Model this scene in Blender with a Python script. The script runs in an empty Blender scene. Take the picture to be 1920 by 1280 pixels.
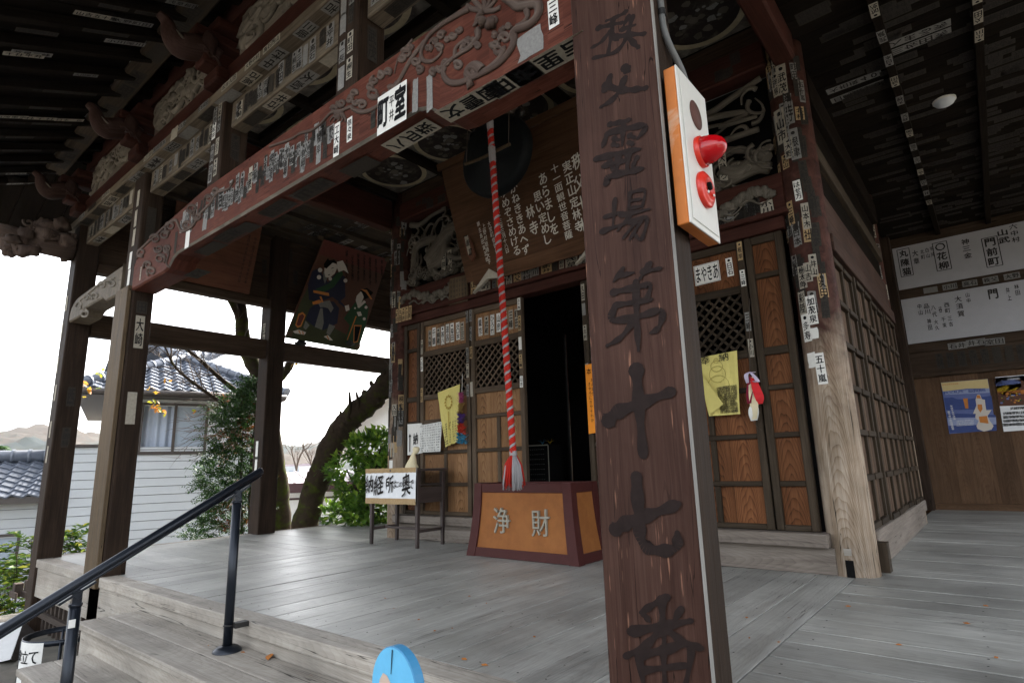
import bpy, math, random
from mathutils import Vector, Matrix, noise
random.seed(7)
V = Vector
R_ = math.radians
scene = bpy.context.scene
COL = scene.collection

# ------------------------------------------------------------------ camera
CAM_H = 0.92                      # metres above the veranda floor (z = 0)
YAW, PITCH, ROLL = R_(39.146), R_(11.917), R_(-1.669)
FOC = 1091.7                      # focal length in photo pixels (1920 wide)
_f = V((-math.sin(YAW)*math.cos(PITCH), math.cos(YAW)*math.cos(PITCH), math.sin(PITCH)))
_r0 = _f.cross(V((0, 0, 1))).normalized()
_u0 = _r0.cross(_f)
_r = math.cos(ROLL)*_r0 + math.sin(ROLL)*_u0
_u = -math.sin(ROLL)*_r0 + math.cos(ROLL)*_u0
cam = bpy.data.cameras.new('camera')
cam.sensor_width = 36.0
cam.lens = FOC/1920*36
cam.clip_start, cam.clip_end = 0.05, 5000
camo = bpy.data.objects.new('camera', cam)
COL.objects.link(camo)
camo.matrix_world = Matrix(((_r.x, _u.x, -_f.x, 0), (_r.y, _u.y, -_f.y, 0), (_r.z, _u.z, -_f.z, CAM_H), (0, 0, 0, 1)))
scene.camera = camo
EYE = V((0, 0, CAM_H))

# ------------------------------------------------------------------ world and sun
SUN_EL, SUN_AZ = R_(40), math.atan2(-0.35, 0.94)     # azimuth from +Y towards +X (sun far behind, to the left)
w = bpy.data.worlds.new('World'); scene.world = w; w.use_nodes = True
nt = w.node_tree; bg = nt.nodes['Background']
sky = nt.nodes.new('ShaderNodeTexSky'); sky.sky_type = 'NISHITA'; sky.sun_disc = False
sky.sun_elevation = SUN_EL; sky.sun_rotation = SUN_AZ
sky.air_density = 1.0; sky.dust_density = 4.0; sky.ozone_density = 1.0
hs = nt.nodes.new('ShaderNodeHueSaturation'); hs.inputs['Saturation'].default_value = .28     # thin bright cloud over the blue
nt.links.new(sky.outputs[0], hs.inputs['Color']); nt.links.new(hs.outputs[0], bg.inputs[0]); bg.inputs[1].default_value = 0.15
sd = V((math.sin(SUN_AZ)*math.cos(SUN_EL), math.cos(SUN_AZ)*math.cos(SUN_EL), math.sin(SUN_EL)))
sl = bpy.data.lights.new('sun', 'SUN'); sl.energy = 3.0; sl.angle = R_(0.6); sl.color = (1, 0.94, 0.85)
so = bpy.data.objects.new('sun', sl); COL.objects.link(so)
so.rotation_euler = sd.to_track_quat('Z', 'Y').to_euler(); so.location = (0, 0, 30)
scene.view_settings.view_transform = 'Standard'; scene.view_settings.look = 'None'
scene.view_settings.exposure = 2.6; scene.view_settings.gamma = 1.0
scene.render.engine = 'CYCLES'
scene.cycles.use_denoising = True
scene.cycles.max_bounces = 7
scene.cycles.diffuse_bounces = 5
scene.cycles.glossy_bounces = 3
scene.cycles.sample_clamp_indirect = 6

# ------------------------------------------------------------------ design helpers: measured sight lines -> points on known planes
def ray(px, py): return _r*((px-960)/FOC) - _u*((py-640)/FOC) + _f
def at_y(px, py, y): d = ray(px, py); return EYE + d*(y/d.y)
def at_x(px, py, x): d = ray(px, py); return EYE + d*(x/d.x)
def at_z(px, py, z): d = ray(px, py); return EYE + d*((z-CAM_H)/d.z)
def at_d(px, py, dep): return EYE + ray(px, py)*dep
def at_p(px, py, p, n): d = ray(px, py); return EYE + d*((V(p)-EYE).dot(n)/d.dot(n))
rnd = random.random
def ru(a, b): return a + (b-a)*random.random()

# ------------------------------------------------------------------ materials
MATS = {}
def _mat(name):
    m = bpy.data.materials.new(name); m.use_nodes = True
    return m, m.node_tree, m.node_tree.nodes['Principled BSDF'], m.node_tree.nodes, m.node_tree.links
def _ramp(N, stops):
    r = N.new('ShaderNodeValToRGB'); e = r.color_ramp.elements
    while len(e) < len(stops): e.new(0.5)
    for i, (p, c) in enumerate(stops): e[i].position = p; e[i].color = (*c, 1)
    return r
def _math(N, L, op, a, b=None, c=None):
    n = N.new('ShaderNodeMath'); n.operation = op
    for i, x in enumerate((a, b, c)):
        if x is None: continue
        if isinstance(x, (int, float)): n.inputs[i].default_value = x
        else: L.new(x, n.inputs[i])
    return n.outputs[0]
def _mulcol(N, L, col, fac):
    n = N.new('ShaderNodeVectorMath'); n.operation = 'SCALE'
    L.new(col, n.inputs[0]); L.new(fac, n.inputs['Scale']); return n.outputs[0]
def _noise(N, L, vec, scale, detail=4, rough=.55, dist=0.):
    n = N.new('ShaderNodeTexNoise'); n.inputs['Scale'].default_value = scale; n.inputs['Detail'].default_value = detail
    n.inputs['Roughness'].default_value = rough; n.inputs['Distortion'].default_value = dist
    if vec is not None: L.new(vec, n.inputs['Vector'])
    return n.outputs['Fac']
def wood(name, dark, mid, light, rough=.65, bump=.25, cath=0., sc=1., spec=.08, var=.35, fleck=None, dirt=.5, crack=0.):
    m, T, B, N, L = _mat(name)
    uv = N.new('ShaderNodeUVMap'); uv.uv_map = 'UVMap'
    sp = N.new('ShaderNodeSeparateXYZ'); L.new(uv.outputs[0], sp.inputs[0])
    geo = N.new('ShaderNodeNewGeometry'); rpi = geo.outputs['Random Per Island']
    def vec(a, b):
        c = N.new('ShaderNodeCombineXYZ')
        L.new(_math(N, L, 'MULTIPLY', sp.outputs[0], a*sc), c.inputs[0])
        L.new(_math(N, L, 'MULTIPLY', sp.outputs[1], b*sc), c.inputs[1])
        L.new(_math(N, L, 'MULTIPLY', rpi, 37.), c.inputs[2]); return c.outputs[0]
    fine = _noise(N, L, vec(2.2, 75), 1., 5, .65, .6)
    broad = _noise(N, L, vec(.9, 9), 1., 4, .6, 1.2)
    g = _math(N, L, 'ADD', _math(N, L, 'MULTIPLY', fine, .55), _math(N, L, 'MULTIPLY', broad, .5))
    if cath > 0:
        wob = _noise(N, L, vec(1.6, 7), 1., 2, .5, 0)
        vv = _math(N, L, 'ADD', sp.outputs[1], _math(N, L, 'MULTIPLY', _math(N, L, 'SUBTRACT', rpi, .5), .08))
        par = _math(N, L, 'ADD', sp.outputs[0], _math(N, L, 'MULTIPLY', _math(N, L, 'MULTIPLY', vv, vv), 34.))
        nn = _math(N, L, 'ADD', _math(N, L, 'MULTIPLY', par, 11.*sc), _math(N, L, 'MULTIPLY', wob, 4.5))
        lines = _math(N, L, 'POWER', _math(N, L, 'FRACT', nn), 3.)
        g = _math(N, L, 'SUBTRACT', _math(N, L, 'ADD', g, cath*.35), _math(N, L, 'MULTIPLY', lines, cath))
    r = _ramp(N, [(.25, dark), (.5, mid), (.78, light)]); L.new(g, r.inputs[0])
    tone = _math(N, L, 'ADD', _math(N, L, 'MULTIPLY', rpi, var), 1-var*.5)
    tc = N.new('ShaderNodeTexCoord')
    dn = _noise(N, L, tc.outputs['Object'], 1.7, 4, .6, .3)
    dd = _math(N, L, 'ADD', _math(N, L, 'MULTIPLY', dn, dirt*1.6), 1-dirt*.8)
    col = _mulcol(N, L, r.outputs[0], _math(N, L, 'MULTIPLY', tone, dd))
    if fleck:
        fn = _noise(N, L, vec(5, 60), 1., 3, .5, 0)
        fr = N.new('ShaderNodeMapRange'); L.new(fn, fr.inputs[0]); fr.inputs[1].default_value = .66; fr.inputs[2].default_value = .74
        mx = N.new('ShaderNodeMix'); mx.data_type = 'RGBA'; L.new(fr.outputs[0], mx.inputs[0]); L.new(col, mx.inputs[6]); mx.inputs[7].default_value = (*fleck, 1)
        col = mx.outputs[2]
    if crack:
        cn = _noise(N, L, vec(.55, 17), 1., 2, .5, .8)
        ca = _math(N, L, 'ABSOLUTE', _math(N, L, 'SUBTRACT', cn, .5))
        cm = N.new('ShaderNodeMapRange'); L.new(ca, cm.inputs[0]); cm.inputs[1].default_value = .002; cm.inputs[2].default_value = .009*crack; cm.inputs[3].default_value = .18; cm.inputs[4].default_value = 1.
        pm = _noise(N, L, vec(.35, 3), 1., 2, .5, 0); gate = N.new('ShaderNodeMapRange'); L.new(pm, gate.inputs[0]); gate.inputs[1].default_value = .48; gate.inputs[2].default_value = .56
        k = _math(N, L, 'MAXIMUM', cm.outputs[0], _math(N, L, 'SUBTRACT', 1., gate.outputs[0])); col = _mulcol(N, L, col, k)
        g = _math(N, L, 'MULTIPLY', g, k)
    L.new(col, B.inputs['Base Color'])
    rr = _math(N, L, 'ADD', _math(N, L, 'MULTIPLY', broad, .35), rough-.17); L.new(rr, B.inputs['Roughness'])
    B.inputs['Specular IOR Level'].default_value = spec
    bp = N.new('ShaderNodeBump'); bp.inputs['Strength'].default_value = bump; bp.inputs['Distance'].default_value = .006
    L.new(g, bp.inputs['Height']); L.new(bp.outputs[0], B.inputs['Normal'])
    MATS[name] = m; return m
def plain(name, col, rough=.6, spec=.3, nz=.25, scale=6., metal=0., col2=None, bump=0., thr=None, emit=None, trans=0., alpha=None):
    m, T, B, N, L = _mat(name)
    tc = N.new('ShaderNodeTexCoord')
    n = _noise(N, L, tc.outputs['Object'], scale, 5, .6, .4)
    if col2 is not None:
        a, b = thr or (.4, .62)
        r = _ramp(N, [(a, col), (b, col2)]); L.new(n, r.inputs[0]); out = r.outputs[0]
    else:
        rg = N.new('ShaderNodeRGB'); rg.outputs[0].default_value = (*col, 1); out = rg.outputs[0]
    n2 = _noise(N, L, tc.outputs['Object'], scale*2.7, 3, .6, 0)
    out = _mulcol(N, L, out, _math(N, L, 'ADD', _math(N, L, 'MULTIPLY', n2, nz*2), 1-nz))
    L.new(out, B.inputs['Base Color'])
    B.inputs['Roughness'].default_value = rough; B.inputs['Metallic'].default_value = metal
    B.inputs['Specular IOR Level'].default_value = spec
    if trans: B.inputs['Transmission Weight'].default_value = trans
    if emit: B.inputs['Emission Color'].default_value = (*emit[0], 1); B.inputs['Emission Strength'].default_value = emit[1]
    if bump:
        bp = N.new('ShaderNodeBump'); bp.inputs['Strength'].default_value = bump; bp.inputs['Distance'].default_value = .02
        L.new(n, bp.inputs['Height']); L.new(bp.outputs[0], B.inputs['Normal'])
    MATS[name] = m; return m
def leafmat(name, a, b):
    m, T, B, N, L = _mat(name)
    geo = N.new('ShaderNodeNewGeometry')
    r = _ramp(N, [(0, a), (1, b)]); L.new(geo.outputs['Random Per Island'], r.inputs[0])
    L.new(r.outputs[0], B.inputs['Base Color']); B.inputs['Roughness'].default_value = .5; B.inputs['Specular IOR Level'].default_value = .25 if name != 'leaf_broad' else .5
    tr = N.new('ShaderNodeBsdfTranslucent'); L.new(r.outputs[0], tr.inputs['Color'])
    mx = N.new('ShaderNodeMixShader'); mx.inputs[0].default_value = .35
    L.new(B.outputs[0], mx.inputs[1]); L.new(tr.outputs[0], mx.inputs[2]); L.new(mx.outputs[0], N['Material Output'].inputs[0])
    MATS[name] = m; return m

wood('floor', (.14, .137, .122), (.265, .262, .240), (.40, .395, .365), rough=.42, bump=.3, cath=.07, spec=.46, var=.36, dirt=.75, crack=.8)
wood('edge', (.15, .128, .105), (.28, .252, .215), (.40, .372, .325), rough=.6, bump=.4, cath=.08, var=.3, dirt=.9, crack=1., spec=.15)
wood('post', (.010, .0062, .0042), (.026, .0165, .0112), (.055, .036, .025), rough=.62, bump=.4, var=.3, crack=1.)
wood('name_board', (0.0202, 0.0088, 0.0063), (0.0470, 0.0227, 0.0164), (0.0840, 0.0445, 0.0328), rough=.58, bump=.22, var=.0, fleck=(.22, .11, .07), dirt=.6, crack=.7)
wood('plank_tan', (.038, .025, .014), (.078, .055, .033), (.14, .10, .062), rough=.6, bump=.3, var=.2, crack=.8)
wood('silver', (.13, .125, .115), (.21, .20, .185), (.30, .285, .26), rough=.6, bump=.3)
wood('red', (0.0382, 0.0119, 0.0076), (0.0833, 0.0255, 0.0161), (0.1445, 0.0561, 0.0374), rough=.6, bump=.25, var=.05, dirt=.9, crack=.7)
wood('red_dark', (.016, .0065, .005), (.038, .013, .009), (.070, .027, .02), rough=.65, bump=.2, var=.3)
wood('beam', (.016, .010, .0062), (.042, .027, .0175), (.085, .058, .039), rough=.62, bump=.3, var=.3, crack=.8)
wood('beam_worn', (.044, .035, .025), (.100, .080, .058), (.19, .157, .117), rough=.6, bump=.3, var=.3, dirt=.8, crack=.8)
wood('panel', (0.0202, 0.0065, 0.0022), (0.0936, 0.0346, 0.0130), (0.1620, 0.0684, 0.0288), rough=.55, bump=.15, cath=.25, var=.5, dirt=.7)
wood('panel_pale', (0.0516, 0.0232, 0.0086), (0.1763, 0.0903, 0.0404), (0.2752, 0.1591, 0.0817), rough=.55, bump=.15, cath=.24, var=.35, dirt=.7)  # brighter light on the left doors, put into a paler wood colour
wood('frame', (.011, .008, .005), (.032, .023, .015), (.068, .050, .035), rough=.6, bump=.3, var=.45)
wood('frame_pale', (.024, .017, .011), (.065, .046, .031), (.13, .096, .067), rough=.6, bump=.3, var=.4)
wood('side_panel', (.022, .013, .008), (.062, .038, .024), (.14, .093, .063), rough=.6, bump=.3, var=.6, cath=.1)
wood('sill', (.07, .056, .046), (.15, .125, .104), (.245, .215, .185), rough=.6, bump=.3, cath=.08, var=.3, crack=1.)
wood('carved', (.065, .056, .045), (.15, .132, .108), (.25, .225, .19), rough=.7, bump=.2, var=.2, dirt=.9)
wood('carved_dark', (.04, .034, .026), (.10, .087, .07), (.185, .162, .132), rough=.7, bump=.2, var=.2, dirt=.9)
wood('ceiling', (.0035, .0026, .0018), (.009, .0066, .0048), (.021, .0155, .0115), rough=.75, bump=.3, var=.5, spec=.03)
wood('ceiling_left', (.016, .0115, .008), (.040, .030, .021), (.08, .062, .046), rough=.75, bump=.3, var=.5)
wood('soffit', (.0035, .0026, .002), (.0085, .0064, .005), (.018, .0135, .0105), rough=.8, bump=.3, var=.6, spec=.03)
wood('wall_board', (0.0315, 0.0168, 0.0084), (0.0805, 0.0448, 0.0245), (0.1260, 0.0756, 0.0462), rough=.55, bump=.12, var=.6, cath=.1)
wood('table', (.018, .013, .012), (.042, .030, .027), (.075, .057, .050), rough=.45, bump=.15, spec=.4)
wood('text_board', (.028, .012, .006), (.070, .034, .017), (.115, .062, .034), rough=.6, bump=.15, var=.05, dirt=.6)
wood('plaque', (.05, .02, .012), (.11, .046, .027), (.16, .072, .045), rough=.6, bump=.1, var=.05)
wood('fence', (.018, .014, .012), (.045, .035, .029), (.085, .067, .056), rough=.7, bump=.3, var=.5)
def column_mat():
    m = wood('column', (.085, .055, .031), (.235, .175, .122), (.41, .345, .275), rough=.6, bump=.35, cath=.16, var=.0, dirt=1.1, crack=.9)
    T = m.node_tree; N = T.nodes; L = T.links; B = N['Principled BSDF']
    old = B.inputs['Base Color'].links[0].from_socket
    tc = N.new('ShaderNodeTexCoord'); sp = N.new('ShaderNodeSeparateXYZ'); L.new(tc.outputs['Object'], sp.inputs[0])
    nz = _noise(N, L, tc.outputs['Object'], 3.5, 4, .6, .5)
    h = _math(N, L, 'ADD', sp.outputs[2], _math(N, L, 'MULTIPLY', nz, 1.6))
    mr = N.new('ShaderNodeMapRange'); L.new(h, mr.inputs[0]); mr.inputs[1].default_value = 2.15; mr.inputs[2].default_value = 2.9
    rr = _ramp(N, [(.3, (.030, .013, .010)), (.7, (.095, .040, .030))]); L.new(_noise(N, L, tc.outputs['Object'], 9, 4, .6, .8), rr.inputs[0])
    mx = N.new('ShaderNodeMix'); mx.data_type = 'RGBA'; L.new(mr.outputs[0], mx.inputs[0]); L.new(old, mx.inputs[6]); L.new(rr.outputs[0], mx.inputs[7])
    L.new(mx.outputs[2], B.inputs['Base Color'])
column_mat()
plain('paper', (.70, .69, .65), .8, .2, .12, 14)
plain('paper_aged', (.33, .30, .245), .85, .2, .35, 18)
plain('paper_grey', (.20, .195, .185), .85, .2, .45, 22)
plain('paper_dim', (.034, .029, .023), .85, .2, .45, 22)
plain('paper_tan', (.36, .25, .13), .8, .2, .3, 16)
plain('ink', (.012, .012, .013), .8, .05, .1)
plain('ink_faded', (.030, .027, .025), .85, .05, .2)
plain('ink_brush', (.019, .0125, .011), .65, .08, .45, 9)
plain('chalk', (.62, .60, .54), .7, .2, .15)
plain('rope_red', (.40, .020, .012), .75, .2, .2, 60)
plain('rope_grey', (.29, .28, .285), .75, .2, .2, 60)
plain('box_orange', (.27, .105, .032), .6, .12, .16, 5, col2=(.235, .088, .027))
plain('box_brown', (.058, .017, .015), .5, .15, .2, 7)
plain('metal_letter', (.27, .25, .20), .5, .3, .2, 25)
plain('sheet', (.74, .75, .76), .8, .2, .06, 8)
plain('cloth_white', (.66, .66, .63), .9, .2, .08, 20)
plain('cloth_yellow', (.60, .52, .17), .85, .2, .08, 12)
plain('cloth_drawing', (.36, .30, .09), .85, .2, .1, 12)  # darker yellow of the figure drawn on the banner
plain('crest_gold', (.42, .30, .06), .7, .3, .2, 30)
plain('cloth_red', (.55, .025, .03), .85, .2, .1, 12)
plain('cloth_wine', (.20, .012, .035), .85, .2, .1, 12)
plain('cloth_cream', (.68, .60, .40), .85, .2, .1, 12)
plain('cloth_lilac', (.50, .44, .56), .85, .2, .1, 12)
plain('crane_pink', (.50, .12, .28), .7, .2, .15, 30)
plain('crane_gold', (.42, .28, .10), .7, .2, .15, 30)
plain('crane_purple', (.13, .06, .28), .7, .2, .15, 30)
plain('crane_red', (.60, .06, .03), .7, .2, .15, 30)
plain('crane_blue', (.06, .30, .46), .7, .2, .15, 30)
plain('crane_green', (.05, .14, .06), .7, .2, .15, 30)
plain('orange_sign', (.72, .24, .02), .7, .2, .08, 8)
plain('rail_metal', (.016, .020, .028), .32, .5, .1, 8, metal=.5)
plain('iron', (.012, .011, .010), .55, .4, .3, 20)
plain('bronze', (.006, .008, .009), .6, .15, .4, 9)
plain('alarm_white', (.64, .63, .58), .4, .4, .06, 6)
plain('alarm_rust', (.50, .155, .030), .6, .3, .2, 4.5, col2=(.56, .46, .34), thr=(.52, .66))
plain('alarm_red', (.60, .030, .015), .3, .5, .05)
plain('lamp_red', (.50, .004, .008), .12, .5, .05, trans=.25)
plain('speaker_brown', (.10, .045, .035), .7, .2, .3, 60)
plain('conduit', (.13, .13, .125), .5, .4, .1)
plain('black', (.004, .004, .004), .8, .1, .1)
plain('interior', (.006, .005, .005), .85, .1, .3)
plain('tile', (.11, .125, .155), .30, .55, .25, 5)
plain('tile_dark', (.05, .052, .06), .5, .4, .2)
plain('siding', (.47, .495, .515), .55, .3, .04, 3)
plain('siding_line', (.22, .23, .24), .7, .2, .1)
plain('sash', (.055, .045, .040), .5, .4, .1)
plain('glass_house', (.30, .36, .43), .12, .6, .05)
plain('curtain', (.44, .50, .60), .8, .2, .1, 9)
plain('house_white', (.72, .72, .70), .7, .2, .05, 2)
plain('maroon_roof', (.26, .20, .21), .35, .5, .1, 3)
plain('house_beige', (.52, .49, .45), .7, .2, .08, 2)
plain('maroon', (.06, .03, .032), .5, .3, .1)
plain('bark', (.03, .022, .016), .85, .1, .35, 12, col2=(.085, .066, .048), bump=.8)
plain('bark_moss', (.040, .029, .020), .9, .08, .55, 5, col2=(.050, .062, .010), thr=(.50, .64), bump=.9)
plain('twig', (.085, .065, .052), .8, .2, .2, 8)
plain('ground', (.13, .115, .095), .9, .2, .3, 3, col2=(.09, .085, .07), bump=.3)
plain('gravel', (.20, .19, .175), .9, .2, .4, 30, bump=.5)
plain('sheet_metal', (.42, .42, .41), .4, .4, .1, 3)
plain('sheet_shaded', (.05, .042, .038), .7, .3, .3, 8)  # shade on the sheet roof's dark slope, put into its colour
plain('blue_board', (.12, .42, .66), .5, .3, .12, 9)
plain('blue_edge', (.05, .22, .40), .5, .3, .12, 9)
plain('beige', (.50, .385, .31), .6, .3, .06, 9)
plain('cream', (.55, .43, .20), .6, .3, .1)
plain('blue_deep', (.035, .06, .20), .6, .3, .25, 7)
plain('blue_mid', (.10, .13, .30), .6, .3, .2, 7)
plain('blue_pale', (.26, .30, .46), .6, .3, .2, 7)
plain('skin_white', (.55, .50, .44), .7, .2, .05)
plain('navy', (.010, .012, .035), .6, .3, .3, 30)
plain('paint_green', (.012, .055, .016), .6, .3, .2, 20)
plain('paint_olive', (.035, .04, .012), .6, .3, .3, 14)
plain('paint_red', (.11, .022, .014), .6, .3, .3, 10)
plain('paint_brown', (.085, .032, .016), .6, .3, .3, 10)
plain('paint_orange', (.48, .17, .03), .6, .3, .2, 20)
plain('paint_grey', (.16, .155, .14), .7, .2, .2, 20)
plain('roundel', (.024, .018, .015), .7, .2, .5, 6, col2=(.10, .085, .07), thr=(.52, .72))
plain('ring', (.34, .29, .19), .75, .2, .35, 7)
plain('coffer_pale', (.15, .135, .11), .75, .2, .6, 5, col2=(.05, .04, .035))
plain('lamp_dome', (.62, .66, .70), .4, .4, .03)
plain('dead_leaf', (.35, .13, .03), .8, .2, .2, 40)
plain('yellow_paint', (.55, .36, .02), .7, .2, .25, 20)
wood('red_brown', (.020, .011, .008), (.050, .028, .021), (.10, .064, .050), rough=.65, bump=.25, var=.2, dirt=.8)
wood('carved_red', (0.0340, 0.0213, 0.0170), (0.0808, 0.0561, 0.0459), (0.1445, 0.1148, 0.0952), rough=.65, bump=.25, var=.2, dirt=.9)
wood('elephant', (.018, .009, .008), (.042, .022, .018), (.085, .055, .046), rough=.65, bump=.2, var=.2, dirt=.8)
plain('banner', (.40, .40, .42), .8, .2, .08, 3)
leafmat('leaf_broad', (.03, .085, .010), (.13, .25, .028))
leafmat('leaf_broad_bright', (.10, .20, .02), (.26, .38, .05))
leafmat('leaf_conifer', (.010, .034, .009), (.042, .090, .018))
leafmat('leaf_rust', (.085, .026, .006), (.17, .062, .015))
leafmat('leaf_nandina', (.02, .07, .008), (.13, .22, .02))
leafmat('leaf_yellow', (.42, .30, .03), (.62, .24, .06))
leafmat('leaf_lime', (.25, .33, .03), (.45, .42, .04))
def hill_mat():
    m, T, B, N, L = _mat('hill')
    tc = N.new('ShaderNodeTexCoord')
    n1 = _noise(N, L, tc.outputs['Object'], .018, 3, .6, .3); n2 = _noise(N, L, tc.outputs['Object'], .16, 6, .8, .3)
    g = _math(N, L, 'ADD', _math(N, L, 'MULTIPLY', n1, .6), _math(N, L, 'MULTIPLY', n2, .45))
    r = _ramp(N, [(.38, (.004, .010, .013)), (.47, (.008, .014, .009)), (.53, (.024, .015, .007)), (.59, (.034, .022, .012)), (.68, (.014, .018, .010))])
    L.new(g, r.inputs[0]); L.new(r.outputs[0], B.inputs['Base Color']); B.inputs['Roughness'].default_value = .9
    B.inputs['Specular IOR Level'].default_value = .1
    MATS['hill'] = m
hill_mat()

# ------------------------------------------------------------------ glyphs from Blender's own built-in font
_gc = {}
def glyph(ch, bold):
    k = ch
    if k in _gc: return _gc[k]
    cu = bpy.data.curves.new('glyph', 'FONT'); cu.body = ch; cu.size = 1; cu.resolution_u = 2
    o = bpy.data.objects.new('glyph', cu); COL.objects.link(o)
    bpy.context.view_layer.update()
    ev = o.evaluated_get(bpy.context.evaluated_depsgraph_get()); me = ev.to_mesh()
    vs = [(v.co.x, v.co.y) for v in me.vertices]; fs = [tuple(p.vertices) for p in me.polygons]
    ev.to_mesh_clear(); bpy.data.objects.remove(o); bpy.data.curves.remove(cu)
    if vs:
        x0 = min(v[0] for v in vs); x1 = max(v[0] for v in vs); y0 = min(v[1] for v in vs); y1 = max(v[1] for v in vs)
        cx, cy = (x0+x1)/2, (y0+y1)/2; s = max(x1-x0, y1-y0, .5)
        vs = [((x-cx)/s, (y-cy)/s) for x, y in vs]
    _gc[k] = (vs, fs); return _gc[k]

# ------------------------------------------------------------------ mesh builder
class MB:
    def __init__(s): s.v = []; s.f = []; s.uv = []; s.mi = []; s.sm = []
    def face(s, idx, uvs, m=0, sm=False):
        s.f.append(idx); s.uv.append(uvs); s.mi.append(m); s.sm.append(sm)
    def add(s, pts): b = len(s.v); s.v.extend([tuple(p) for p in pts]); return b
    def box(s, a, b, m=0, rot=None, piv=None, taper=None):
        x0, x1 = sorted((a[0], b[0])); y0, y1 = sorted((a[1], b[1])); z0, z1 = sorted((a[2], b[2]))
        c = [V((x, y, z)) for x in (x0, x1) for y in (y0, y1) for z in (z0, z1)]
        d = (x1-x0, y1-y0, z1-z0); la = d.index(max(d)); ou, ov = ru(0, 50), 0
        mid = [(x0+x1)/2, (y0+y1)/2, (z0+z1)/2]
        quads = (((0, 1, 3, 2), 0), ((4, 6, 7, 5), 0), ((0, 4, 5, 1), 1), ((2, 3, 7, 6), 1), ((0, 2, 6, 4), 2), ((1, 5, 7, 3), 2))
        uvq = []
        for q, ax in quads:
            oth = [i for i in range(3) if i != ax]
            if la in oth: ua = la; va = [i for i in oth if i != la][0]
            else: ua, va = oth
            uvq.append([(c[i][ua]+ou, c[i][va]-mid[va]) for i in q])
        P = c
        if rot is not None:
            pv = V(piv) if piv is not None else V(((x0+x1)/2, (y0+y1)/2, (z0+z1)/2))
            P = [pv + rot @ (p-pv) for p in c]
        b0 = s.add(P)
        for (q, ax), u in zip(quads, uvq): s.face([b0+i for i in q], u, m)
    def hexa(s, P, m=0):
        # P: eight corners, bottom ring of four then top ring of four
        b0 = s.add(P); ou, ov = ru(0, 50), ru(0, 50)
        L = [(P[4]-P[0]).length, (P[1]-P[0]).length]
        for q in ((3, 2, 1, 0), (4, 5, 6, 7), (0, 1, 5, 4), (1, 2, 6, 5), (2, 3, 7, 6), (3, 0, 4, 7)):
            e1 = (P[q[1]]-P[q[0]]).length; e2 = (P[q[3]]-P[q[0]]).length
            uv = [(0, 0), (0, e1), (e2, e1), (e2, 0)] if e2 > e1 else [(0, 0), (e1, 0), (e1, e2), (0, e2)]
            s.face([b0+i for i in q], [(a+ou, b+ov) for a, b in uv], m)
    def quad(s, a, b, c, d, m=0, sm=False):
        b0 = s.add((a, b, c, d)); e1 = (V(b)-V(a)).length; e2 = (V(d)-V(a)).length; ou, ov = ru(0, 50), ru(0, 50)
        uv = [(0, 0), (e1, 0), (e1, e2), (0, e2)] if e1 >= e2 else [(0, 0), (0, e1), (e2, e1), (e2, 0)]
        s.face([b0, b0+1, b0+2, b0+3], [(x+ou, y+ov) for x, y in uv], m, sm)
    def poly(s, pts, m=0):
        b0 = s.add(pts); s.face(list(range(b0, b0+len(pts))), [(p[0], p[2]) for p in pts], m)
    def prism(s, pts, off, m=0, mside=None):
        # polygon pts extruded by vector off
        n = len(pts); b0 = s.add(pts); b1 = s.add([V(p)+off for p in pts]); ou = ru(0, 50)
        ax = max(range(3), key=lambda i: max(p[i] for p in pts)-min(p[i] for p in pts))
        oth = max((i for i in range(3) if i != ax), key=lambda i: max(p[i] for p in pts)-min(p[i] for p in pts))
        uv = [(p[ax]+ou, p[oth]) for p in pts]
        s.face(list(range(b0, b0+n)), uv, m); s.face(list(range(b1+n-1, b1-1, -1)), uv[::-1], m)
        ms = m if mside is None else mside; t = 0
        for i in range(n):
            j = (i+1) % n; e = (V(pts[j])-V(pts[i])).length
            s.face([b0+j, b0+i, b1+i, b1+j], [(t+e+ou, 0), (t+ou, 0), (t+ou, off.length), (t+e+ou, off.length)], ms); t += e
    def tube(s, pts, rad, n=8, m=0, sm=True, cap=True, flat=1., axis=None, voff=0.):
        pts = [V(p) for p in pts]; k = len(pts)
        if not isinstance(rad, (list, tuple)): rad = [rad]*k
        up = None; rings = []; t = 0; ou = ru(0, 50); ts = []
        for i, p in enumerate(pts):
            d = (pts[min(i+1, k-1)]-pts[max(i-1, 0)])
            if d.length < 1e-9: d = V((0, 0, 1))
            d.normalize()
            if axis is not None: up = axis - d*axis.dot(d); up = up.normalized() if up.length > 1e-6 else V((1, 0, 0))
            elif up is None:
                up = V((0, 0, 1)) if abs(d.z) < .9 else V((1, 0, 0)); up = (up-d*up.dot(d)).normalized()
            else:
                up = up-d*up.dot(d); up = up.normalized() if up.length > 1e-6 else V((1, 0, 0))
            sd_ = d.cross(up)
            if i: t += (p-pts[i-1]).length
            ts.append(t+ou)
            rings.append(s.add([p+(up*math.cos(2*math.pi*j/n)*flat+sd_*math.sin(2*math.pi*j/n))*rad[i] for j in range(n)]))
        for i in range(k-1):
            for j in range(n):
                jj = (j+1) % n; w_ = 2*math.pi*rad[i]
                s.face([rings[i]+j, rings[i]+jj, rings[i+1]+jj, rings[i+1]+j],
                       [(ts[i], (j/n-voff)*w_), (ts[i], ((j+1)/n-voff)*w_), (ts[i+1], ((j+1)/n-voff)*w_), (ts[i+1], (j/n-voff)*w_)], m, sm)
        if cap:
            s.face([rings[0]+j for j in range(n)][::-1], [(0, 0)]*n, m); s.face([rings[-1]+j for j in range(n)], [(0, 0)]*n, m)
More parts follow.
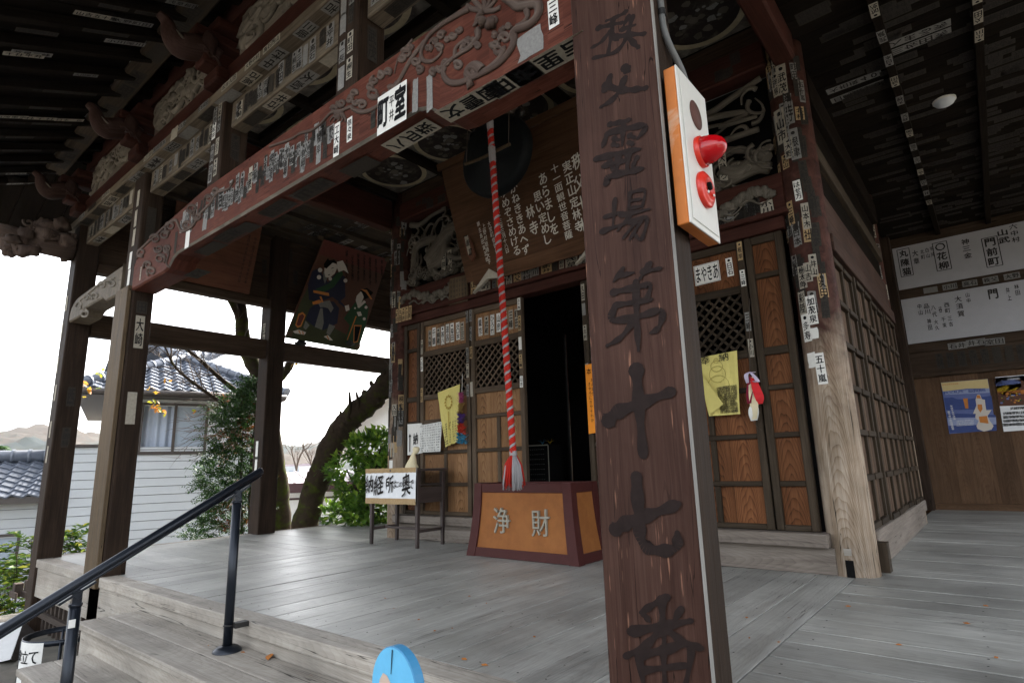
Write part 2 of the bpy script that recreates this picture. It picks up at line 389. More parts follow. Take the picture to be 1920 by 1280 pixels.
    def lathe(s, prof, o, ax, n=24, m=0, sm=True):
        # prof: (r, h) list along axis ax from o
        ax = V(ax).normalized(); a = V((1, 0, 0)) if abs(ax.x) < .9 else V((0, 1, 0)); a = (a-ax*a.dot(ax)).normalized(); b = ax.cross(a); o = V(o)
        rings = [s.add([o+ax*h+(a*math.cos(2*math.pi*j/n)+b*math.sin(2*math.pi*j/n))*max(r, 1e-4) for j in range(n)]) for r, h in prof]
        for i in range(len(prof)-1):
            for j in range(n):
                jj = (j+1) % n
                s.face([rings[i]+j, rings[i]+jj, rings[i+1]+jj, rings[i+1]+j], [(prof[i][1], j/n), (prof[i][1], (j+1)/n), (prof[i+1][1], (j+1)/n), (prof[i+1][1], j/n)], m, sm)
    def blob(s, c, r, m=0, seed=0., amp=.25, fq=1.5, nu=12, nv=8):
        c = V(c); r = V(r); rows = []
        for i in range(nv+1):
            th = math.pi*i/nv; row = []
            for j in range(nu):
                ph = 2*math.pi*j/nu; d = V((math.sin(th)*math.cos(ph), math.sin(th)*math.sin(ph), math.cos(th)))
                q = 1+amp*noise.noise(d*fq+V((seed, seed*1.7, 0)))*2
                row.append(c+V((d.x*r.x, d.y*r.y, d.z*r.z))*q)
            rows.append(s.add(row))
        for i in range(nv):
            for j in range(nu):
                jj = (j+1) % nu
                s.face([rows[i]+j, rows[i+1]+j, rows[i+1]+jj, rows[i]+jj], [(i*.1, j*.1), (i*.1+.1, j*.1), (i*.1+.1, j*.1+.1), (i*.1, j*.1+.1)], m, True)
    def char(s, ch, c, r, u, w, h, m=0, bold=.02, shear=0., ext=None, wob=0., lone=False):
        if bold >= .02 and not ext and not lone:           # heavy strokes: overlaid copies, a hair apart
            nn = r.cross(u).normalized(); q = bold*.8
            sh = ((0, 0), (1, .3), (-1, -.3), (.4, 1), (-.4, -1), (.9, .9)) if w*h > .012 else ((.7, .5), (-.7, -.5))
            for i, (dx, dy) in enumerate(sh):
                s.char(ch, V(c)+r*(dx*q*w)+u*(dy*q*h)+nn*(.00015*i), r, u, w*.95, h*.95, m, 0, shear, None, wob, True)
            return
        vs, fs = glyph(ch, bold)
        if not vs: return
        c = V(c); P = []
        for x, y in vs:
            yy = y + shear*x; xx = x
            if wob: xx += wob*.5*noise.noise(V((x*2, y*2, h*70))); yy += wob*.5*noise.noise(V((x*2+9, y*2, h*70)))
            P.append(c+r*(xx*w)+u*(yy*h))
        b0 = s.add(P)
        for f in fs: s.face([b0+i for i in f], [(0, 0)]*len(f), m)
        if ext:
            b1 = s.add([p+ext for p in P]); ed = {}
            for f in fs:
                for i in range(len(f)):
                    e = (f[i], f[(i+1) % len(f)]); ed[e] = 1
            for f in fs: s.face([b1+i for i in f], [(0, 0)]*len(f), m)
            for (a, b) in ed:
                if (b, a) not in ed: s.face([b0+a, b0+b, b1+b, b1+a], [(0, 0)]*4, m)
    def text_col(s, t, top, r, u, w, pitch, m=0, bold=.02, shear=0., wob=0.):
        p = V(top)
        for ch in t:
            if ch != ' ': s.char(ch, p, r, u, w, pitch*.9, m, bold, shear, wob=wob)
            p = p-u*pitch
    def build(s, name, mats, parent=None, bevel=0., smooth=None, seg=1):
        me = bpy.data.meshes.new(name); me.from_pydata(s.v, [], s.f)
        ul = me.uv_layers.new(name='UVMap'); flat = [c for fu in s.uv for p in fu for c in p]
        ul.data.foreach_set('uv', flat)
        me.polygons.foreach_set('material_index', s.mi)
        me.polygons.foreach_set('use_smooth', s.sm if smooth is None else [smooth]*len(s.f))
        for mm in ([mats] if isinstance(mats, str) else mats): me.materials.append(MATS[mm])
        me.update()
        o = bpy.data.objects.new(name, me); COL.objects.link(o)
        if parent is not None: o.parent = parent; o.matrix_parent_inverse = pinv(parent)
        if bevel:
            b = o.modifiers.new('bevel', 'BEVEL'); b.width = bevel; b.segments = seg; b.limit_method = 'ANGLE'; b.angle_limit = R_(50)
        return o
def pinv(p): return Matrix.Translation(-p.location) if p.type == 'EMPTY' else Matrix.Identity(4)
def tag(o, label, cat, group=None):
    o['label'] = label; o['category'] = cat
    if group: o['group'] = group
    return o
def thing(name, label, cat, loc, group=None):
    o = bpy.data.objects.new(name, None); COL.objects.link(o); o.location = loc; o.empty_display_size = .2
    return tag(o, label, cat, group)
def struct(o): o['kind'] = 'structure'; return o
X, Y, Z = V((1, 0, 0)), V((0, 1, 0)), V((0, 0, 1))
def boards(mb, axis, a0, a1, b0, b1, z0, z1, wd, gap=.004, m=0, jit=.0, seg=None):
    # planks running along axis ('x' or 'y'); a = range along, b = range across
    b = b0
    while b < b1-1e-4:
        w_ = wd*ru(.85, 1.15); e = min(b+w_, b1); dz = ru(-jit, jit)
        cuts = [a0, a1] if not seg else [a0]+[a0+(a1-a0)*(i+ru(.2, .8))/seg for i in range(seg)]+[a1]
        for c0, c1 in zip(cuts, cuts[1:]):
            if axis == 'x': mb.box((c0+.001, b+gap/2, z0), (c1-.001, e-gap/2, z1+dz), m)
            else: mb.box((b+gap/2, c0+.001, z0), (e-gap/2, c1-.001, z1+dz), m)
        b = e

# ================================================================== SETTING: ground, veranda floor
XL, XR = -6.53, -1.02          # hall columns
YF = 5.46                      # facade column row
YP = 1.975                     # front face of the porch posts
def gz(x, y):
    if x > -10.2: h = -0.78
    else: h = -0.78 - 2.0*min(1, (-10.2-x)/2.2)**1.2
    return h + .02*noise.noise(V((x*.8, y*.8, 0)))
mb = MB(); N_ = 90
xs = [-900*(1-i/N_)**2.6-9 if i < N_ else -9 for i in range(N_)] + [-9+i*1.5 for i in range(1, 25)] + [40, 90, 200, 500]
ys = [-60, -25, -12, -6] + [-4+i*.8 for i in range(40)] + [32, 40, 55, 80, 120, 200, 350, 600, 900]
idx = [[len(mb.v)+i*len(ys)+j for j in range(len(ys))] for i in range(len(xs))]
mb.v = [(x, y, gz(x, y)) for x in xs for y in ys]
for i in range(len(xs)-1):
    for j in range(len(ys)-1):
        mb.face([idx[i][j], idx[i+1][j], idx[i+1][j+1], idx[i][j+1]], [(xs[i], ys[j]), (xs[i+1], ys[j]), (xs[i+1], ys[j+1]), (xs[i], ys[j+1])], 0, True)
struct(mb.build('ground', 'ground'))
# hills: two ridges far beyond the town, crowns of the wood as lumps
def hill(name, dist, prof, depth, a0, a1, na=260, nr=26, seed=0):
    mb = MB(); rows = []
    for i in range(na+1):
        a = a0+(a1-a0)*i/na; H = prof(a); row = []
        for j in range(nr+1):
            t = j/nr; d = dist-depth*(1-t)
            x, y = -math.sin(a)*d, math.cos(a)*d
            z = -3+(H+3)*(t**.75) if t <= 1 else 0
            lump = 4.2*abs(noise.noise(V((x*.085, y*.085, seed))))+2.2*noise.noise(V((x*.25, y*.25, seed+3)))
            z += lump*min(1, t*4)+6*noise.noise(V((x*.012, y*.012, seed)))*t
            row.append(len(mb.v)); mb.v.append((x, y, z))
        for k in range(2):
            row.append(len(mb.v)); d = dist+60*(k+1); mb.v.append((-math.sin(a)*d, math.cos(a)*d, -3+(H+3)*(.6-.6*k)))
        rows.append(row)
    for i in range(na):
        for j in range(len(rows[0])-1):
            mb.face([rows[i][j], rows[i+1][j], rows[i+1][j+1], rows[i][j+1]], [(0, 0)]*4, 0, True)
    struct(mb.build(name, 'hill'))
def azpx(px): return YAW+math.atan((960-px)/FOC)
def prof_a(a):
    px = 960-FOC*math.tan(a-YAW) if abs(a-YAW) < 1.4 else -2000
    t = max(0., min(1., (px+300)/560)); return 35-13*t+2.2*math.sin(px*.021)
hill('hills', 430, prof_a, 190, R_(20), R_(150), seed=1)
def prof_b(a):
    px = 960-FOC*math.tan(a-YAW); t = max(0., min(1., (px-200)/450)); return 25-3*t
hill('hills', 620, prof_b, 170, R_(5), R_(95), na=200, seed=5)

# veranda floor: planks run towards the hall in front of it and along the facade on both sides
mb = MB(); mb.box((-8.92, 2.10, -.10), (1.61, 12.0, -.055), 1)  # black sheet added under the planks: stops light leaking up through the gaps
boards(mb, 'y', 2.135, 5.48, -6.60, -1.0, -.05, 0, .26, .007, 0, .002)
boards(mb, 'x', -8.93, -6.604, 2.135, 9.5, -.05, 0, .27, .005, 0, .0015)
boards(mb, 'x', -.996, 1.62, 2.02, 12.1, -.05, 0, .27, .011, 0, .002)
for x0, x1, my in ((-6.60, -1.0, 0), (-8.93, -6.604, 0)): pass
def nail(x, y): q = ru(.004, .0065); k = mb.add([(x+q*math.cos(a*1.047), y+q*math.sin(a*1.047), .0028) for a in range(6)]); mb.face(list(range(k, k+6)), [(0, 0)]*6, 1)
for y in (2.24, 3.05, 3.95, 4.85):
    x = -6.5
    while x < -1.1: nail(x+ru(-.02, .02), y+ru(-.02, .02)); nail(x+.14+ru(-.02, .02), y+ru(-.02, .02)); x += .26
for x in (-.9, -.2, .55, 1.3, -8.8, -7.8, -6.75):
    y = 2.2
    while y < 9: nail(x+ru(-.02, .02), y+ru(-.02, .02)); y += ru(.13, .28)
floor_o = struct(mb.build('veranda_floor', ['floor', 'black'], bevel=.0015))
mb = MB()
mb.box((-8.84, 1.975, -.085), (-6.99, 2.131, .004)); mb.box((-6.63, 1.975, -.085), (-1.2, 2.131, .004)); mb.box((-.80, 1.975, -.085), (1.62, 2.015, .004))
mb.box((-8.84, 1.995, -.40), (1.62, 2.06, -.088)); mb.box((-9.03, 2.22, -.10), (-8.935, 9.5, .004)); mb.box((-9.0, 2.3, -.5), (-8.95, 9.5, -.103))
mb.box((1.625, 1.975, -.1), (1.72, 12.1, .004))
struct(mb.build('veranda_edge', 'edge', bevel=.008, seg=2))

# ================================================================== TEMPLE
hall = thing('temple_hall', 'old dark wooden temple hall with carved red porch beam, pasted with paper slips', 'temple', (-3.8, 5.0, 0))
def part(mb, name, mats, parent=None, **k): return mb.build(name, mats, parent or hall, **k)

# ---- roof with its boarded underside
EZ, SL = 4.42, .42
def rz(x, y): return EZ+SL*min(x+11, 3.6-x, y-.1, 14.5-y)
mb = MB()
c = [(-11, .1), (3.6, .1), (3.6, 14.5), (-11, 14.5)]; hh = 7.2
rp = [(-11+hh, 7.3), (3.6-hh, 7.3)]
E0 = [V((x, y, EZ)) for x, y in c]; T0 = [V((rp[0][0], rp[0][1], EZ+SL*hh)), V((rp[1][0]+.02, rp[1][1], EZ+SL*hh))]
up = V((0, 0, .22))
for f in ((E0[0], E0[1], T0[1], T0[0]), (E0[2], E0[3], T0[0], T0[1])): mb.quad(f[0]+up, f[1]+up, f[2]+up, f[3]+up)
for f in ((E0[3], E0[0], T0[0]), (E0[1], E0[2], T0[1])): mb.poly([p+up for p in f])
for a, b in zip(E0, E0[1:]+E0[:1]): mb.quad(a, b, b+up, a+up)
part(mb, 'roof', 'tile_dark')
mb = MB()
def slopebox(p0, p1, w_, h_, m=0):
    d = V(p1)-V(p0); n = (V((-d.x*d.z, -d.y*d.z, d.x**2+d.y**2))).normalized(); s = d.cross(n).normalized()*w_/2
    P0, P1 = V(p0), V(p1); mb.hexa([P0-s, P1-s, P1+s, P0+s, P0-s+n*h_, P1-s+n*h_, P1+s+n*h_, P0+s+n*h_], m)
x = -10.9
while x < 3.5:                                             # front eave boards and rafters
    d = min(2.2, x+11, 3.6-x)
    if d > .1: slopebox((x, .1, EZ-.03), (x, .1+d, EZ-.03+SL*d), .262, .02)
    x += .27
y = .3
while y < 14.3:
    d = min(3.0, y-.1, 14.5-y)
    slopebox((-11, y, EZ-.03), (-11+d, y, EZ-.03+SL*d), .262, .02)
    slopebox((3.6, y, EZ-.03), (3.6-d, y, EZ-.03+SL*d), .262, .02)
    y += .27
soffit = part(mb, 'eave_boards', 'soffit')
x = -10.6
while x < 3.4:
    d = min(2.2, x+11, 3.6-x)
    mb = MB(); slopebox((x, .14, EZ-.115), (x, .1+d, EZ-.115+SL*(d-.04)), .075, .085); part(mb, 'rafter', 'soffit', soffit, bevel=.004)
    x += .42

# ---- porch posts and side posts
def sq_post(x0, x1, y0, y1, z0, z1, m='post'):
    mb = MB(); mb.box((x0, y0, z0), (x1, y1, z1)); return part(mb, 'porch_post', m, bevel=.018, seg=2)
sq_post(-9.05, -8.79, 1.97, 2.215, -.9, 4.15)
sq_post(-6.95, -6.635, 1.995, 2.195, -.9, 4.12)
sq_post(-1.15, -.825, 1.97, 2.17, -.9, 4.12)
sq_post(-9.06, -8.76, 4.60, 4.88, -.9, 4.9)
sq_post(-9.06, -8.80, 8.0, 8.28, -.9, 4.9)
# struts between porch beam and upper tie
for x0 in (-5.03, -3.09):
    mb = MB(); mb.box((x0, 1.985, 3.30), (x0+.235, 2.21, 4.13)); part(mb, 'strut', 'post', bevel=.01)
# upper tie beam (worn front edge) with the recessed plank under it
mb = MB(); mb.box((-9.2, 1.93, 4.135), (1.9, 2.30, 4.222)); part(mb, 'tie_beam', 'beam_worn', bevel=.01)
for x0, x1 in ((-8.785, -6.955), (-6.63, -5.035), (-4.79, -3.095), (-2.85, -1.155)):
    mb = MB(); mb.box((x0, 2.05, 3.885), (x1, 2.185, 4.131)); part(mb, 'tie_plank', 'beam_worn', bevel=.008)
mb = MB(); mb.box((-9.1, 2.0, 4.226), (1.9, 2.2, 4.50)); part(mb, 'bracket_sill', 'red_dark', bevel=.01)
mb = MB(); mb.box((-9.4, 1.62, 4.98), (2.0, 1.84, 5.16)); part(mb, 'purlin', 'ceiling_left', bevel=.02)
mb = MB(); mb.box((-9.1, 2.02, 4.985), (1.9, 2.2, 5.25)); part(mb, 'wall_plate', 'red_dark')

# ---- rainbow beams with carved scrolls
def beam(x0, x1, zt0, zt1, zb, end, y0=1.972, y1=2.19, lift=.115, red='red'):
    n = 60; top = []; bot = []
    for i in range(n+1):
        t = i/n; x = x0+(x1-x0)*t
        e0 = min(1, (x-x0)/.32); zt = zt0+(zt1-zt0)*min(1, (x-x0)/1.6)**.8 - .17*(1-math.sqrt(max(0, 1-(1-e0)**2)))
        di = min(x-x0, x1-x); s_ = max(0., min(1., (di-end)/.20)); s_ = s_*s_*(3-2*s_)
        top.append(V((x, 0, zt))); bot.append(V((x, 0, zb+lift*s_)))
    mb = MB(); F = lambda p, y: V((p.x, y, p.z))
    ch = .016
    for i in range(n):
        t0, t1, b0, b1 = top[i], top[i+1], bot[i], bot[i+1]
        u0, u1 = t0.x, t1.x; dz = V((0, 0, ch))
        def q(a, b, c, d, va, vb, m=0):
            k = mb.add((a, b, c, d)); mb.face([k, k+1, k+2, k+3], [(u0, va), (u1, va), (u1, vb), (u0, vb)], m)
        q(F(b0+dz, y0), F(b1+dz, y0), F(t1-dz*2, y0), F(t0-dz*2, y0), b0.z, t0.z)
        q(F(t0-dz*2, y0), F(t1-dz*2, y0), F(t1, y0+ch*2), F(t0, y0+ch*2), .5, .52)
        q(F(t0, y0+ch*2), F(t1, y0+ch*2), F(t1, y1), F(t0, y1), .6, .8)
        q(F(b0, y0+ch), F(b1, y0+ch), F(b1+dz, y0), F(b0+dz, y0), .7, .72, 1 if min(u0-x0, x1-u1) > end else 0)
        q(F(b0, y1), F(b1, y1), F(b1, y0+ch), F(b0, y0+ch), .9, 1.1, 0)
        q(F(b1, y1), F(b0, y1), F(t0, y1), F(t1, y1), .3, .7)
    for i, sgn in ((0, 1), (n, -1)):
        mb.quad(F(top[i], y0), F(top[i], y1), F(bot[i], y1), F(bot[i], y0))
    return mb
rb = part(beam(-6.60, -1.155, 3.22, 3.385, 2.775, .86), 'rainbow_beam', ['red', 'carved'])
gb = part(beam(-8.755, -6.955, 3.10, 3.15, 2.82, .42, lift=.07), 'rainbow_beam', ['beam_worn', 'carved'])
def smooth(pts, k=4):
    out = []; n = len(pts)
    for i in range(n-1):
        p0, p1, p2, p3 = pts[max(i-1, 0)], pts[i], pts[i+1], pts[min(i+2, n-1)]
        for j in range(k):
            t = j/k; out.append(.5*((2*p1)+(p2-p0)*t+(2*p0-5*p1+4*p2-p3)*t*t+(3*p1-p0-3*p2+p3)*t**3))
    return out+[pts[-1]]
def zpt(ox, oy, k, p): return (ox+p[0]*k, oy+p[1]*k)
def scroll_line(mb, pts, r0, r1, y, fr, m=0, n=7, k=4, twin=False):
    P = smooth([at_y(*fr(p), y) for p in pts], k); r0 *= 1.45; r1 *= 1.3
    rr = [r0+(r1-r0)*i/(len(P)-1) for i in range(len(P))]
    mb.tube(P, rr, n, m, axis=Y, flat=.6)
def ring(mb, c, r, y, fr, turns=1.35, th=.012, m=0, cw=1, shrink=.35, ph=0.):
    pts = []
    for i in range(15):
        a = ph+cw*turns*2*math.pi*i/14; q = r*(1-(1-shrink)*i/14); pts.append((c[0]+q*math.cos(a), c[1]+q*.85*math.sin(a)))
    scroll_line(mb, pts, th, th*.45, y, fr, m, 6, 2)
YB = 1.968
f1 = lambda p: zpt(780, 0, 1/6, p)
f2 = lambda p: zpt(480, 60, 1/6, p)
f3 = lambda p: zpt(230, 260, 320/1365, p)
mb = MB()
scroll_line(mb, [(980, -60), (1080, 10), (1150, 70), (1240, 60), (1350, 40), (1385, 90), (1360, 190), (1270, 280), (1130, 335), (1085, 385), (1105, 440), (1070, 550), (970, 680), (840, 775), (720, 835), (600, 890), (480, 935), (370, 925), (310, 850), (310, 770), (350, 710), (430, 640), (440, 560), (480, 505), (560, 450)], .021, .010, YB, f1)
scroll_line(mb, [(1240, 110), (1255, 190), (1190, 260), (1120, 290)], .013, .006, YB, f1)
scroll_line(mb, [(1000, 560), (930, 660), (830, 750), (740, 800)], .013, .008, YB, f1)
scroll_line(mb, [(740, 800), (700, 760), (640, 745), (585, 780), (575, 840), (620, 870), (660, 840), (645, 800), (620, 810)], .022, .010, YB, f1)
scroll_line(mb, [(600, 100), (520, 140), (440, 185), (280, 285), (150, 400), (80, 520), (55, 610), (90, 685), (180, 690), (260, 630), (295, 575)], .015, .008, YB, f1)
scroll_line(mb, [(760, 130), (700, 180), (670, 260), (640, 300)], .016, .006, YB, f1)
scroll_line(mb, [(690, 330), (700, 410), (660, 470), (600, 540), (500, 600), (430, 650)], .016, .010, YB, f1)
for p in ((700, 60), (640, 105), (770, 10), (860, 50), (880, 120), (770, 60), (830, 5)):
    a = math.atan2(p[1]-130, p[0]-780); scroll_line(mb, [(780, 130), (p[0], p[1]), (p[0]+70*math.cos(a), p[1]+60*math.sin(a)-30)], .010, .012, YB, f1)
for c, r, cw in (((1000, 430), 65, 1), ((890, 500), 48, -1), ((930, 560), 60, 1), ((210, 470), 38, 1), ((285, 400), 45, -1), ((265, 540), 42, 1), ((140, 545), 36, -1), ((410, 405), 40, 1), ((490, 340), 32, -1), ((350, 440), 28, 1), ((620, 480), 45, 1), ((545, 545), 45, -1), ((590, 450), 30, 1), ((690, 520), 34, 1), ((200, 800), 42, 1), ((290, 770), 50, -1), ((340, 710), 40, 1), ((470, 740), 50, 1), ((740, 250), 60, 1), ((860, 230), 46, -1), ((1040, 290), 26, 1), ((960, 340), 26, 1), ((880, 400), 26, 1)): ring(mb, c, r, YB, f1, cw=cw, th=.0115, ph=ru(0, 6))
mb.tube([at_y(*f1((600, 880)), YB), at_y(*f1((610, 950)), YB-.01), at_y(*f1((580, 1015)), YB)], [.012, .022, .003], 6, axis=Y)
mb.tube([at_y(*f1((740, 310)), YB), at_y(*f1((745, 250)), YB-.02), at_y(*f1((755, 205)), YB)], [.012, .03, .004], 8, axis=Y)
mb.tube([at_y(*f1((800, 310)), YB), at_y(*f1((850, 260)), YB-.02), at_y(*f1((900, 205)), YB)], [.016, .035, .004], 8, axis=Y)
scroll_line(mb, [(150, 1290), (330, 1230), (430, 1185), (500, 1140), (640, 1100), (740, 1020), (850, 905), (960, 888), (1060, 842), (1100, 872), (1180, 900), (1290, 880), (1420, 790), (1560, 640), (1660, 460), (1760, 285), (1900, 105)], .007, .014, YB, f2)
for c, r, cw in (((880, 870), 40, 1), ((960, 800), 48, -1), ((920, 930), 38, 1), ((1050, 760), 38, 1), ((1100, 690), 40, -1), ((1190, 820), 56, 1), ((1130, 790), 34, -1), ((1320, 690), 70, 1), ((1330, 550), 46, -1), ((1400, 490), 42, 1), ((1480, 450), 42, -1), ((1290, 610), 40, 1), ((1520, 640), 36, 1), ((1585, 585), 34, -1), ((1450, 710), 30, 1), ((1690, 240), 56, 1), ((1650, 290), 40, -1), ((1740, 180), 40, 1), ((1800, 330), 50, 1), ((1840, 420), 42, -1)): ring(mb, c, r, YB, f2, cw=cw, th=.012, ph=ru(0, 6))
for a in range(5): scroll_line(mb, [(960, 890), (860+a*38, 960+8*a), (830+a*42, 1010)], .009, .004, YB, f2)
scroll_line(mb, [(1760, 90), (1700, 160), (1610, 280), (1580, 360), (1555, 470)], .008, .004, YB, f2)
for c, r, cw in (((560, 560), 45, 1), ((600, 620), 38, -1), ((520, 690), 40, 1), ((690, 480), 34, 1), ((740, 420), 30, -1), ((380, 700), 42, 1), ((340, 770), 40, -1), ((260, 800), 42, 1), ((290, 880), 36, -1), ((200, 1010), 36, 1), ((300, 960), 44, -1), ((230, 1060), 40, 1), ((150, 910), 38, 1), ((360, 880), 34, 1)): ring(mb, c, r, YB, f3, cw=cw, th=.013, ph=ru(0, 6))
scroll_line(mb, [(120, 960), (130, 900), (190, 840), (260, 780), (340, 700), (420, 650), (450, 700), (480, 740), (560, 700), (620, 600), (700, 520), (760, 430), (850, 400), (890, 330)], .012, .010, YB, f3)
scroll_line(mb, [(350, 860), (370, 920), (350, 1000), (380, 1030)], .014, .006, YB, f3)
part(mb, 'scroll_carving', ['carved_red'], rb)
mb = MB(); f4 = lambda p: zpt(0, 430, .33596, p)
for c, r, cw in (((440, 420), 26, 1), ((480, 380), 24, -1), ((470, 470), 26, 1), ((570, 310), 24, 1), ((625, 300), 26, -1), ((530, 370), 22, 1)): ring(mb, c, r, YB, f4, cw=cw, th=.011, ph=ru(0, 6))
scroll_line(mb, [(415, 430), (440, 400), (500, 350), (560, 300), (640, 270)], .010, .008, YB, f4)
part(mb, 'scroll_carving', ['carved'], gb)

# ---- bracket zone: carved panels, brackets, elephant noses
def carved_panel(x0, x1, z0, z1, y, seed):
    mb = MB(); mb.box((x0, y, z0), (x1, y+.03, z1)); p = part(mb, 'carved_panel', 'carved')
    mb = MB(); random.seed(seed)
    for i in range(int((x1-x0)*9)):
        cx, cz, q = ru(x0+.1, x1-.1), ru(z0+.08, z1-.08), ru(.07, .15)
        ph, cw = ru(0, 6), random.choice((1, -1)); pts = []
        for k in range(18):
            a = ph+cw*k*.5; rr = q*(1-k/21); pts.append(V((min(x1, max(x0, cx+rr*1.5*math.cos(a))), y-.01, min(z1, max(z0, cz+rr*math.sin(a))))))
        mb.tube(smooth(pts, 2), [.034*(1-.7*k/34) for k in range(35)], 7, 0, axis=Y, flat=.9)
    for i in range(int((x1-x0)*8)):
        mb.blob((ru(x0+.08, x1-.08), y, ru(z0+.08, z1-.08)), (ru(.07, .16), .04, ru(.04, .09)), 0, i+seed, .4)
        A = V((ru(x0+.1, x1-.3), y-.02, ru(z0+.05, z1-.1))); mb.tube(smooth([A, A+V((.1, 0, .05)), A+V((.2, 0, -.02)), A+V((.32, 0, .04))], 4), [.03-.002*k for k in range(13)], 6)
    part(mb, 'relief', 'carved', p)
for i, (x0, x1) in enumerate(((-8.72, -7.25), (-6.62, -5.2), (-4.68, -3.3), (-2.75, -1.3))): carved_panel(x0, x1, 4.52, 4.95, 2.03, 31+i)
random.seed(11)
def elephant(x, z, y0=1.95):
    mb = MB()
    mb.box((x-.14, y0-.06, z-.16), (x+.14, 2.2, z-.04)); mb.box((x-.10, y0-.16, z-.03), (x+.10, 2.2, z+.12))
    mb.box((x-.17, y0-.1, z+.32), (x+.17, 2.2, z+.42)); mb.box((x-.09, y0-.24, z+.22), (x+.09, 2.15, z+.31))
    br = part(mb, 'bracket', 'red_dark', bevel=.02, seg=2)
    mb = MB()
    P = smooth([V((x, y0-.02, z+.08)), V((x, y0-.16, z+.12)), V((x, y0-.27, z+.08)), V((x, y0-.34, z+.06)), V((x, y0-.40, z+.12)), V((x, y0-.44, z+.22)), V((x, y0-.51, z+.26))], 4)
    n = len(P); mb.tube(P, [max(.024, .115-.012*i/n if i < n*.4 else .11*(1-(i/n-.4)*1.3)) for i in range(n)], 12)
    for s_ in (-1, 1):
        mb.blob((x+s_*.10, y0-.12, z+.15), (.025, .07, .12), 0, 3, .15)
        mb.tube([V((x+s_*.07, y0-.23, z+.05)), V((x+s_*.09, y0-.32, z+.06)), V((x+s_*.085, y0-.39, z+.13))], [.02, .015, .003], 8, 1)
        mb.blob((x+s_*.078, y0-.2, z+.15), (.014, .02, .014), 1, 2, .05)
        for k in range(3): mb.tube(smooth([V((x+s_*.105, y0-.02-.05*k, z-.02+.03*k)), V((x+s_*.12, y0-.07-.05*k, z+.03+.03*k)), V((x+s_*.105, y0-.12-.05*k, z+.02+.03*k))], 4), .012, 6)
    part(mb, 'elephant_nose', ['elephant', 'carved'], br)
for x in (-8.93, -6.8, -4.92, -2.97, -1.0): elephant(x, 4.47)
# carved lion-like nosing at the outer corner post
mb = MB()
for i in range(34):
    t = i/33; mb.blob((-8.93+ru(-.16, .16), 1.93-.62*t+ru(-.03, .03), 3.86+.10*math.sin(t*6)+ru(-.11, .13)-.03*t), (ru(.06, .13)*(1-.4*t), ru(.07, .13), ru(.06, .12)), 0, i, .3)
mb.tube([V((-8.93, 1.95, 3.82)), V((-8.93, 1.6, 3.80)), V((-8.93, 1.30, 3.88)), V((-8.93, 1.14, 3.90))], [.15, .12, .08, .06], 10)
for i in range(12):
    t = i/11; ph = ru(0, 6); q = ru(.03, .06); c = V((-8.93+random.choice((-.17, .17)), 1.9-.5*t, 3.88+ru(-.08, .12)))
    mb.tube([c+V((0, q*(1-k/14)*math.cos(ph+k*.6), q*(1-k/14)*math.sin(ph+k*.6))) for k in range(12)], .014, 6)
part(mb, 'beam_nosing', 'carved_red')

# ---- left side: tie beam, upper boarded wall
mb = MB(); mb.box((-8.99, 2.22, 2.70), (-8.83, 9.6, 3.0)); part(mb, 'side_tie', 'beam', bevel=.015)
mb = MB(); boards(mb, 'y', 2.22, 9.6, 3.62, 4.95, -9.0, -8.9, .3)
for i, (a, b_, c_) in enumerate(mb.v): mb.v[i] = (c_, b_, a)
part(mb, 'upper_wall', 'beam')
mb = MB(); mb.box((-9.02, 2.22, 3.56), (-8.84, 9.6, 3.68)); mb.box((-9.02, 2.22, 4.72), (-8.84, 9.6, 4.90)); part(mb, 'upper_rail', 'beam', bevel=.01)
# ---- ceilings
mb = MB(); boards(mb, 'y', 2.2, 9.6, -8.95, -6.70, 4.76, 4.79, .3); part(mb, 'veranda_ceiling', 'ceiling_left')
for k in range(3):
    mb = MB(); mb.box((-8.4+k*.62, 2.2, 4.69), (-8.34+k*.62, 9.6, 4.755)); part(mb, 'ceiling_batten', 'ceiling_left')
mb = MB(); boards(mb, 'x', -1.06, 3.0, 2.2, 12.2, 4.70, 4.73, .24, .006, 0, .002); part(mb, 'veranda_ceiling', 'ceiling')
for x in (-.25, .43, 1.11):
    mb = MB(); mb.box((x-.035, 2.2, 4.60), (x+.035, 12.1, 4.696)); part(mb, 'ceiling_batten', 'ceiling', bevel=.005)
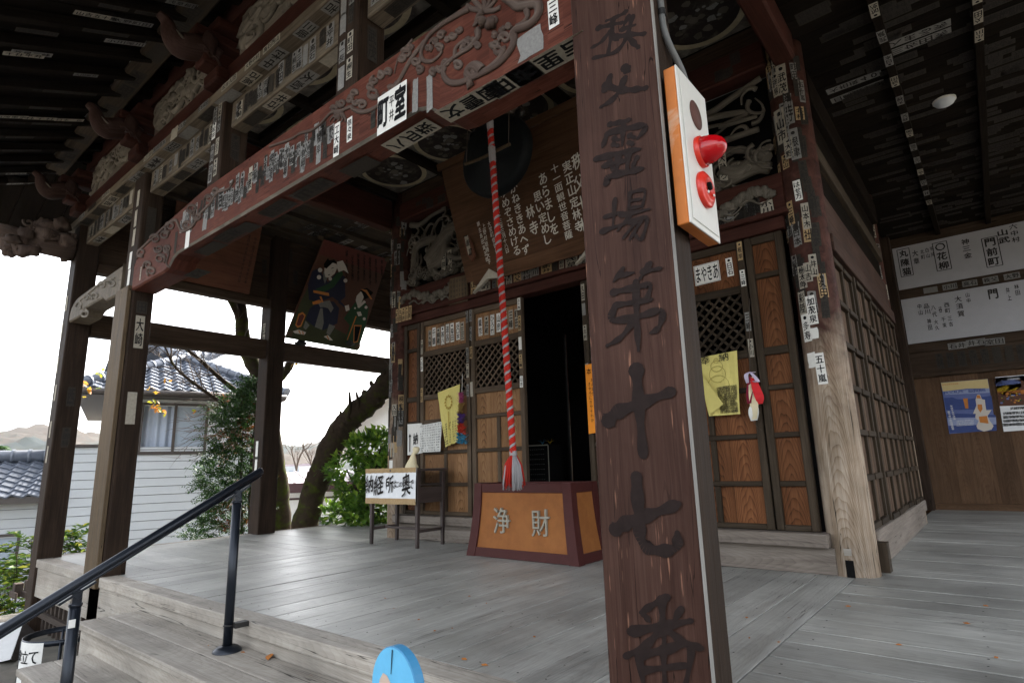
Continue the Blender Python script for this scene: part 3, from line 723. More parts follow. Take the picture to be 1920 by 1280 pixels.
# coffered ceiling of the porch with painted roundels
CZ = 5.0; cw_ = 1.1; cx0 = -6.53; cyy = [2.10, 3.17, 4.27, 5.37]
mb = MB(); mb.box((-6.6, 2.2, CZ+.004), (-1.0, 5.4, CZ+.06)); cof = part(mb, 'coffered_ceiling', 'ceiling')
for i in range(5):
    for j in range(3):
        x0, y0 = cx0+i*cw_, cyy[j]; y1 = cyy[j+1]
        mb = MB(); mb.box((x0+.07, max(y0, 2.2)+.07, CZ-.006), (x0+cw_-.07, y1-.07, CZ+.002)); 
        cc = V((x0+cw_/2, (y0+y1)/2, CZ-.008)); ry = .46; n = 40
        k0 = mb.add([cc+V((ry*math.cos(a*2*math.pi/n), ry*math.sin(a*2*math.pi/n), 0)) for a in range(n)]+[cc+V(((ry-.065)*math.cos(a*2*math.pi/n), (ry-.065)*math.sin(a*2*math.pi/n), 0)) for a in range(n)])
        for a in range(n):
            b = (a+1) % n; mb.face([k0+a, k0+n+a, k0+n+b, k0+b], [(0, 0)]*4, 1)
        mb.face([k0+n+a for a in range(n)][::-1], [(0, 0)]*n, 2)
        for q in range(26):                              # faded painted blossoms and leaves
            a, rr = ru(0, 6.28), ru(0, .33); p = cc+V((rr*math.cos(a), rr*math.sin(a), -.003)); s_ = ru(.02, .065); n2 = 7; a0 = ru(0, 6)
            mb.poly([p+V((s_*ru(.6, 1.2)*math.cos(a0-t*2*math.pi/n2), s_*ru(.5, 1.1)*math.sin(a0-t*2*math.pi/n2), -.0004*q)) for t in range(n2)], 3 if rnd() < .4 else 4)
        part(mb, 'painted_roundel', ['coffer_pale', 'ring', 'roundel', 'paper_grey', 'carved_dark'], cof)
mb = MB()
for i in range(6): mb.box((cx0+i*cw_-.05, 2.2, CZ-.10), (cx0+i*cw_+.05, 5.32, CZ-.001))
part(mb, 'coffer_rib', 'ceiling', cof, bevel=.01)
for j in range(1, 3):
    mb = MB()
    for i in range(5): mb.box((cx0+i*cw_+.053, cyy[j]-.05, CZ-.09), (cx0+(i+1)*cw_-.053, cyy[j]+.05, CZ-.002))
    part(mb, 'coffer_rib', 'ceiling', cof, bevel=.01)
for x in (-6.66, -.98):
    mb = MB(); mb.box((x-.09, 2.2, 4.45), (x+.09, 5.3, 4.90)); part(mb, 'cross_beam', 'red_dark', bevel=.02)

# ---- round hall columns
def round_col(x, y, r, z1, name='hall_column', notch=False):
    mb = MB(); n = 36
    P = [V((x, y, z)) for z in (-.02, .0, .5, 1, 1.6, 2.2, 2.8, 3.4, 4.0, z1)]
    mb.tube(P, [r*1.0, r*1.02, r*1.03, r*1.02, r, r*.99, r*.985, r*.98, r*.975, r*.97], n, voff=.76)
    o = part(mb, name, 'column')
    if notch:
        mb = MB()
        for a, z0, z1_, w_, m in ((-.02, .0, .125, .028, 0), (-.035, .16, .21, .026, 1)):
            d = V((math.sin(a), -math.cos(a), 0)); t = V((math.cos(a), math.sin(a), 0)); p = V((x, y, 0))+d*(r*1.02-.004)
            mb.hexa([p-t*w_+Z*z0, p+t*w_+Z*z0, p+t*w_+Z*z0+d*.008, p-t*w_+Z*z0+d*.008, p-t*w_+Z*z1_, p+t*w_+Z*z1_, p+t*w_+Z*z1_+d*.008, p-t*w_+Z*z1_+d*.008], m)
        part(mb, 'mortise', ['black', 'edge'], o)  # raised black block paints in the dark inside of the hole
    return o
RC = .168
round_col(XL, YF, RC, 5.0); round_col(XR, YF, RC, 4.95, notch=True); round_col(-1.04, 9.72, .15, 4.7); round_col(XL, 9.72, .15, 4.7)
mb = MB(); mb.box((-.87, 5.50, .02), (-.79, 5.62, .24)); part(mb, 'sill_peg', 'frame')

# ---- facade: sills, lintels, panels
YA = 5.36
mb = MB(); mb.box((XL+.1, 5.31, 0.0), (XR-.1, 5.40, .205)); part(mb, 'base_board', 'sill', bevel=.006)
mb = MB(); mb.box((XL+.12, 5.22, .21), (XR-.12, 5.42, .315)); part(mb, 'threshold', 'sill', bevel=.008)
mb = MB(); mb.box((XL+.15, 5.30, 2.905), (XR-.15, 5.47, 3.02)); mb.box((XL+.1, 5.25, 3.024), (XR-.1, 5.45, 3.07)); part(mb, 'lintel', 'red_dark', bevel=.006)
mb = MB(); mb.box((XL+.12, 5.33, 3.074), (XR-.12, 5.47, 3.44)); part(mb, 'nageshi_board', 'red_dark', bevel=.006)
mb = MB(); mb.box((XL+.12, 5.28, 4.52), (XR-.12, 5.5, 4.80)); part(mb, 'head_beam', 'red_dark', bevel=.015)
mb = MB(); mb.box((XL+.12, 5.50, 3.44), (XR-.12, 5.56, 4.52)); part(mb, 'transom_back', 'black')
mb = MB(); mb.box((XL+.14, 5.32, 4.80), (XR-.14, 5.48, 4.99)); part(mb, 'upper_beam', 'beam')
def rail(mb, x0, x1, z0, z1, y0=YA-.02, y1=YA+.03, m=0): mb.box((x0, y0, z0), (x1, y1, z1), m)
def leaf(x0, x1, lattice, mid, pale, frame='frame', pm='panel', name='door_panel'):
    root = MB(); st = .062
    root.box((x0, YA-.025, .32), (x0+st, YA+.035, 2.90)); root.box((x1-st, YA-.025, .32), (x1, YA+.035, 2.90))
    zs = [(.32, .365), (.675, .72), (1.08, 1.125), (1.49, 1.535), (1.80, 1.87), (2.40, 2.475), (2.83, 2.90)]
    for i, (a, b) in enumerate(zs):
        if not lattice and i == 5: a, b = 2.50, 2.55
        rail(root, x0+st, x1-st, a, b, YA-.02)
    if mid:
        xm = (x0+x1)/2
        for a, b in ((.365, .675), (.72, 1.08), (1.125, 1.49)): root.box((xm-.025, YA-.012, a), (xm+.025, YA+.03, b))
    o = part(root, name, frame, bevel=.005)
    mb = MB(); k = 3 if mid else 1; cz = [(.34, 1.83)] + ([(2.44, 2.86)] if lattice else [(1.83, 2.86)])
    for a, b in cz:
        for i in range(k):
            w_ = (x1-x0-.08)/k; mb.box((x0+.04+i*w_+.0015, YA+.012, a), (x0+.04+(i+1)*w_-.0015, YA+.026, b))
    part(mb, 'panel_board', pm, o)
    if lattice:
        mb = MB(); a0, a1, z0, z1 = x0+st, x1-st, 1.87, 2.40; sp = .098; w2 = .011
        for sgn, yy in ((1, YA-.004), (-1, YA+.006)):
            c0 = (a0-z1 if sgn > 0 else a0+z0); c1 = (a1-z0 if sgn > 0 else a1+z1); c = c0
            while c < c1:
                pts = []
                for (px, pz) in (((a0), (a0-c) if sgn > 0 else (c-a0)), ((a1), (a1-c) if sgn > 0 else (c-a1))):
                    pts.append([px, pz])
                (xa, za), (xb, zb) = pts
                def clip(xa, za, xb, zb):
                    t0, t1 = 0., 1.; dx, dz = xb-xa, zb-za
                    for p, q in ((-dz, za-z0), (dz, z1-za)):
                        if abs(p) < 1e-9: continue
                        t = q/p
                        if p < 0: t0 = max(t0, t)
                        else: t1 = min(t1, t)
                    return (t0, t1)
                t0, t1 = clip(xa, za, xb, zb)
                if t1-t0 > .02:
                    A = V((xa+(xb-xa)*t0, yy, za+(zb-za)*t0)); B = V((xa+(xb-xa)*t1, yy, za+(zb-za)*t1)); d = (B-A).normalized(); s_ = d.cross(Y)*w2; t = Y*.009
                    mb.hexa([A-s_, A+s_, A+s_+t, A-s_+t, B-s_, B+s_, B+s_+t, B-s_+t])
                c += sp*math.sqrt(2)*.72
        part(mb, 'lattice', frame, o)
    return o
leaf(-6.33, -6.0, False, False, True, 'frame', 'panel')
leaf(-5.985, -5.055, True, True, True, 'frame_pale', 'panel_pale')
leaf(-5.03, -4.185, True, True, True, 'frame_pale', 'panel_pale')
leaf(-3.335, -2.49, True, True, False, 'frame', 'panel')
leaf(-2.475, -1.555, True, True, False, 'frame', 'panel')
leaf(-1.54, -1.21, False, False, False, 'frame', 'panel')
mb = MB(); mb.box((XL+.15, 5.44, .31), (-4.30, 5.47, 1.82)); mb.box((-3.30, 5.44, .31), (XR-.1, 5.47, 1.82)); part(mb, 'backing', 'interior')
# dark shrine room behind the open door
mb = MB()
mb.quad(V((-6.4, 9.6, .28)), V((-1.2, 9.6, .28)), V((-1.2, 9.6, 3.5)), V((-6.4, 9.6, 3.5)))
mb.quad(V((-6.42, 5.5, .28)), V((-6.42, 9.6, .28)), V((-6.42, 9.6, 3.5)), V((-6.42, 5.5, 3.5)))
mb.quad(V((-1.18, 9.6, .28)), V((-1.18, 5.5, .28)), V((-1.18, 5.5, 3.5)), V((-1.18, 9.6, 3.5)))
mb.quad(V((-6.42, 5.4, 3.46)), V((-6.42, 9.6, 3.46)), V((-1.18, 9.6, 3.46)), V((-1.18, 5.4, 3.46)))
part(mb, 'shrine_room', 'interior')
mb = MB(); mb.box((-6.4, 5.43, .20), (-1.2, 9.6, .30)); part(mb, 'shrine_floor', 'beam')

# ---- carved transoms: dragon and clouds in grey wood
def transom(x0, x1, z0, z1, y, seed, flip, segs):
    random.seed(seed); mb = MB()
    for pts, r0, r1 in segs:
        P = smooth([V((x0+(x1-x0)*(1-p[0] if flip else p[0]), y+ru(-.03, .02), z0+(z1-z0)*p[1])) for p in pts], 5)
        n = len(P); mb.tube(P, [r0+(r1-r0)*i/(n-1) for i in range(n)], 8, 0, axis=Y, flat=.8)
    for i in range(46):                                     # scales, flames and curling manes
        t = ru(.03, .97); cx = x0+(x1-x0)*t; cz = z0+(z1-z0)*ru(.12, .9); A = V((cx, y+ru(-.05, .03), cz)); ph = ru(0, 6.28); q = ru(.05, .15)
        if noise.noise(V((cx*3, cz*3, seed))) < -.1: continue
        P = smooth([A+V((q*j*.5*math.cos(ph+j*.45), -.008*j, q*j*.5*math.sin(ph+j*.45))) for j in range(5)], 3)
        P = [V((min(x1, max(x0, p.x)), p.y, min(z1, max(z0, p.z)))) for p in P]; mb.tube(P, [.026*(1-.8*j/len(P)) for j in range(len(P))], 6, 0, axis=Y)
    for i in range(26):                                     # clouds along the foot and corners
        t = rnd(); cx = x0+(x1-x0)*t; cz = z0+(z1-z0)*(.04+.18*rnd()*(1+abs(t-.5)))
        mb.blob((cx, y+.01, cz), (ru(.04, .12), .05, ru(.03, .06)), 0, i+seed, .3)
        ph = ru(0, 6); q = ru(.03, .07)
        mb.tube([V((cx+q*1.3*(1-k/15)*math.cos(ph+k*.55), y-.04, cz+q*(1-k/15)*math.sin(ph+k*.55))) for k in range(13)], .011, 6)
    return part(mb, 'carved_transom', 'carved_dark' if not flip else 'carved')
drg = [([(.02, .95), (.15, .9), (.3, .96), (.5, 1.0)], .05, .02), ([(.05, .3), (.12, .55), (.22, .62), (.38, .58), (.48, .45), (.42, .3), (.3, .28)], .05, .11),
       ([(.3, .3), (.55, .62), (.75, .66), (.95, .74)], .13, .07), ([(.22, .62), (.2, .75), (.28, .85), (.36, .8)], .03, .015), ([(.32, .62), (.34, .78), (.42, .86)], .03, .01),
       ([(.42, .6), (.5, .78), (.6, .82)], .03, .01), ([(.1, .55), (.06, .7), (.12, .82), (.08, .9)], .03, .012), ([(.48, .4), (.62, .36), (.72, .44), (.86, .36)], .05, .02),
       ([(.18, .28), (.1, .16), (.05, .06)], .06, .03), ([(.55, .3), (.66, .22), (.8, .26), (.95, .2)], .05, .02), ([(.05, .25), (.1, .45), (.04, .6)], .04, .02),
       ([(.3, .26), (.38, .12), (.5, .1)], .06, .03), ([(.25, .5), (.3, .45), (.36, .48)], .06, .04), ([(.7, .62), (.78, .5), (.92, .52)], .05, .015)]
for k in range(10): drg.append(([(.3+.055*k, .42+.03*k), (.31+.055*k, .55+.025*k), (.36+.05*k, .62+.02*k)], .028, .008))
transom(XL+.22, -4.75, 3.44, 4.52, 5.40, 5, False, drg)
wav = [([(.0, .82), (.25, .86), (.5, .95), (.62, .82), (.8, .86), (1, .95)], .05, .03), ([(.1, .6), (.3, .66), (.55, .7), (.85, .62)], .05, .012), ([(.05, .5), (.2, .58), (.4, .74), (.52, .86)], .025, .01),
       ([(.55, .78), (.75, .74), (.9, .68), (.72, .64), (.95, .6)], .04, .02), ([(.0, .4), (.3, .46), (.6, .5), (.95, .48)], .055, .03), ([(.0, .3), (.35, .38), (.7, .4), (.9, .3)], .06, .03),
       ([(.1, .2), (.4, .26), (.6, .3), (.8, .36)], .04, .015), ([(.3, .5), (.45, .58), (.62, .56), (.78, .64)], .03, .01), ([(.7, .2), (.8, .14), (.92, .24), (.98, .18)], .08, .06), ([(.5, .08), (.7, .1), (.9, .14), (.98, .1)], .08, .06)]
transom(-2.75, XR-.2, 3.44, 4.52, 5.40, 8, False, wav)
random.seed(21)
# low cloud carvings on the nageshi board
for x0, x1 in ((-6.35, -5.1), (-2.3, -1.25)):
    mb = MB()
    for i in range(34):
        t = i/33; mb.blob((x0+(x1-x0)*t, 5.32, 3.30+.05*math.sin(t*9)-.06*t+ru(-.03, .03)), (.05, .03, .045), 0, i, .3)
    for i in range(9):
        c = V((x0+(x1-x0)*ru(.1, .8), 5.31, 3.17+ru(-.06, .05))); mb.tube(smooth([c, c+V((.1, 0, .03)), c+V((.2, 0, -.04)), c+V((.3, 0, .02))], 3), [.02-.0017*k for k in range(10)], 6)
    part(mb, 'cloud_carving', 'carved_dark')

# ---- right side wall of the hall
XS = -.885
mb = MB(); mb.box((XS-.06, 5.63, 0), (XS, 9.6, .17)); part(mb, 'base_board', 'sill', bevel=.006)
mb = MB(); mb.box((XS-.1, 5.62, .175), (XS+.03, 9.6, .31)); part(mb, 'threshold', 'sill', bevel=.008)
mb = MB(); mb.box((XS-.1, 5.62, 2.70), (XS+.03, 9.6, 2.86)); mb.box((XS-.1, 5.62, 2.865), (XS-.01, 9.6, 3.28)); part(mb, 'nageshi_board', 'red_brown', bevel=.006)
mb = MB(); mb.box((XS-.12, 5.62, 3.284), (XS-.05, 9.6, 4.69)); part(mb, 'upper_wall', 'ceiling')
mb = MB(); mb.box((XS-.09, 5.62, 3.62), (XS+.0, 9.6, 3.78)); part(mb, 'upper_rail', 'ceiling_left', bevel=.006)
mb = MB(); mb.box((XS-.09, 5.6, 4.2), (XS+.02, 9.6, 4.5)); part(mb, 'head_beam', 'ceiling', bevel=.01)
y = 5.66; k = 0
for y0, y1 in ((5.64, 6.62), (6.64, 7.62), (7.64, 8.62), (8.64, 9.58)):
    mb = MB(); xo = XS-.045 + (.02 if k % 2 else 0); k += 1
    for yy in (y0, (y0+y1)/2-.03, y1-.06): mb.box((xo-.03, yy, .31), (xo+.03, yy+.06, 2.70))
    for z in (.31, .70, 1.08, 1.46, 1.84, 2.22, 2.62): mb.box((xo-.02, y0+.061, z), (xo+.045, (y0+y1)/2-.031, z+.05)); mb.box((xo-.02, (y0+y1)/2+.031, z), (xo+.045, y1-.061, z+.05))
    o = part(mb, 'wall_panel', 'frame', bevel=.004)
    mb = MB(); yy = y0+.03
    while yy < y1-.05: mb.box((xo-.012, yy, .33), (xo+.004+.004*ru(0, 1), min(yy+.105, y1-.03), 2.66)); yy += .11
    part(mb, 'panel_board', 'side_panel', o)

# ---- far end wall of the side veranda
YW = 12.1
mb = MB(); xx = -1.15
while xx < 3.0:
    w_ = ru(.2, .32); mb.box((xx+.001, YW, -.02), (xx+w_-.001, YW+.03, 2.16)); xx += w_
mb.box((-1.3, YW+.045, -.1), (3.1, YW+.10, 5.4)); part(mb, 'end_wall', 'wall_board')  # last box: unseen backing added to stop light leaking between the boards
mb = MB(); mb.box((-1.2, YW-.05, 2.164), (3.0, YW+.03, 2.24)); part(mb, 'end_rail', 'beam', bevel=.01)
mb = MB(); mb.box((-1.2, YW-.01, 2.244), (3.0, YW+.04, 2.60)); mb.box((-1.2, YW-.03, 2.604), (3.0, YW+.04, 2.74)); mb.box((-1.2, YW+.01, 2.744), (3.0, YW+.04, 4.75)); part(mb, 'upper_wall', 'beam')
mb = MB(); mb.box((-1.2, YW-.06, 0), (3.0, YW-.002, .10)); part(mb, 'skirting', 'wall_board')
mb = MB(); mb.box((-1.10, YW-.25, 0), (-.95, YW-.1, 4.7)); part(mb, 'wall_post', 'post', bevel=.01)
mb = MB(); mb.box((-1.22, 9.62, 0), (-1.16, 12.1, 4.9)); part(mb, 'side_wall', 'beam')

# ================================================================== PAPER SLIPS
KAN = ['三峰', '大崎', '室町', '山市', '武蔵', '芳泉', '武茂', '大野', '五十嵐', '石井', '信太', '新井', '久田', '桜田', '平井', '林', '小川', '大島', '中村', '西山', '一桜', '御三', '秩父', '寺田', '北村', '深川', '桐生', '吉原', '日本', '浅草', '根岸', '文園', '山吉', '加茂', '東京', '高石', '八王子', '千社', '町田', '松井']
stuff = MB(); nbig = 0
SM = ['paper', 'paper_aged', 'paper_grey', 'paper_dim', 'paper_tan', 'ink', 'ink_faded', 'crane_red']
def slip(c, r, u, n, w_, h, t=None, pm=None, horiz=False, torn=None, big=False, ink=None, frame=False, off=.003):
    """one paper slip: c centre on the surface, r right, u up, n outward"""
    global nbig
    if pm is None: pm = random.choices((0, 1, 2, 3, 4), (6, 22, 34, 34, 4))[0]
    if torn is None: torn = pm in (2, 3) and rnd() < .7
    if ink is None: ink = 5 if pm in (0, 1, 4) else 6
    mb = MB() if (big and nbig < 98) else stuff
    c = V(c)+n*off; a = ru(-.03, .03); r, u = r*math.cos(a)+u*math.sin(a), u*math.cos(a)-r*math.sin(a)
    if torn:
        pts = []
        for e0, e1 in (((-1, -1), (1, -1)), ((1, -1), (1, 1)), ((1, 1), (-1, 1)), ((-1, 1), (-1, -1))):
            for k in range(4):
                t_ = k/4; x = e0[0]+(e1[0]-e0[0])*t_; y_ = e0[1]+(e1[1]-e0[1])*t_; q = 1-abs(ru(0, .3))*rnd(); pts.append(c+r*(x*w_/2*q)+u*(y_*h/2*(1-abs(ru(0, .16))*rnd())))
    else: pts = [c-r*w_/2-u*h/2, c+r*w_/2-u*h/2, c+r*w_/2+u*h/2, c-r*w_/2+u*h/2]
    mb.poly(pts, pm)
    if t is None: t = random.choice(KAN) if rnd() < .85 else ''
    if t:
        k = len(t); tp = c+n*.0012
        if frame:
            for sx, sy, ww, hh_ in ((0, .47, .96, .012), (0, -.47, .96, .012), (.47, 0, .014, .95), (-.47, 0, .014, .95)):
                q = tp+r*(sx*w_)+u*(sy*h); A, B_ = r*(ww*w_/2), u*(hh_*h/2); mb.poly([q-A-B_, q+A-B_, q+A+B_, q-A+B_], ink)
        if horiz:
            for i, ch in enumerate(t): mb.char(ch, tp+r*(w_*((i+.5)/k-.5)*.92), r, u, w_/k*.86, h*.78, ink, .035)
        else:
            top = .44
            if k < 3 and rnd() < .6 and h > .12:          # a small mark at the head of the slip
                q = tp+u*(h*.36); s_ = w_*.22; mb.poly([q+r*s_*math.cos(i*.785)+u*s_*math.sin(i*.785) for i in range(8)], ink); top = .24
            ph = (top+.45)/k
            for i, ch in enumerate(t): mb.char(ch, tp+u*(h*(top-(i+.5)*ph)), r, u, w_*.84, h*ph*.92, ink, .04)
    if mb is not stuff: nbig += 1; part(mb, 'paper_slip', SM)
FR = (X, Z, -Y)
def slip_px(px0, py0, px1, py1, y, t, pm, **k):
    a, b = at_y(px0, py0, y), at_y(px1, py1, y); slip((a+b)/2, X, Z, -Y, abs(b.x-a.x), abs(a.z-b.z), t, pm, big=True, **k)
# red beam: the legible slips first
yb = YP-.003
def slip_c(px, py, w_, h, t, pm, y=yb, **k): k.setdefault('big', True); slip(at_y(px, py, y), X, Z, -Y, w_, h, t, pm, **k)
cM = at_y(741, 201, yb)
mbS = MB(); c_ = cM-Y*.026-Z*.02
w_, h_ = .265, .255
mbS.poly([c_+V((sx*w_/2, 0, sz*h_/2)) for sx, sz in ((-1, -1), (1, -1), (1, 1), (-1, 1))], 0)
mbS.char('町', c_+V((-.078, -.0012, 0)), X, Z, .10, .20, 5, .05); mbS.char('室', c_+V((.076, -.0012, .01)), X, Z, .10, .21, 5, .05)
mbS.char('平', c_+V((0, -.0012, .045)), X, Z, .045, .075, 5, .02); mbS.char('井', c_+V((0, -.0012, -.045)), X, Z, .045, .075, 5, .02)
part(mbS, 'paper_slip', SM); nbig += 1
slip_c(632, 262, .062, .24, '工大崎', 0); slip_c(656, 243, .055, .17, '信々泉', 0); slip_c(1038, 25, .058, .155, '三峰', 0)
slip_c(994, 82, .16, .145, '', 2, torn=True); slip_c(779, 180, .05, .22, '', 2, torn=True); slip_c(806, 175, .05, .24, '', 2, torn=True); slip_c(700, 222, .05, .14, '桐一', 3)
for px, py, w_, h, t, pm in ((610, 275, .055, .18, '久井', 3), (598, 282, .06, .2, '', 2), (585, 285, .05, .17, '武茂', 3), (568, 298, .06, .22, '小川', 2), (548, 292, .055, .16, '山吉', 2), (537, 300, .06, .27, '大島', 2), (520, 305, .05, .12, '', 2), (510, 312, .055, .26, '芳泉', 2), (498, 312, .05, .15, '西', 2), (480, 325, .06, .17, '林', 2), (470, 335, .055, .2, '一桜', 1), (455, 345, .05, .23, '深川', 2), (445, 352, .06, .25, '中村', 2), (432, 362, .055, .23, '新井', 2), (415, 372, .09, .2, '吉', 2), (400, 385, .07, .23, '北村', 2), (352, 448, .085, .17, '', 0), (385, 415, .09, .17, '', 2), (330, 455, .06, .22, '', 3), (264, 513, .032, .14, '三一', 1)):
    slip_c(px, py, w_, h, t, pm, torn=(pm in (2, 3)))
for i in range(60):
    t_ = i/59; px = 340+t_*282; py = 392-(px-392)*.62+ru(-16, 12); slip_c(px, py, ru(.04, .07), ru(.1, .2), None, random.choice((2, 2, 3, 3)), big=False, off=.002, torn=True)
# soffit of the red beam (read from below)
def slip_z(px, py, z, w_, h, t, pm, **k): slip(at_z(px, py, z), X, Y, -Z, w_, h, t, pm, **k)
for px, py, t, w_, z in ((884, 190, '文雪園', .42, 2.773), (962, 150, '日本', .30, 2.773), (1030, 112, '久里吉', .45, 2.773), (770, 255, '八月桜', .42, 2.885), (675, 312, '', .3, 2.885), (585, 355, '山林', .42, 2.885), (520, 390, '新井石', .38, 2.885), (430, 440, '三林', .36, 2.885), (465, 425, '', .2, 2.885), (395, 465, '', .4, 2.885), (370, 512, '大久', .3, 2.773)):
    slip_z(px, py, z, w_, .13, t, 1 if px > 700 else 3, horiz=True, big=True, torn=False, frame=(px == 962), off=.006)
# upper tie beam: front edge, soffit, planks, struts
for x in (-8.6, -8.2, -7.7, -6.4, -6.1, -5.6, -5.1, -4.6, -4.2, -3.9):
    slip((x, 1.928, 4.178), X, Z, -Y, ru(.2, .34), .062, random.choice(KAN)+random.choice(KAN), random.choice((1, 2, 2, 3)), horiz=True, big=(rnd() < .6))
slip((-5.72, 1.925, 4.16), X, Z, -Y, .17, .13, '', 1, big=True, torn=True)
x = -8.6
while x < -1.4:
    slip((x, 1.992, 4.133), X, Y, -Z, ru(.22, .36), .095, None, random.choice((1, 2, 2, 3)), horiz=True, torn=False, big=(rnd() < .35)); x += ru(.34, .5)
for x0, x1 in ((-8.7, -7.05), (-6.55, -5.1), (-4.72, -3.15), (-2.8, -1.25)):
    x = x0+.05
    while x < x1:
        w_ = ru(.055, .11); slip((x, 2.047, 4.01+ru(-.02, .02)), X, Z, -Y, w_, ru(.13, .21), None, random.choice((1, 2, 2, 3, 3, 3)), big=(rnd() < .22), torn=rnd() < .7); x += w_+ru(-.02, .05)
    x = x0+.1
    while x < x1:
        w_ = ru(.22, .34); slip((x+w_/2, 2.117, 3.883), X, Y, -Z, w_, .095, None, random.choice((1, 2, 3)), horiz=True, torn=False, big=(rnd() < .25)); x += w_+ru(.05, .2)
for x0 in (-5.03, -3.09):
    for i, zz in enumerate((3.48, 3.68, 3.9, 4.05)):
        slip((x0+.07, 1.983, zz), X, Z, -Y, .07, .17, None, (0 if (i == 2 and x0 < -4) else 2), big=True); slip((x0+.16, 1.983, zz+.03), X, Z, -Y, .065, .16, None, random.choice((1, 2, 3)), big=(i > 1))
    slip((x0+.237, 2.1, 3.72), Y, Z, X, .08, .26, None, 3)
# porch posts
for z0, t, pm, h in ((2.36, '大崎', 1, .34), (2.62, '田', 3, .13), (1.58, '', 1, .32), (3.35, '', 3, .26), (3.6, '', 3, .26)): slip((-6.633, 2.09, z0), Y, Z, X, .085 if h > .2 else .1, h, t, pm, big=True, torn=False)
for z0 in (2.95, 3.15, 3.4, 3.62, 3.85): slip((-6.78+ru(-.04, .04), 1.993, z0), X, Z, -Y, .07, .19, '', random.choice((0, 1, 1)), big=(z0 < 3.5))
for z0 in (1.2, 1.5, 1.95, 2.3, 2.75, 3.1): slip((-8.97+ru(-.03, .08), 1.968, z0), X, Z, -Y, .06, .2, '', 1, big=False)
for z0, t in ((1.4, '御林'), (1.9, '西')): slip((-8.788, 2.1, z0), Y, Z, X, .09, .25, t, 3)
for z0, h in ((1.0, .3), (1.25, .28), (2.9, .4), (3.2, .16)): slip((-8.93, 4.598, z0), X, Z, -Y, .07, h, '' if z0 < 2 else '中川町', 0 if z0 < 2 else 1, big=True, torn=False)
# hall columns
def slip_col(cx, cy, r, a, z, w_, h, t=None, pm=None, **k):
    d = V((math.sin(a), -math.cos(a), 0)); tt = V((math.cos(a), math.sin(a), 0)); slip(V((cx, cy, z))+d*(r*1.0+.004), tt, Z, d, w_, h, t, pm, **k)
named = [(-.12, 2.12, '加茂泉', 0, .075, .25), (-.08, 1.62, '五十嵐', 0, .075, .26), (-.55, 2.2, '彩陸', 1, .07, .2), (-.5, 1.98, '多寿', 0, .075, .24), (-.45, 1.7, '', 0, .08, .13), (-.15, 1.92, '', 0, .07, .1), (-.35, 2.42, '栃太郎', 1, .07, .2), (-.05, 2.45, '山吉', 1, .065, .17), (.22, 2.5, '井山', 1, .06, .2),
         (-.5, 3.02, '三峰', 4, .06, .22), (.0, 3.2, 'はせ万', 0, .06, .19), (-.15, 3.62, '大野', 1, .075, .2), (.15, 3.64, '根津', 2, .08, .3), (-.4, 3.86, '山市', 1, .1, .34), (-.12, 3.95, '乃生', 2, .07, .24), (-.35, 4.28, '芳泉', 1, .075, .24), (-.02, 4.3, '武茂', 1, .085, .3), (-.15, 4.6, 'いけ田', 1, .09, .26), (.2, 2.95, '山本木', 1, .06, .24), (-.62, 3.9, '八', 2, .06, .2), (.12, 3.95, '寺', 2, .07, .22), (-.6, 4.35, '信', 2, .07, .2)]
for a, z, t, pm, w_, h in named: slip_col(XR, YF, RC, a, z, w_, h, t, pm, big=True, torn=(t == ''))
for i in range(70):
    z = ru(2.1, 4.7); slip_col(XR, YF, RC, ru(-1.2, .9), z, ru(.05, .08), ru(.13, .24), None, random.choice((2, 3, 3, 3, 4)), off=.001)
for i in range(95):
    z = ru(.9, 4.6); slip_col(XL, YF, RC, ru(-1.2, 1.0), z, ru(.05, .085), ru(.14, .26), None if z > 1.6 else '', random.choices((0, 1, 2, 3, 4), (1 if z < 2 else .3, 4, 8, 8, 3))[0], big=(i < 10), off=.001+.002*rnd())
for i in range(22): slip_col(-1.04, 9.72, .15, ru(-.3, 1.2), ru(1.4, 4.2), .07, .22, None, random.choice((1, 2, 3)))
# facade slips: rows over the lattices, on the lintel, on stiles
def row(x0, x1, z, w_, h, pool, dens=.9):
    x = x0
    for t in pool:
        if x > x1: break
        slip((x+w_/2, YA+.011, z+ru(-.012, .012)), X, Z, -Y, w_, h*ru(.92, 1.05), t, random.choice((0, 0, 1)), torn=False, big=True, frame=rnd() < .5); x += w_*ru(1.15, 1.6)
row(-5.86, -5.14, 2.655, .068, .25, ['井大隆', '千鶴', '桐蔵', '甚八', '道昌', '菊田', '谷口家', '三三'])
row(-4.92, -4.27, 2.655, .068, .25, ['籠京', '武蔵', 'ひろ竹', '山彦', '高石', '三峰', '町田'])
slip((-1.92, YA+.011, 2.67), X, Z, -Y, .25, .2, 'あきやま'[::-1], 0, horiz=True, torn=False, big=True, frame=True)
slip((-2.12, YA+.011, 2.66), X, Z, -Y, .075, .27, '穂みのる', 0, torn=False, big=True); slip((-1.70, YA+.011, 2.68), X, Z, -Y, .06, .18, '日石', 0, torn=False, big=True); slip((-2.25, YA+.011, 2.68), X, Z, -Y, .07, .17, '御', 0, torn=False); slip((-2.24, YA+.011, 2.53), X, Z, -Y, .08, .1, '石', 0, torn=False)
x = -5.0
while x < -1.3:
    w_ = ru(.06, .17); slip((x+w_/2, 5.326, 3.17+ru(-.03, .04)), X, Z, -Y, w_, ru(.12, .2), None, random.choice((1, 2, 2, 4, 3))); x += w_+ru(.0, .04)
x = -4.9
while x < -2.5:
    w_ = ru(.15, .28); slip((x+w_/2, 5.326, 3.37), X, Z, -Y, w_, .1, None, random.choice((1, 2, 2, 3)), horiz=True); x += w_+ru(.01, .06)
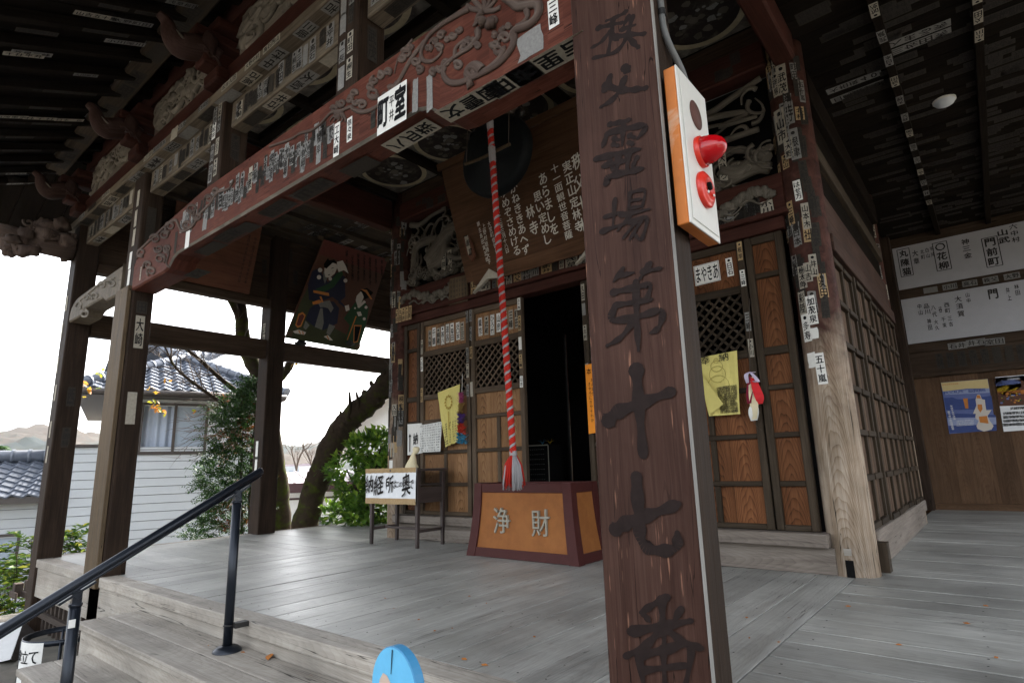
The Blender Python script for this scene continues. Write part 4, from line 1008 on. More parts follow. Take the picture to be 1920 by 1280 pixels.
for x in (-6.38, -6.31, -6.24, -6.17, -6.10): slip((x, 5.247, 3.05), X, Z, -Y, .06, .2, None, 4, off=.004)
for x in (-4.215, -3.305, -5.95, -5.02, -5.085, -1.58):
    for k in range(5):
        if rnd() < .75: slip((x, YA-.027, 2.82-k*.23-ru(0, .06)), X, Z, -Y, .045, ru(.12, .2), None, random.choice((0, 1, 2, 2, 4)))
for i in range(16): slip((ru(-2.3, -1.25), 5.326, ru(3.1, 3.3)), X, Z, -Y, .06, ru(.12, .2), None, random.choice((2, 3)))
for i in range(40): slip((ru(-6.2, -1.3), 5.277, ru(4.57, 4.75)), X, Z, -Y, ru(.07, .2), ru(.06, .14), None, 3, horiz=True)
for c_, t in (((-5.55, 5.37, 3.72), '西林'), ((-5.42, 5.36, 3.68), '内山'), ((-1.65, 5.34, 3.68), '大ひろ')): slip(c_, X, Z, -Y, .075, .3, t, 1, torn=False, big=True)
# ceilings
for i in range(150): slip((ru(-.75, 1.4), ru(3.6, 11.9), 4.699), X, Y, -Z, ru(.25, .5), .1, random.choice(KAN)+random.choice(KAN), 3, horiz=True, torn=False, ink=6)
for px, py, t in ((1600, 155, '大相撲40'), (1607, 172, '目崎川10'), (1720, 65, '入まる秀'), (1722, 80, '三佐田秀')): slip(at_z(px, py, 4.699), X, Y, -Z, .5, .11, t, 2, horiz=True, torn=False, big=True)
for k in range(13): slip((-.25, 5.3+k*.42, 4.597), X, Y, -Z, .066, .2, random.choice(KAN), 2 if k % 3 else 1, torn=False)
for k in range(4): slip((.43, 5.4+k*.3, 4.597), X, Y, -Z, .066, .2, random.choice(KAN), 1, torn=False)
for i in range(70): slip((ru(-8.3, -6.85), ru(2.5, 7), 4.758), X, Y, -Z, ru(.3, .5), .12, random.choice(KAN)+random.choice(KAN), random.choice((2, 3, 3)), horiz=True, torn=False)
for i in range(24): slip((-8.897, ru(2.4, 7), ru(3.75, 4.6)), -Y, Z, X, .09, .26, None, 3)
n_s = V((0, -SL, 1)).normalized()
for px, py, w_, pm in ((60, 100, .3, 2), (182, 30, .34, 1), (248, 42, .34, 2), (235, 80, .34, 2), (20, 219, .3, 1), (75, 222, .3, 1), (130, 225, .28, 1), (45, 103, .3, 1), (345, 8, .3, 2), (70, 60, .3, 3)):
    p = at_p(px, py, (0, .1, EZ-.122), n_s); slip(p, Y*math.cos(math.atan(SL))+Z*math.sin(math.atan(SL)), X, -n_s, w_, .07, random.choice(KAN)+random.choice(KAN), pm, horiz=True, torn=False, big=(pm == 1))
for k in range(16): slip((-9.0+k*.42+ru(-.1, .1), 1.617, 5.07), X, Z, -Y, ru(.2, .3), .11, None, random.choice((2, 3, 3)), horiz=True, torn=False)
for k in range(16): slip((-9.0+k*.45+ru(-.1, .1), 1.73, 4.977), X, Y, -Z, ru(.25, .35), .13, None, 3, horiz=True, torn=False)
for k in range(90):
    x = -10.6+.42*random.randint(1, 20); y = ru(.2, 1.5); zz = EZ-.120+SL*(y-.1)*.98
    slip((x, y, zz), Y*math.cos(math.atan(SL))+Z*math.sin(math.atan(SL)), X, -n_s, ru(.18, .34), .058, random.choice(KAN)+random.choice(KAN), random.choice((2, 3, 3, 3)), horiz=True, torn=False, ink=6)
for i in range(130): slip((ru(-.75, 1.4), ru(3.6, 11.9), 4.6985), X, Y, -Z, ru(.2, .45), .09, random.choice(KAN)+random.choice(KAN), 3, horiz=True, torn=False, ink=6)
# end wall slips
for k in range(11): slip((-.55+k*.15, YW-.013, 2.42), X, Z, -Y, .11, .26, None, 3)
for px, py, t in ((1830, 642, '井石'), (1865, 640, '室田'), (1795, 648, '石井')): slip(at_y(px, py, YW-.034), X, Z, -Y, .25, .11, t, 2, horiz=True, torn=False, big=(px == 1830))
for k in range(7): slip((-.5+k*.27, YW+.005, 3.66), X, Z, -Y, .2, .1, None, 2, horiz=True, torn=False)
so_ = part(stuff, 'faded_paper_slips', SM); so_['kind'] = 'stuff'

# ================================================================== THINGS ON AND ABOUT THE VERANDA
# ---- name board on the right porch post and plain board on the left one
mb = MB(); mb.box((-1.185, 1.942, -.9), (-.812, 1.966, 4.12)); 
nb = mb.build('name_board', 'name_board', bevel=.004)
tag(nb, 'tall purplish brown board on the near porch post with brushed black characters', 'sign', None)
mb = MB(); mb.box((-.8115, 1.944, -.9), (-.8075, 1.965, 4.12)); mb.build('worn_edge', 'silver', nb)
mb = MB()
ZB = lambda *p: [(640+x*.33596, y*.33596) for x, y in p]
BR = [(ZB((1590, 66), (1545, 92), (1478, 118)), 9), (ZB((1432, 158), (1500, 140), (1568, 128)), 10), (ZB((1518, 108), (1506, 200), (1488, 305)), 11), (ZB((1500, 175), (1450, 235), (1394, 268)), 9), (ZB((1512, 192), (1546, 226)), 10),
      (ZB((1604, 88), (1572, 152)), 9), (ZB((1560, 168), (1640, 140)), 9), (ZB((1528, 210), (1600, 196), (1692, 190)), 12), (ZB((1622, 98), (1592, 208), (1530, 290), (1405, 325)), 11), (ZB((1598, 204), (1640, 250), (1662, 268)), 11),
      (ZB((1580, 378), (1606, 398)), 18), (ZB((1500, 425), (1482, 492)), 13), (ZB((1582, 436), (1530, 540), (1448, 598)), 13), (ZB((1472, 476), (1560, 502), (1640, 500), (1700, 492)), 14), (ZB((1470, 500), (1500, 470)), 12),
      (ZB((1498, 694), (1560, 682), (1612, 668)), 11), (ZB((1482, 748), (1458, 822)), 12), (ZB((1490, 742), (1600, 716), (1700, 704), (1652, 775)), 13), (ZB((1575, 690), (1568, 812)), 11), (ZB((1520, 772), (1548, 782)), 10), (ZB((1608, 756), (1636, 768)), 10), (ZB((1518, 806), (1546, 814)), 10), (ZB((1604, 796), (1630, 806)), 10),
      (ZB((1418, 888), (1540, 858), (1668, 832)), 13), (ZB((1462, 928), (1530, 908), (1610, 894)), 11), (ZB((1548, 860), (1530, 985)), 12), (ZB((1604, 850), (1592, 968)), 12), (ZB((1498, 900), (1516, 950)), 10), (ZB((1650, 880), (1624, 930)), 10), (ZB((1478, 1022), (1500, 985), (1590, 962), (1684, 940)), 15),
      ([(1133, 407), (1168, 397)], 9), ([(1153, 373), (1149, 426)], 9), ([(1128, 434), (1172, 419)], 10), ([(1181, 362), (1179, 392)], 8), ([(1181, 362), (1208, 357), (1204, 389)], 8), ([(1183, 376), (1203, 373)], 7), ([(1180, 391), (1205, 386)], 7), ([(1163, 404), (1218, 392)], 9), ([(1182, 403), (1158, 432)], 8), ([(1180, 416), (1212, 409), (1203, 448), (1191, 441)], 9), ([(1192, 416), (1168, 447)], 8), ([(1202, 414), (1180, 450)], 8),
      ([(1168, 503), (1150, 528)], 10), ([(1160, 517), (1188, 511)], 10), ([(1218, 494), (1200, 522)], 11), ([(1205, 509), (1238, 503)], 11), ([(1150, 548), (1186, 540), (1218, 535), (1212, 562)], 13), ([(1154, 572), (1222, 561)], 12), ([(1154, 572), (1148, 600), (1200, 592), (1240, 582), (1236, 612), (1220, 624)], 14), ([(1192, 528), (1194, 600), (1197, 657)], 14), ([(1186, 604), (1164, 632), (1138, 648)], 12),
      ([(1141, 788), (1158, 772), (1205, 754), (1258, 734)], 26), ([(1193, 693), (1198, 760), (1206, 852)], 25),
      ([(1154, 992), (1180, 977), (1225, 962), (1272, 944)], 25), ([(1193, 893), (1197, 960), (1203, 1012), (1228, 1031), (1266, 1026), (1270, 998)], 24),
      ([(1252, 1118), (1226, 1132), (1200, 1148)], 14), ([(1182, 1184), (1235, 1174), (1296, 1163)], 17), ([(1240, 1124), (1243, 1170), (1246, 1212)], 16), ([(1236, 1182), (1212, 1208), (1172, 1230)], 15), ([(1252, 1180), (1280, 1202), (1316, 1214)], 16), ([(1206, 1150), (1218, 1164)], 13), ([(1278, 1140), (1264, 1160)], 13),
      ([(1196, 1222), (1208, 1290)], 15), ([(1196, 1228), (1245, 1218), (1294, 1210), (1284, 1292)], 16), ([(1243, 1216), (1247, 1286)], 13), ([(1204, 1256), (1288, 1246)], 13)]
CH = [MB() for _ in range(8)]
for k, (pp, wd) in enumerate(BR):
    my = sum(y for x, y in pp)/len(pp); mb = CH[sum(my > q for q in (112, 205, 350, 462, 670, 862, 1060))]
    yb_ = 1.9412-.00009*k; P_ = smooth([at_y(x, y, yb_) for x, y in pp], 6); sc_ = 1.94/FOC/abs(ray(*pp[0]).y)*.5; N = len(P_)
    W = [wd*sc_*(1.0+.22*math.sin(i*1.1+k)-.38*(i/(N-1))**2+(.18 if i < 2 else 0)) for i in range(N)]
    for i in range(N):                                   # round dabs joined by short quads: one brush stroke
        c = V((P_[i].x, yb_+.00004, P_[i].z))
        if i in (0, N-1): mb.poly([c+V((W[i]*.95*math.cos(-a*.628), 0, W[i]*.85*math.sin(-a*.628))) for a in range(10)], 0)
        if i < N-1:
            d_ = (P_[i+1]-P_[i]); n_ = V((-d_.z, 0, d_.x)).normalized(); d2 = P_[min(i+2, N-1)]-P_[i] ; n2 = V((-d2.z, 0, d2.x)).normalized() if d2.length > 0 else n_
            q_ = P_[i+1]; mb.quad(P_[i]-n_*W[i], q_-n2*W[i+1], q_+n2*W[i+1], P_[i]+n_*W[i], 0)
for mb in CH: mb.build('brushed_character', 'ink_brush', nb)
mb = MB(); mb.box((-7.01, 1.952, -.10), (-6.655, 1.992, 2.84))
tag(mb.build('post_board', 'plank_tan', bevel=.005), 'plain weathered tan board without writing on the left porch post', 'board')

# ---- fire alarm box on the side of the near post, with its conduit
fa = thing('fire_alarm_box', 'white fire alarm box with rusty sides, red lamp and red push button', 'alarm', (-.78, 2.13, 2.1))
xa0, xa1, ya0, ya1, za0, za1 = -.803, -.752, 1.985, 2.285, 1.775, 2.435
mb = MB(); mb.box((xa0, ya0, za0), (xa1-.004, ya1, za1)); mb.build('case', 'alarm_rust', fa, bevel=.004)
mb = MB(); mb.box((xa1-.0035, ya0, za0), (xa1+.003, ya1, za1)); mb.box((xa1+.0035, ya0+.022, za0+.022), (xa1+.007, ya1-.012, za1-.02)); mb.build('front_plate', 'alarm_white', fa, bevel=.002)
yc = 2.14
mb = MB(); mb.lathe([(0, .0005), (.062, .0005), (.062, 0)], (xa1+.0075, yc, 2.285), X, 28); mb.build('speaker_grille', 'speaker_brown', fa)
mb = MB(); mb.lathe([(.064, 0), (.064, .016), (.058, .02)], (xa1+.007, yc, 2.118), X, 28)
lb = mb.build('lamp_base', 'alarm_red', fa)
mb = MB(); mb.lathe([(.056, .018), (.057, .03), (.053, .055), (.043, .08), (.028, .098), (.012, .106), (0, .108)], (xa1+.007, yc, 2.118), X, 28); mb.build('lamp_lens', 'lamp_red', lb)
mb = MB(); mb.lathe([(.074, 0), (.074, .014), (.066, .02), (.058, .02), (.055, .026), (.036, .027), (.034, .02), (.0, .02)], (xa1+.007, yc, 1.955), X, 32)
pb = mb.build('push_button', 'alarm_red', fa)
mb = MB(); mb.lathe([(0, .012), (.016, .011), (.017, 0)], (xa1+.028, yc, 1.965), X, 16); mb.build('button_face', 'black', pb)
mb = MB(); mb.lathe([(0, .006), (.006, .004), (.006, 0)], (xa1+.034, yc-.028, 1.93), X, 10); mb.lathe([(0, .006), (.006, .004), (.006, 0)], (xa1+.034, yc+.03, 1.935), X, 10); mb.build('screw', 'alarm_white', pb)
mb = MB(); mb.tube(smooth([V((-.815, 2.06, 3.4)), V((-.815, 2.06, 2.85)), V((-.812, 2.07, 2.66)), V((-.79, 2.16, 2.52)), V((-.785, 2.19, 2.43))], 5), .014, 10)
cd = mb.build('conduit', 'conduit'); tag(cd, 'grey electric conduit bending down into the top of the alarm box', 'pipe')
mb = MB(); mb.lathe([(.017, 0), (.017, .03)], (-.815, 2.06, 2.74), Z, 12); mb.box((-.838, 2.03, 2.75), (-.826, 2.09, 2.76)); mb.build('pipe_clip', 'iron', cd)

# ---- gong, striking rod, rope
gg = thing('gong', 'round black bronze gong hanging under the porch ceiling behind the rope', 'gong', (-3.72, 4.4, 4.2))
mb = MB(); mb.lathe([(0, -.13), (.12, -.14), (.14, -.115), (.27, -.12), (.29, -.10), (.42, -.09), (.455, -.05), (.46, 0), (.455, .05), (.42, .09), (.2, .13), (0, .14)], (-3.72, 4.4, 4.19), Y, 48); mb.build('gong_body', 'bronze', gg)
for s_ in (-1, 1):
    mb = MB(); mb.lathe([(.035, -.03), (.06, -.02), (.06, .02), (.035, .03)], (-3.72+s_*.33, 4.4, 4.56), Y, 14); mb.tube([V((-3.72+s_*.33, 4.4, 4.56)), V((-3.72+s_*.33, 4.4, 4.96))], .014, 8); mb.build('hanger', 'iron', gg)
rd = thing('wooden_rod', 'thin bent wooden rod slung on two cords in front of the gong', 'rod', (-3.6, 4.1, 4.03))
A, B = at_y(872, 308, 4.1), at_y(956, 272, 4.1)
mb = MB(); mb.tube(smooth([A, A+(B-A)*.35+Z*-.012, A+(B-A)*.7, B+Z*.01], 4), .017, 10); mb.build('stick', 'plank_tan', rd)
for p in (A+(B-A)*.03, A+(B-A)*.97):
    mb = MB(); mb.tube([p, p+V((.01, .05, .92))], .004, 5); mb.build('cord', 'twig', rd)
rp_ = thing('bell_rope', 'twisted red and grey bell rope with tassel hanging above the offering box', 'rope', (-3.5, 4.27, .68))
top, bot = V((-3.455, 3.95, 4.95)), V((-3.50, 4.27, 1.02)); ln = (top-bot).length; d = (bot-top)/ln
a_ = d.cross(Y).normalized(); b_ = d.cross(a_)
for k, (m, n_, rr) in enumerate((('rope_red', 'red_strand', .0185), ('rope_red', 'red_strand', .0185), ('rope_grey', 'grey_strand', .0165))):
    mb = MB(); P = []; n = 760
    for i in range(n+1):
        t = i/n; an = t*ln/.085*2*math.pi+k*2.094; q = .0155; P.append(top+d*(t*ln)+a_*(q*math.cos(an))+b_*(q*math.sin(an)))
    mb.tube(P, rr, 7); mb.build(n_, m, rp_)
for pa, pb in ((221, 237), (273, 299)):
    mb = MB(); ta, tb_ = [(top.z-at_y(918, q, 3.985).z)/(top.z-bot.z)*ln for q in (pa, pb)]
    for k in range(3): mb.tube([top+d*(ta+(tb_-ta)*i/40)+a_*(.016*math.cos(i*.75+k*2.09))+b_*(.016*math.sin(i*.75+k*2.09)) for i in range(41)], .0215, 7)
    mb.build('grip_wrap', 'rope_grey', rp_)
mb = MB(); mb.blob(bot, (.036, .036, .05), 0, 1, .1)
mb.build('knot', 'rope_grey', rp_)
for m, n_, s0 in (('rope_red', 'red_tassel', 0), ('rope_grey', 'grey_tassel', 3)):
    mb = MB()
    for i in range(120):
        if m == 'rope_grey': an = ru(-1.05, .0) if i % 5 else ru(-2.4, -2.1); ln_ = ru(.25, .335)
        else: an = ru(-.1, 5.2); ln_ = ru(.21, .32)
        q = ru(.2, 1)**.6; e = V((math.cos(an)*.105*q, math.sin(an)*.105*q, -ln_)); st_ = V((math.cos(an)*.03, math.sin(an)*.03, -.02))
        mb.tube([bot+st_, bot+st_+e*.35+V((e.x*.12, e.y*.12, 0)), bot+e], [.0055, .006, .004], 5)
    mb.build(n_, m, rp_)

# ---- big dedication board above the door
tb = thing('dedication_board', 'large brown board with pale brushed verse, leaning forward above the open door', 'plaque', (-3.75, 5.15, 3.2))
B0, T0_ = V((0, 5.17, 3.20)), V((0, 4.72, 4.62)); uu = (T0_-B0).normalized(); nn_ = X.cross(uu).normalized()
def bp_(x, t, o=0.): return V((x, 0, 0))+B0+(T0_-B0)*t+nn_*o
def plank(mb, x0, x1, t0, t1, o0, o1, m=0):
    mb.hexa([bp_(x0, t0, o0), bp_(x1, t0, o0), bp_(x1, t0, o1), bp_(x0, t0, o1), bp_(x0, t1, o0), bp_(x1, t1, o0), bp_(x1, t1, o1), bp_(x0, t1, o1)], m)
mb = MB(); plank(mb, -4.92, -2.65, 0, 1, -.03, 0); mb.build('board', 'text_board', tb)
mb = MB(); plank(mb, -4.78, -2.66, -.04, .075, .002, .05); mb.build('ledge', 'text_board', tb, bevel=.006); mb = MB(); plank(mb, -4.95, -2.64, .97, 1.03, .002, .05); mb.build('top_moulding', 'text_board', tb, bevel=.006)
for x in (-4.5, -2.98):
    mb = MB(); c = bp_(x, -.03, .03); mb.prism([c+V((-.27, -.05, -.13)), c+V((.0, -.06, .0)), c+V((.25, -.05, -.04)), c+V((.02, -.06, .12))], V((0, .05, 0)), 0); mb.build('corner_bracket', 'paper_aged', tb)
mb = MB(); npn = nn_; p0 = bp_(0, 0, .003)
def tcol(t, pa, pb, w_, m=0, bold=.02):
    A, B = at_p(*pa, p0, npn), at_p(*pb, p0, npn); n = len(t)
    for i, ch in enumerate(t):
        if ch == ' ': continue
        mb.char(ch, A+(B-A)*(i/(n-1)), X, uu, w_, min(w_*1.25, (A-B).length/(n-1)*.9), m, bold, .12, wob=.04)
tcol('秩父十七番', (1082, 302), (1100, 460), .135); tcol('実正山定林寺', (1063, 312), (1086, 424), .115, 0, .02); tcol('十一面観世音菩薩', (1040, 316), (1066, 440), .105); tcol('あらましを', (1018, 335), (1039, 429), .115)
tcol('思い定めし', (1008, 368), (1027, 448), .115); tcol('林寺', (994, 397), (1001, 427), .125); tcol('かねききあへず', (963, 352), (986, 468), .115); tcol('ゆめぞさめける', (944, 362), (969, 470), .115)
tcol('昭和五十三年三月十八日', (929, 378), (951, 470), .055, 0, .01); tcol('大宮町信徒奉納', (917, 420), (934, 480), .05, 0, .01); tcol('上野村岩崎大字', (907, 424), (917, 490), .05, 0, .01); tcol('願主島田寅五郎', (897, 420), (913, 486), .045, 0, .01)
mb.build('lettering', 'chalk', tb)
mb = MB(); cs = [at_y(px, py, 5.0) for px, py in ((861, 402), (870, 408), (890, 478), (884, 489), (875, 478), (862, 415))]
tg = mb; mb.prism(cs, V((0, .03, 0)), 0); o = mb.build('narrow_tag', 'plaque'); tag(o, 'narrow pointed wooden tag with black characters beside the dedication board', 'sign')
mb = MB()
for i, ch in enumerate('金四飯富'):
    mb.char(ch, at_y(868+i*4.6, 421+i*17, 4.994), X, Z, .06, .10, 1, .03)
    if i == 0: mb.quad(*[at_y(px, py, 4.997) for px, py in ((864, 415), (871, 412), (884, 474), (878, 478))][::1], 0)
mb.build('tag_face', ['paper_aged', 'ink'], o)
mb = MB(); q = [at_y(px, py, 5.27) for px, py in ((841, 572), (877, 563), (875, 515), (843, 523))]; mb.prism(q, V((0, .02, 0)), 0)
o = mb.build('wooden_plaque', 'plank_tan'); tag(o, 'small pale wooden plaque with faint writing on the beam left of the door', 'plaque')
mb = MB()
for c in range(6):
    for r in range(5): mb.char(random.choice('秩父山寺年月日大'), at_y(846+c*5.3, 529-c*1.2+r*9, 5.268), X, Z, .03, .04, 0, .01)
mb.build('lettering', 'ink_faded', o)

# ---- painted votive panel and brown plaque high on the left
vp = thing('votive_painting', 'tall dark votive painting of a bowing samurai and a woman, leaning on the side beam', 'painting', (-8.7, 5.6, 3.02))
pB, pT = V((-8.70, 0, 3.045)), V((-8.24, 0, 4.72)); vu = (pT-pB).normalized(); vn = (-Y).cross(vu).normalized()
if vn.x < 0: vn = -vn
vpt = lambda x, y, o=0.: at_p(480+x*300/1422, 430+y*300/1422, pB+vn*o, vn)
def vpoly(mb, pts, m, o): mb.poly([vpt(x, y, o) for x, y in pts], m)
VM = ['paint_brown', 'paint_red', 'paint_olive', 'navy', 'skin_white', 'black', 'paint_green', 'paint_orange', 'paint_grey', 'ink', 'plank_tan']
mb = MB(); qd = [vpt(x, y, 0) for x, y in ((603, 88), (1172, 265), (905, 1078), (262, 962))]; mb.prism(qd, -vn*.03, 0); mb.build('panel', VM, vp)
mb = MB()
vpoly(mb, [(604, 90), (1170, 266), (1130, 400), (560, 220)], 1, .002); vpoly(mb, [(262, 960), (905, 1076), (930, 1000), (700, 880), (520, 560), (470, 500), (400, 640)], 2, .002)
vpoly(mb, [(500, 370), (560, 345), (600, 420), (640, 470), (720, 380), (790, 420), (795, 600), (740, 645), (680, 600), (560, 645), (470, 625), (462, 490)], 3, .004)
vpoly(mb, [(560, 640), (690, 640), (740, 700), (722, 835), (600, 895), (530, 872), (440, 802), (480, 700)], 3, .005)
vpoly(mb, [(600, 370), (640, 410), (612, 485), (598, 440)], 8, .006); vpoly(mb, [(530, 530), (650, 480), (720, 390), (765, 370), (775, 400), (690, 515), (560, 575)], 6, .007)
vpoly(mb, [(608, 345), (680, 295), (718, 310), (722, 340), (700, 392), (655, 430), (618, 425), (608, 385)], 4, .008); vpoly(mb, [(602, 310), (640, 255), (648, 275), (695, 268), (722, 300), (680, 298), (625, 350), (608, 340)], 5, .010)
vpoly(mb, [(720, 290), (770, 276), (800, 330), (822, 392), (780, 362), (735, 380), (722, 345)], 4, .009)
for pts in (((668, 345), (690, 338), (690, 344), (668, 350)), ((680, 372), (688, 368), (688, 373), (680, 376)), ((640, 402), (658, 398), (656, 406), (642, 408))): vpoly(mb, pts, 5, .011)
for cx, cy, q in ((560, 425, 20), (570, 362, 20), (660, 440, 16), (795, 455, 18), (978, 692, 14), (962, 795, 14), (880, 700, 9)): vpoly(mb, [(cx+q*math.cos(i*.785), cy+q*math.sin(i*.785)) for i in range(8)], 8 if cx < 560 else 4, .0085)
vpoly(mb, [(508, 540), (560, 548), (648, 565), (650, 592), (590, 580), (512, 562)], 7, .012); vpoly(mb, [(500, 645), (560, 625), (592, 640), (560, 660), (506, 668)], 7, .012); vpoly(mb, [(565, 595), (580, 595), (600, 645), (585, 650)], 7, .012)
vpoly(mb, [(555, 660), (600, 640), (655, 630), (690, 700), (665, 740), (640, 700), (600, 690), (570, 692)], 8, .011); vpoly(mb, [(572, 700), (592, 700), (602, 830), (586, 892), (522, 866)], 8, .012)
vpoly(mb, [(440, 810), (476, 852), (442, 892), (420, 872)], 8, .006); vpoly(mb, [(650, 840), (705, 860), (655, 942), (625, 922)], 8, .0065)
vpoly(mb, [(328, 905), (380, 890), (446, 915), (430, 936), (345, 922)], 4, .007); vpoly(mb, [(602, 952), (640, 938), (684, 985), (655, 985)], 4, .008)
for pts in (((375, 895), (385, 893), (400, 928), (390, 928)), ((410, 905), (420, 908), (425, 932), (415, 932)), ((625, 945), (635, 942), (655, 980), (645, 980))): vpoly(mb, pts, 7, .0085)
vpoly(mb, [(378, 750), (415, 734), (442, 762), (402, 862), (370, 874), (348, 850)], 7, .004); vpoly(mb, [(385, 765), (412, 750), (430, 770), (395, 850), (372, 858), (362, 842)], 1, .006)
vpoly(mb, [(880, 650), (960, 632), (1002, 700), (982, 825), (930, 1000), (790, 1008), (832, 850), (780, 790)], 6, .004); vpoly(mb, [(870, 850), (940, 850), (905, 1000), (865, 1010)], 7, .0045); vpoly(mb, [(878, 860), (932, 862), (900, 990), (872, 1000)], 5, .0050)
vpoly(mb, [(895, 590), (935, 548), (958, 600), (935, 655), (905, 690), (886, 630)], 4, .008); vpoly(mb, [(900, 690), (960, 630), (978, 645), (915, 700)], 4, .0085); vpoly(mb, [(925, 545), (985, 520), (1042, 560), (1010, 602), (962, 625), (950, 570)], 5, .010)
vpoly(mb, [(930, 530), (985, 538), (1035, 622), (1020, 622), (975, 560)], 7, .012); vpoly(mb, [(788, 680), (825, 670), (832, 715), (800, 728)], 4, .007); vpoly(mb, [(895, 735), (930, 730), (942, 765), (910, 772)], 4, .0095)
vpoly(mb, [(885, 770), (895, 772), (815, 985), (806, 982)], 7, .0095); vpoly(mb, [(735, 620), (800, 690), (795, 700), (730, 650)], 3, .006)
for cx in range(7):
    for r in range(9):
        if rnd() < .9: mb.char(random.choice('寺山奉納大正年月日人形夢法'), vpt(1118-cx*52, 290-cx*15+r*27, .006), -Y, vu, .05, .075, 9, .03, .1)
mb.build('painted_figures', VM, vp)
for x, y in ((575, 70), (300, 925), (905, 1040), (1165, 270)):
    mb = MB(); c = vpt(x, y, .004); q = .05; mb.poly([c+(-Y)*q*a+vu*q*b for a, b in ((-1, -1), (1, -.7), (1, .2), (.2, 1), (-1, 1))], 0); mb.build('corner_fitting', 'plank_tan', vp)
for x in (400, 830):
    mb = MB(); mb.blob(vpt(x, 1010, -.01), (.07, .09, .045), 0, x, .3); mb.build('foot', 'iron', vp)
mb = MB(); lx = at_x(330, 380, -8.42); mb.hexa([V((-8.74, 3.02, 3.66)), V((-8.74, 4.22, 3.66)), V((-8.77, 4.22, 3.66)), V((-8.77, 3.02, 3.66)), V((-8.42, 2.95, 4.7)), V((-8.42, 4.2, 4.7)), V((-8.45, 4.2, 4.7)), V((-8.45, 2.95, 4.7))])
o = mb.build('leaning_plaque', 'plaque'); tag(o, 'plain reddish brown wooden plaque high on the left inner wall', 'plaque')
mb = MB()
for c in range(2):
    for r in range(12): mb.char(random.choice('山寺年月日大人文字'), V((-8.70+.26*(1-r/12), 4.12-c*.1, 4.48-.06*r)), -Y, V((.29, 0, .957)), .04, .055, 0, .02)
mb.build('lettering', 'ink', o)

# ---- offering box
ob = thing('offering_box', 'orange and brown offering box with two raised metal characters before the open door', 'offering box', (-3.8, 5.0, 0))
def obp(x, y, z):                                        # flared towards the foot
    f = 1-z/.735; e = .07*f*f+.02*f; cx, cy = -3.80, 4.99
    return V((cx+(x-cx)*(1+e/.65), cy+(y-cy)*(1+e/.65*1.4), z))
bx0, bx1, by0, by1 = -4.42, -3.18, 4.72, 5.20; NZ = 8
def flared(mb, ax, a0, a1, side, z0, z1, th, m=0, ins=0.):
    for i in range(NZ):
        za, zb = z0+(z1-z0)*i/NZ, z0+(z1-z0)*(i+1)/NZ
        def P(a, z, o):
            if ax == 'x': return obp(a, side+o, z)
            return obp(side+o, a, z)
        mb.hexa([P(a0, za, ins), P(a1, za, ins), P(a1, za, ins+th), P(a0, za, ins+th), P(a0, zb, ins), P(a1, zb, ins), P(a1, zb, ins+th), P(a0, zb, ins+th)], m)
mb = MB(); flared(mb, 'x', bx0+.03, bx1-.03, by0, .06, .70, .02, 0, .018); flared(mb, 'y', by0+.03, by1-.03, bx1, .06, .70, -.02, 0, -.018); flared(mb, 'y', by0+.03, by1-.03, bx0, .06, .70, .02, 0, .018); flared(mb, 'x', bx0+.03, bx1-.03, by1, .06, .70, -.02, 0, -.018)
mb.build('panel', 'box_orange', ob)
for (xa, ya) in ((bx0, by0), (bx1-.10, by0), (bx0, by1-.09), (bx1-.10, by1-.09)):
    mb = MB()
    for i in range(NZ):
        za, zb = .735*i/NZ, .735*(i+1)/NZ
        mb.hexa([obp(xa, ya, za), obp(xa+.10, ya, za), obp(xa+.10, ya+.09, za), obp(xa, ya+.09, za), obp(xa, ya, zb), obp(xa+.10, ya, zb), obp(xa+.10, ya+.09, zb), obp(xa, ya+.09, zb)])
    mb.build('corner_post', 'box_brown', ob)
mb = MB(); mb.hexa([obp(*p) for p in ((bx0+.1, by0+.004, .004), (bx1-.1, by0+.004, .004), (bx1-.1, by0+.05, .004), (bx0+.1, by0+.05, .004), (bx0+.1, by0+.004, .09), (bx1-.1, by0+.004, .09), (bx1-.1, by0+.05, .09), (bx0+.1, by0+.05, .09))])
mb.hexa([obp(*p) for p in ((bx1-.05, by0+.09, .004), (bx1-.004, by0+.09, .004), (bx1-.004, by1-.09, .004), (bx1-.05, by1-.09, .004), (bx1-.05, by0+.09, .09), (bx1-.004, by0+.09, .09), (bx1-.004, by1-.09, .09), (bx1-.05, by1-.09, .09))]); mb.build('base_rail', 'box_brown', ob)
mb = MB(); mb.box((bx0+.1, by0+.003, .64), (bx1-.1, by0+.05, .733)); mb.box((bx0+.1, by1-.05, .64), (bx1-.1, by1-.003, .733)); mb.box((bx1-.05, by0+.09, .64), (bx1-.003, by1-.09, .733)); mb.box((bx0+.003, by0+.09, .64), (bx0+.05, by1-.09, .733)); mb.build('top_rail', 'box_brown', ob, bevel=.004)
for k in range(9):
    mb = MB(); xx = bx0+.12+k*(bx1-bx0-.24)/8; mb.box((xx-.02, by0+.05, .66), (xx+.02, by1-.05, .71)); mb.build('slat', 'box_brown', ob, bevel=.004)
mb = MB()
for ch, px, py in (('浄', 940, 975), ('財', 1013, 980)):
    mb = MB(); p = at_y(px, py, obp(-3.8, by0, .36).y); mb.char(ch, p+Y*-.006, X, Z, .215, .255, 0, .022, .02, ext=V((0, .03, 0)), wob=.05); mb.build('metal_character', 'metal_letter', ob)

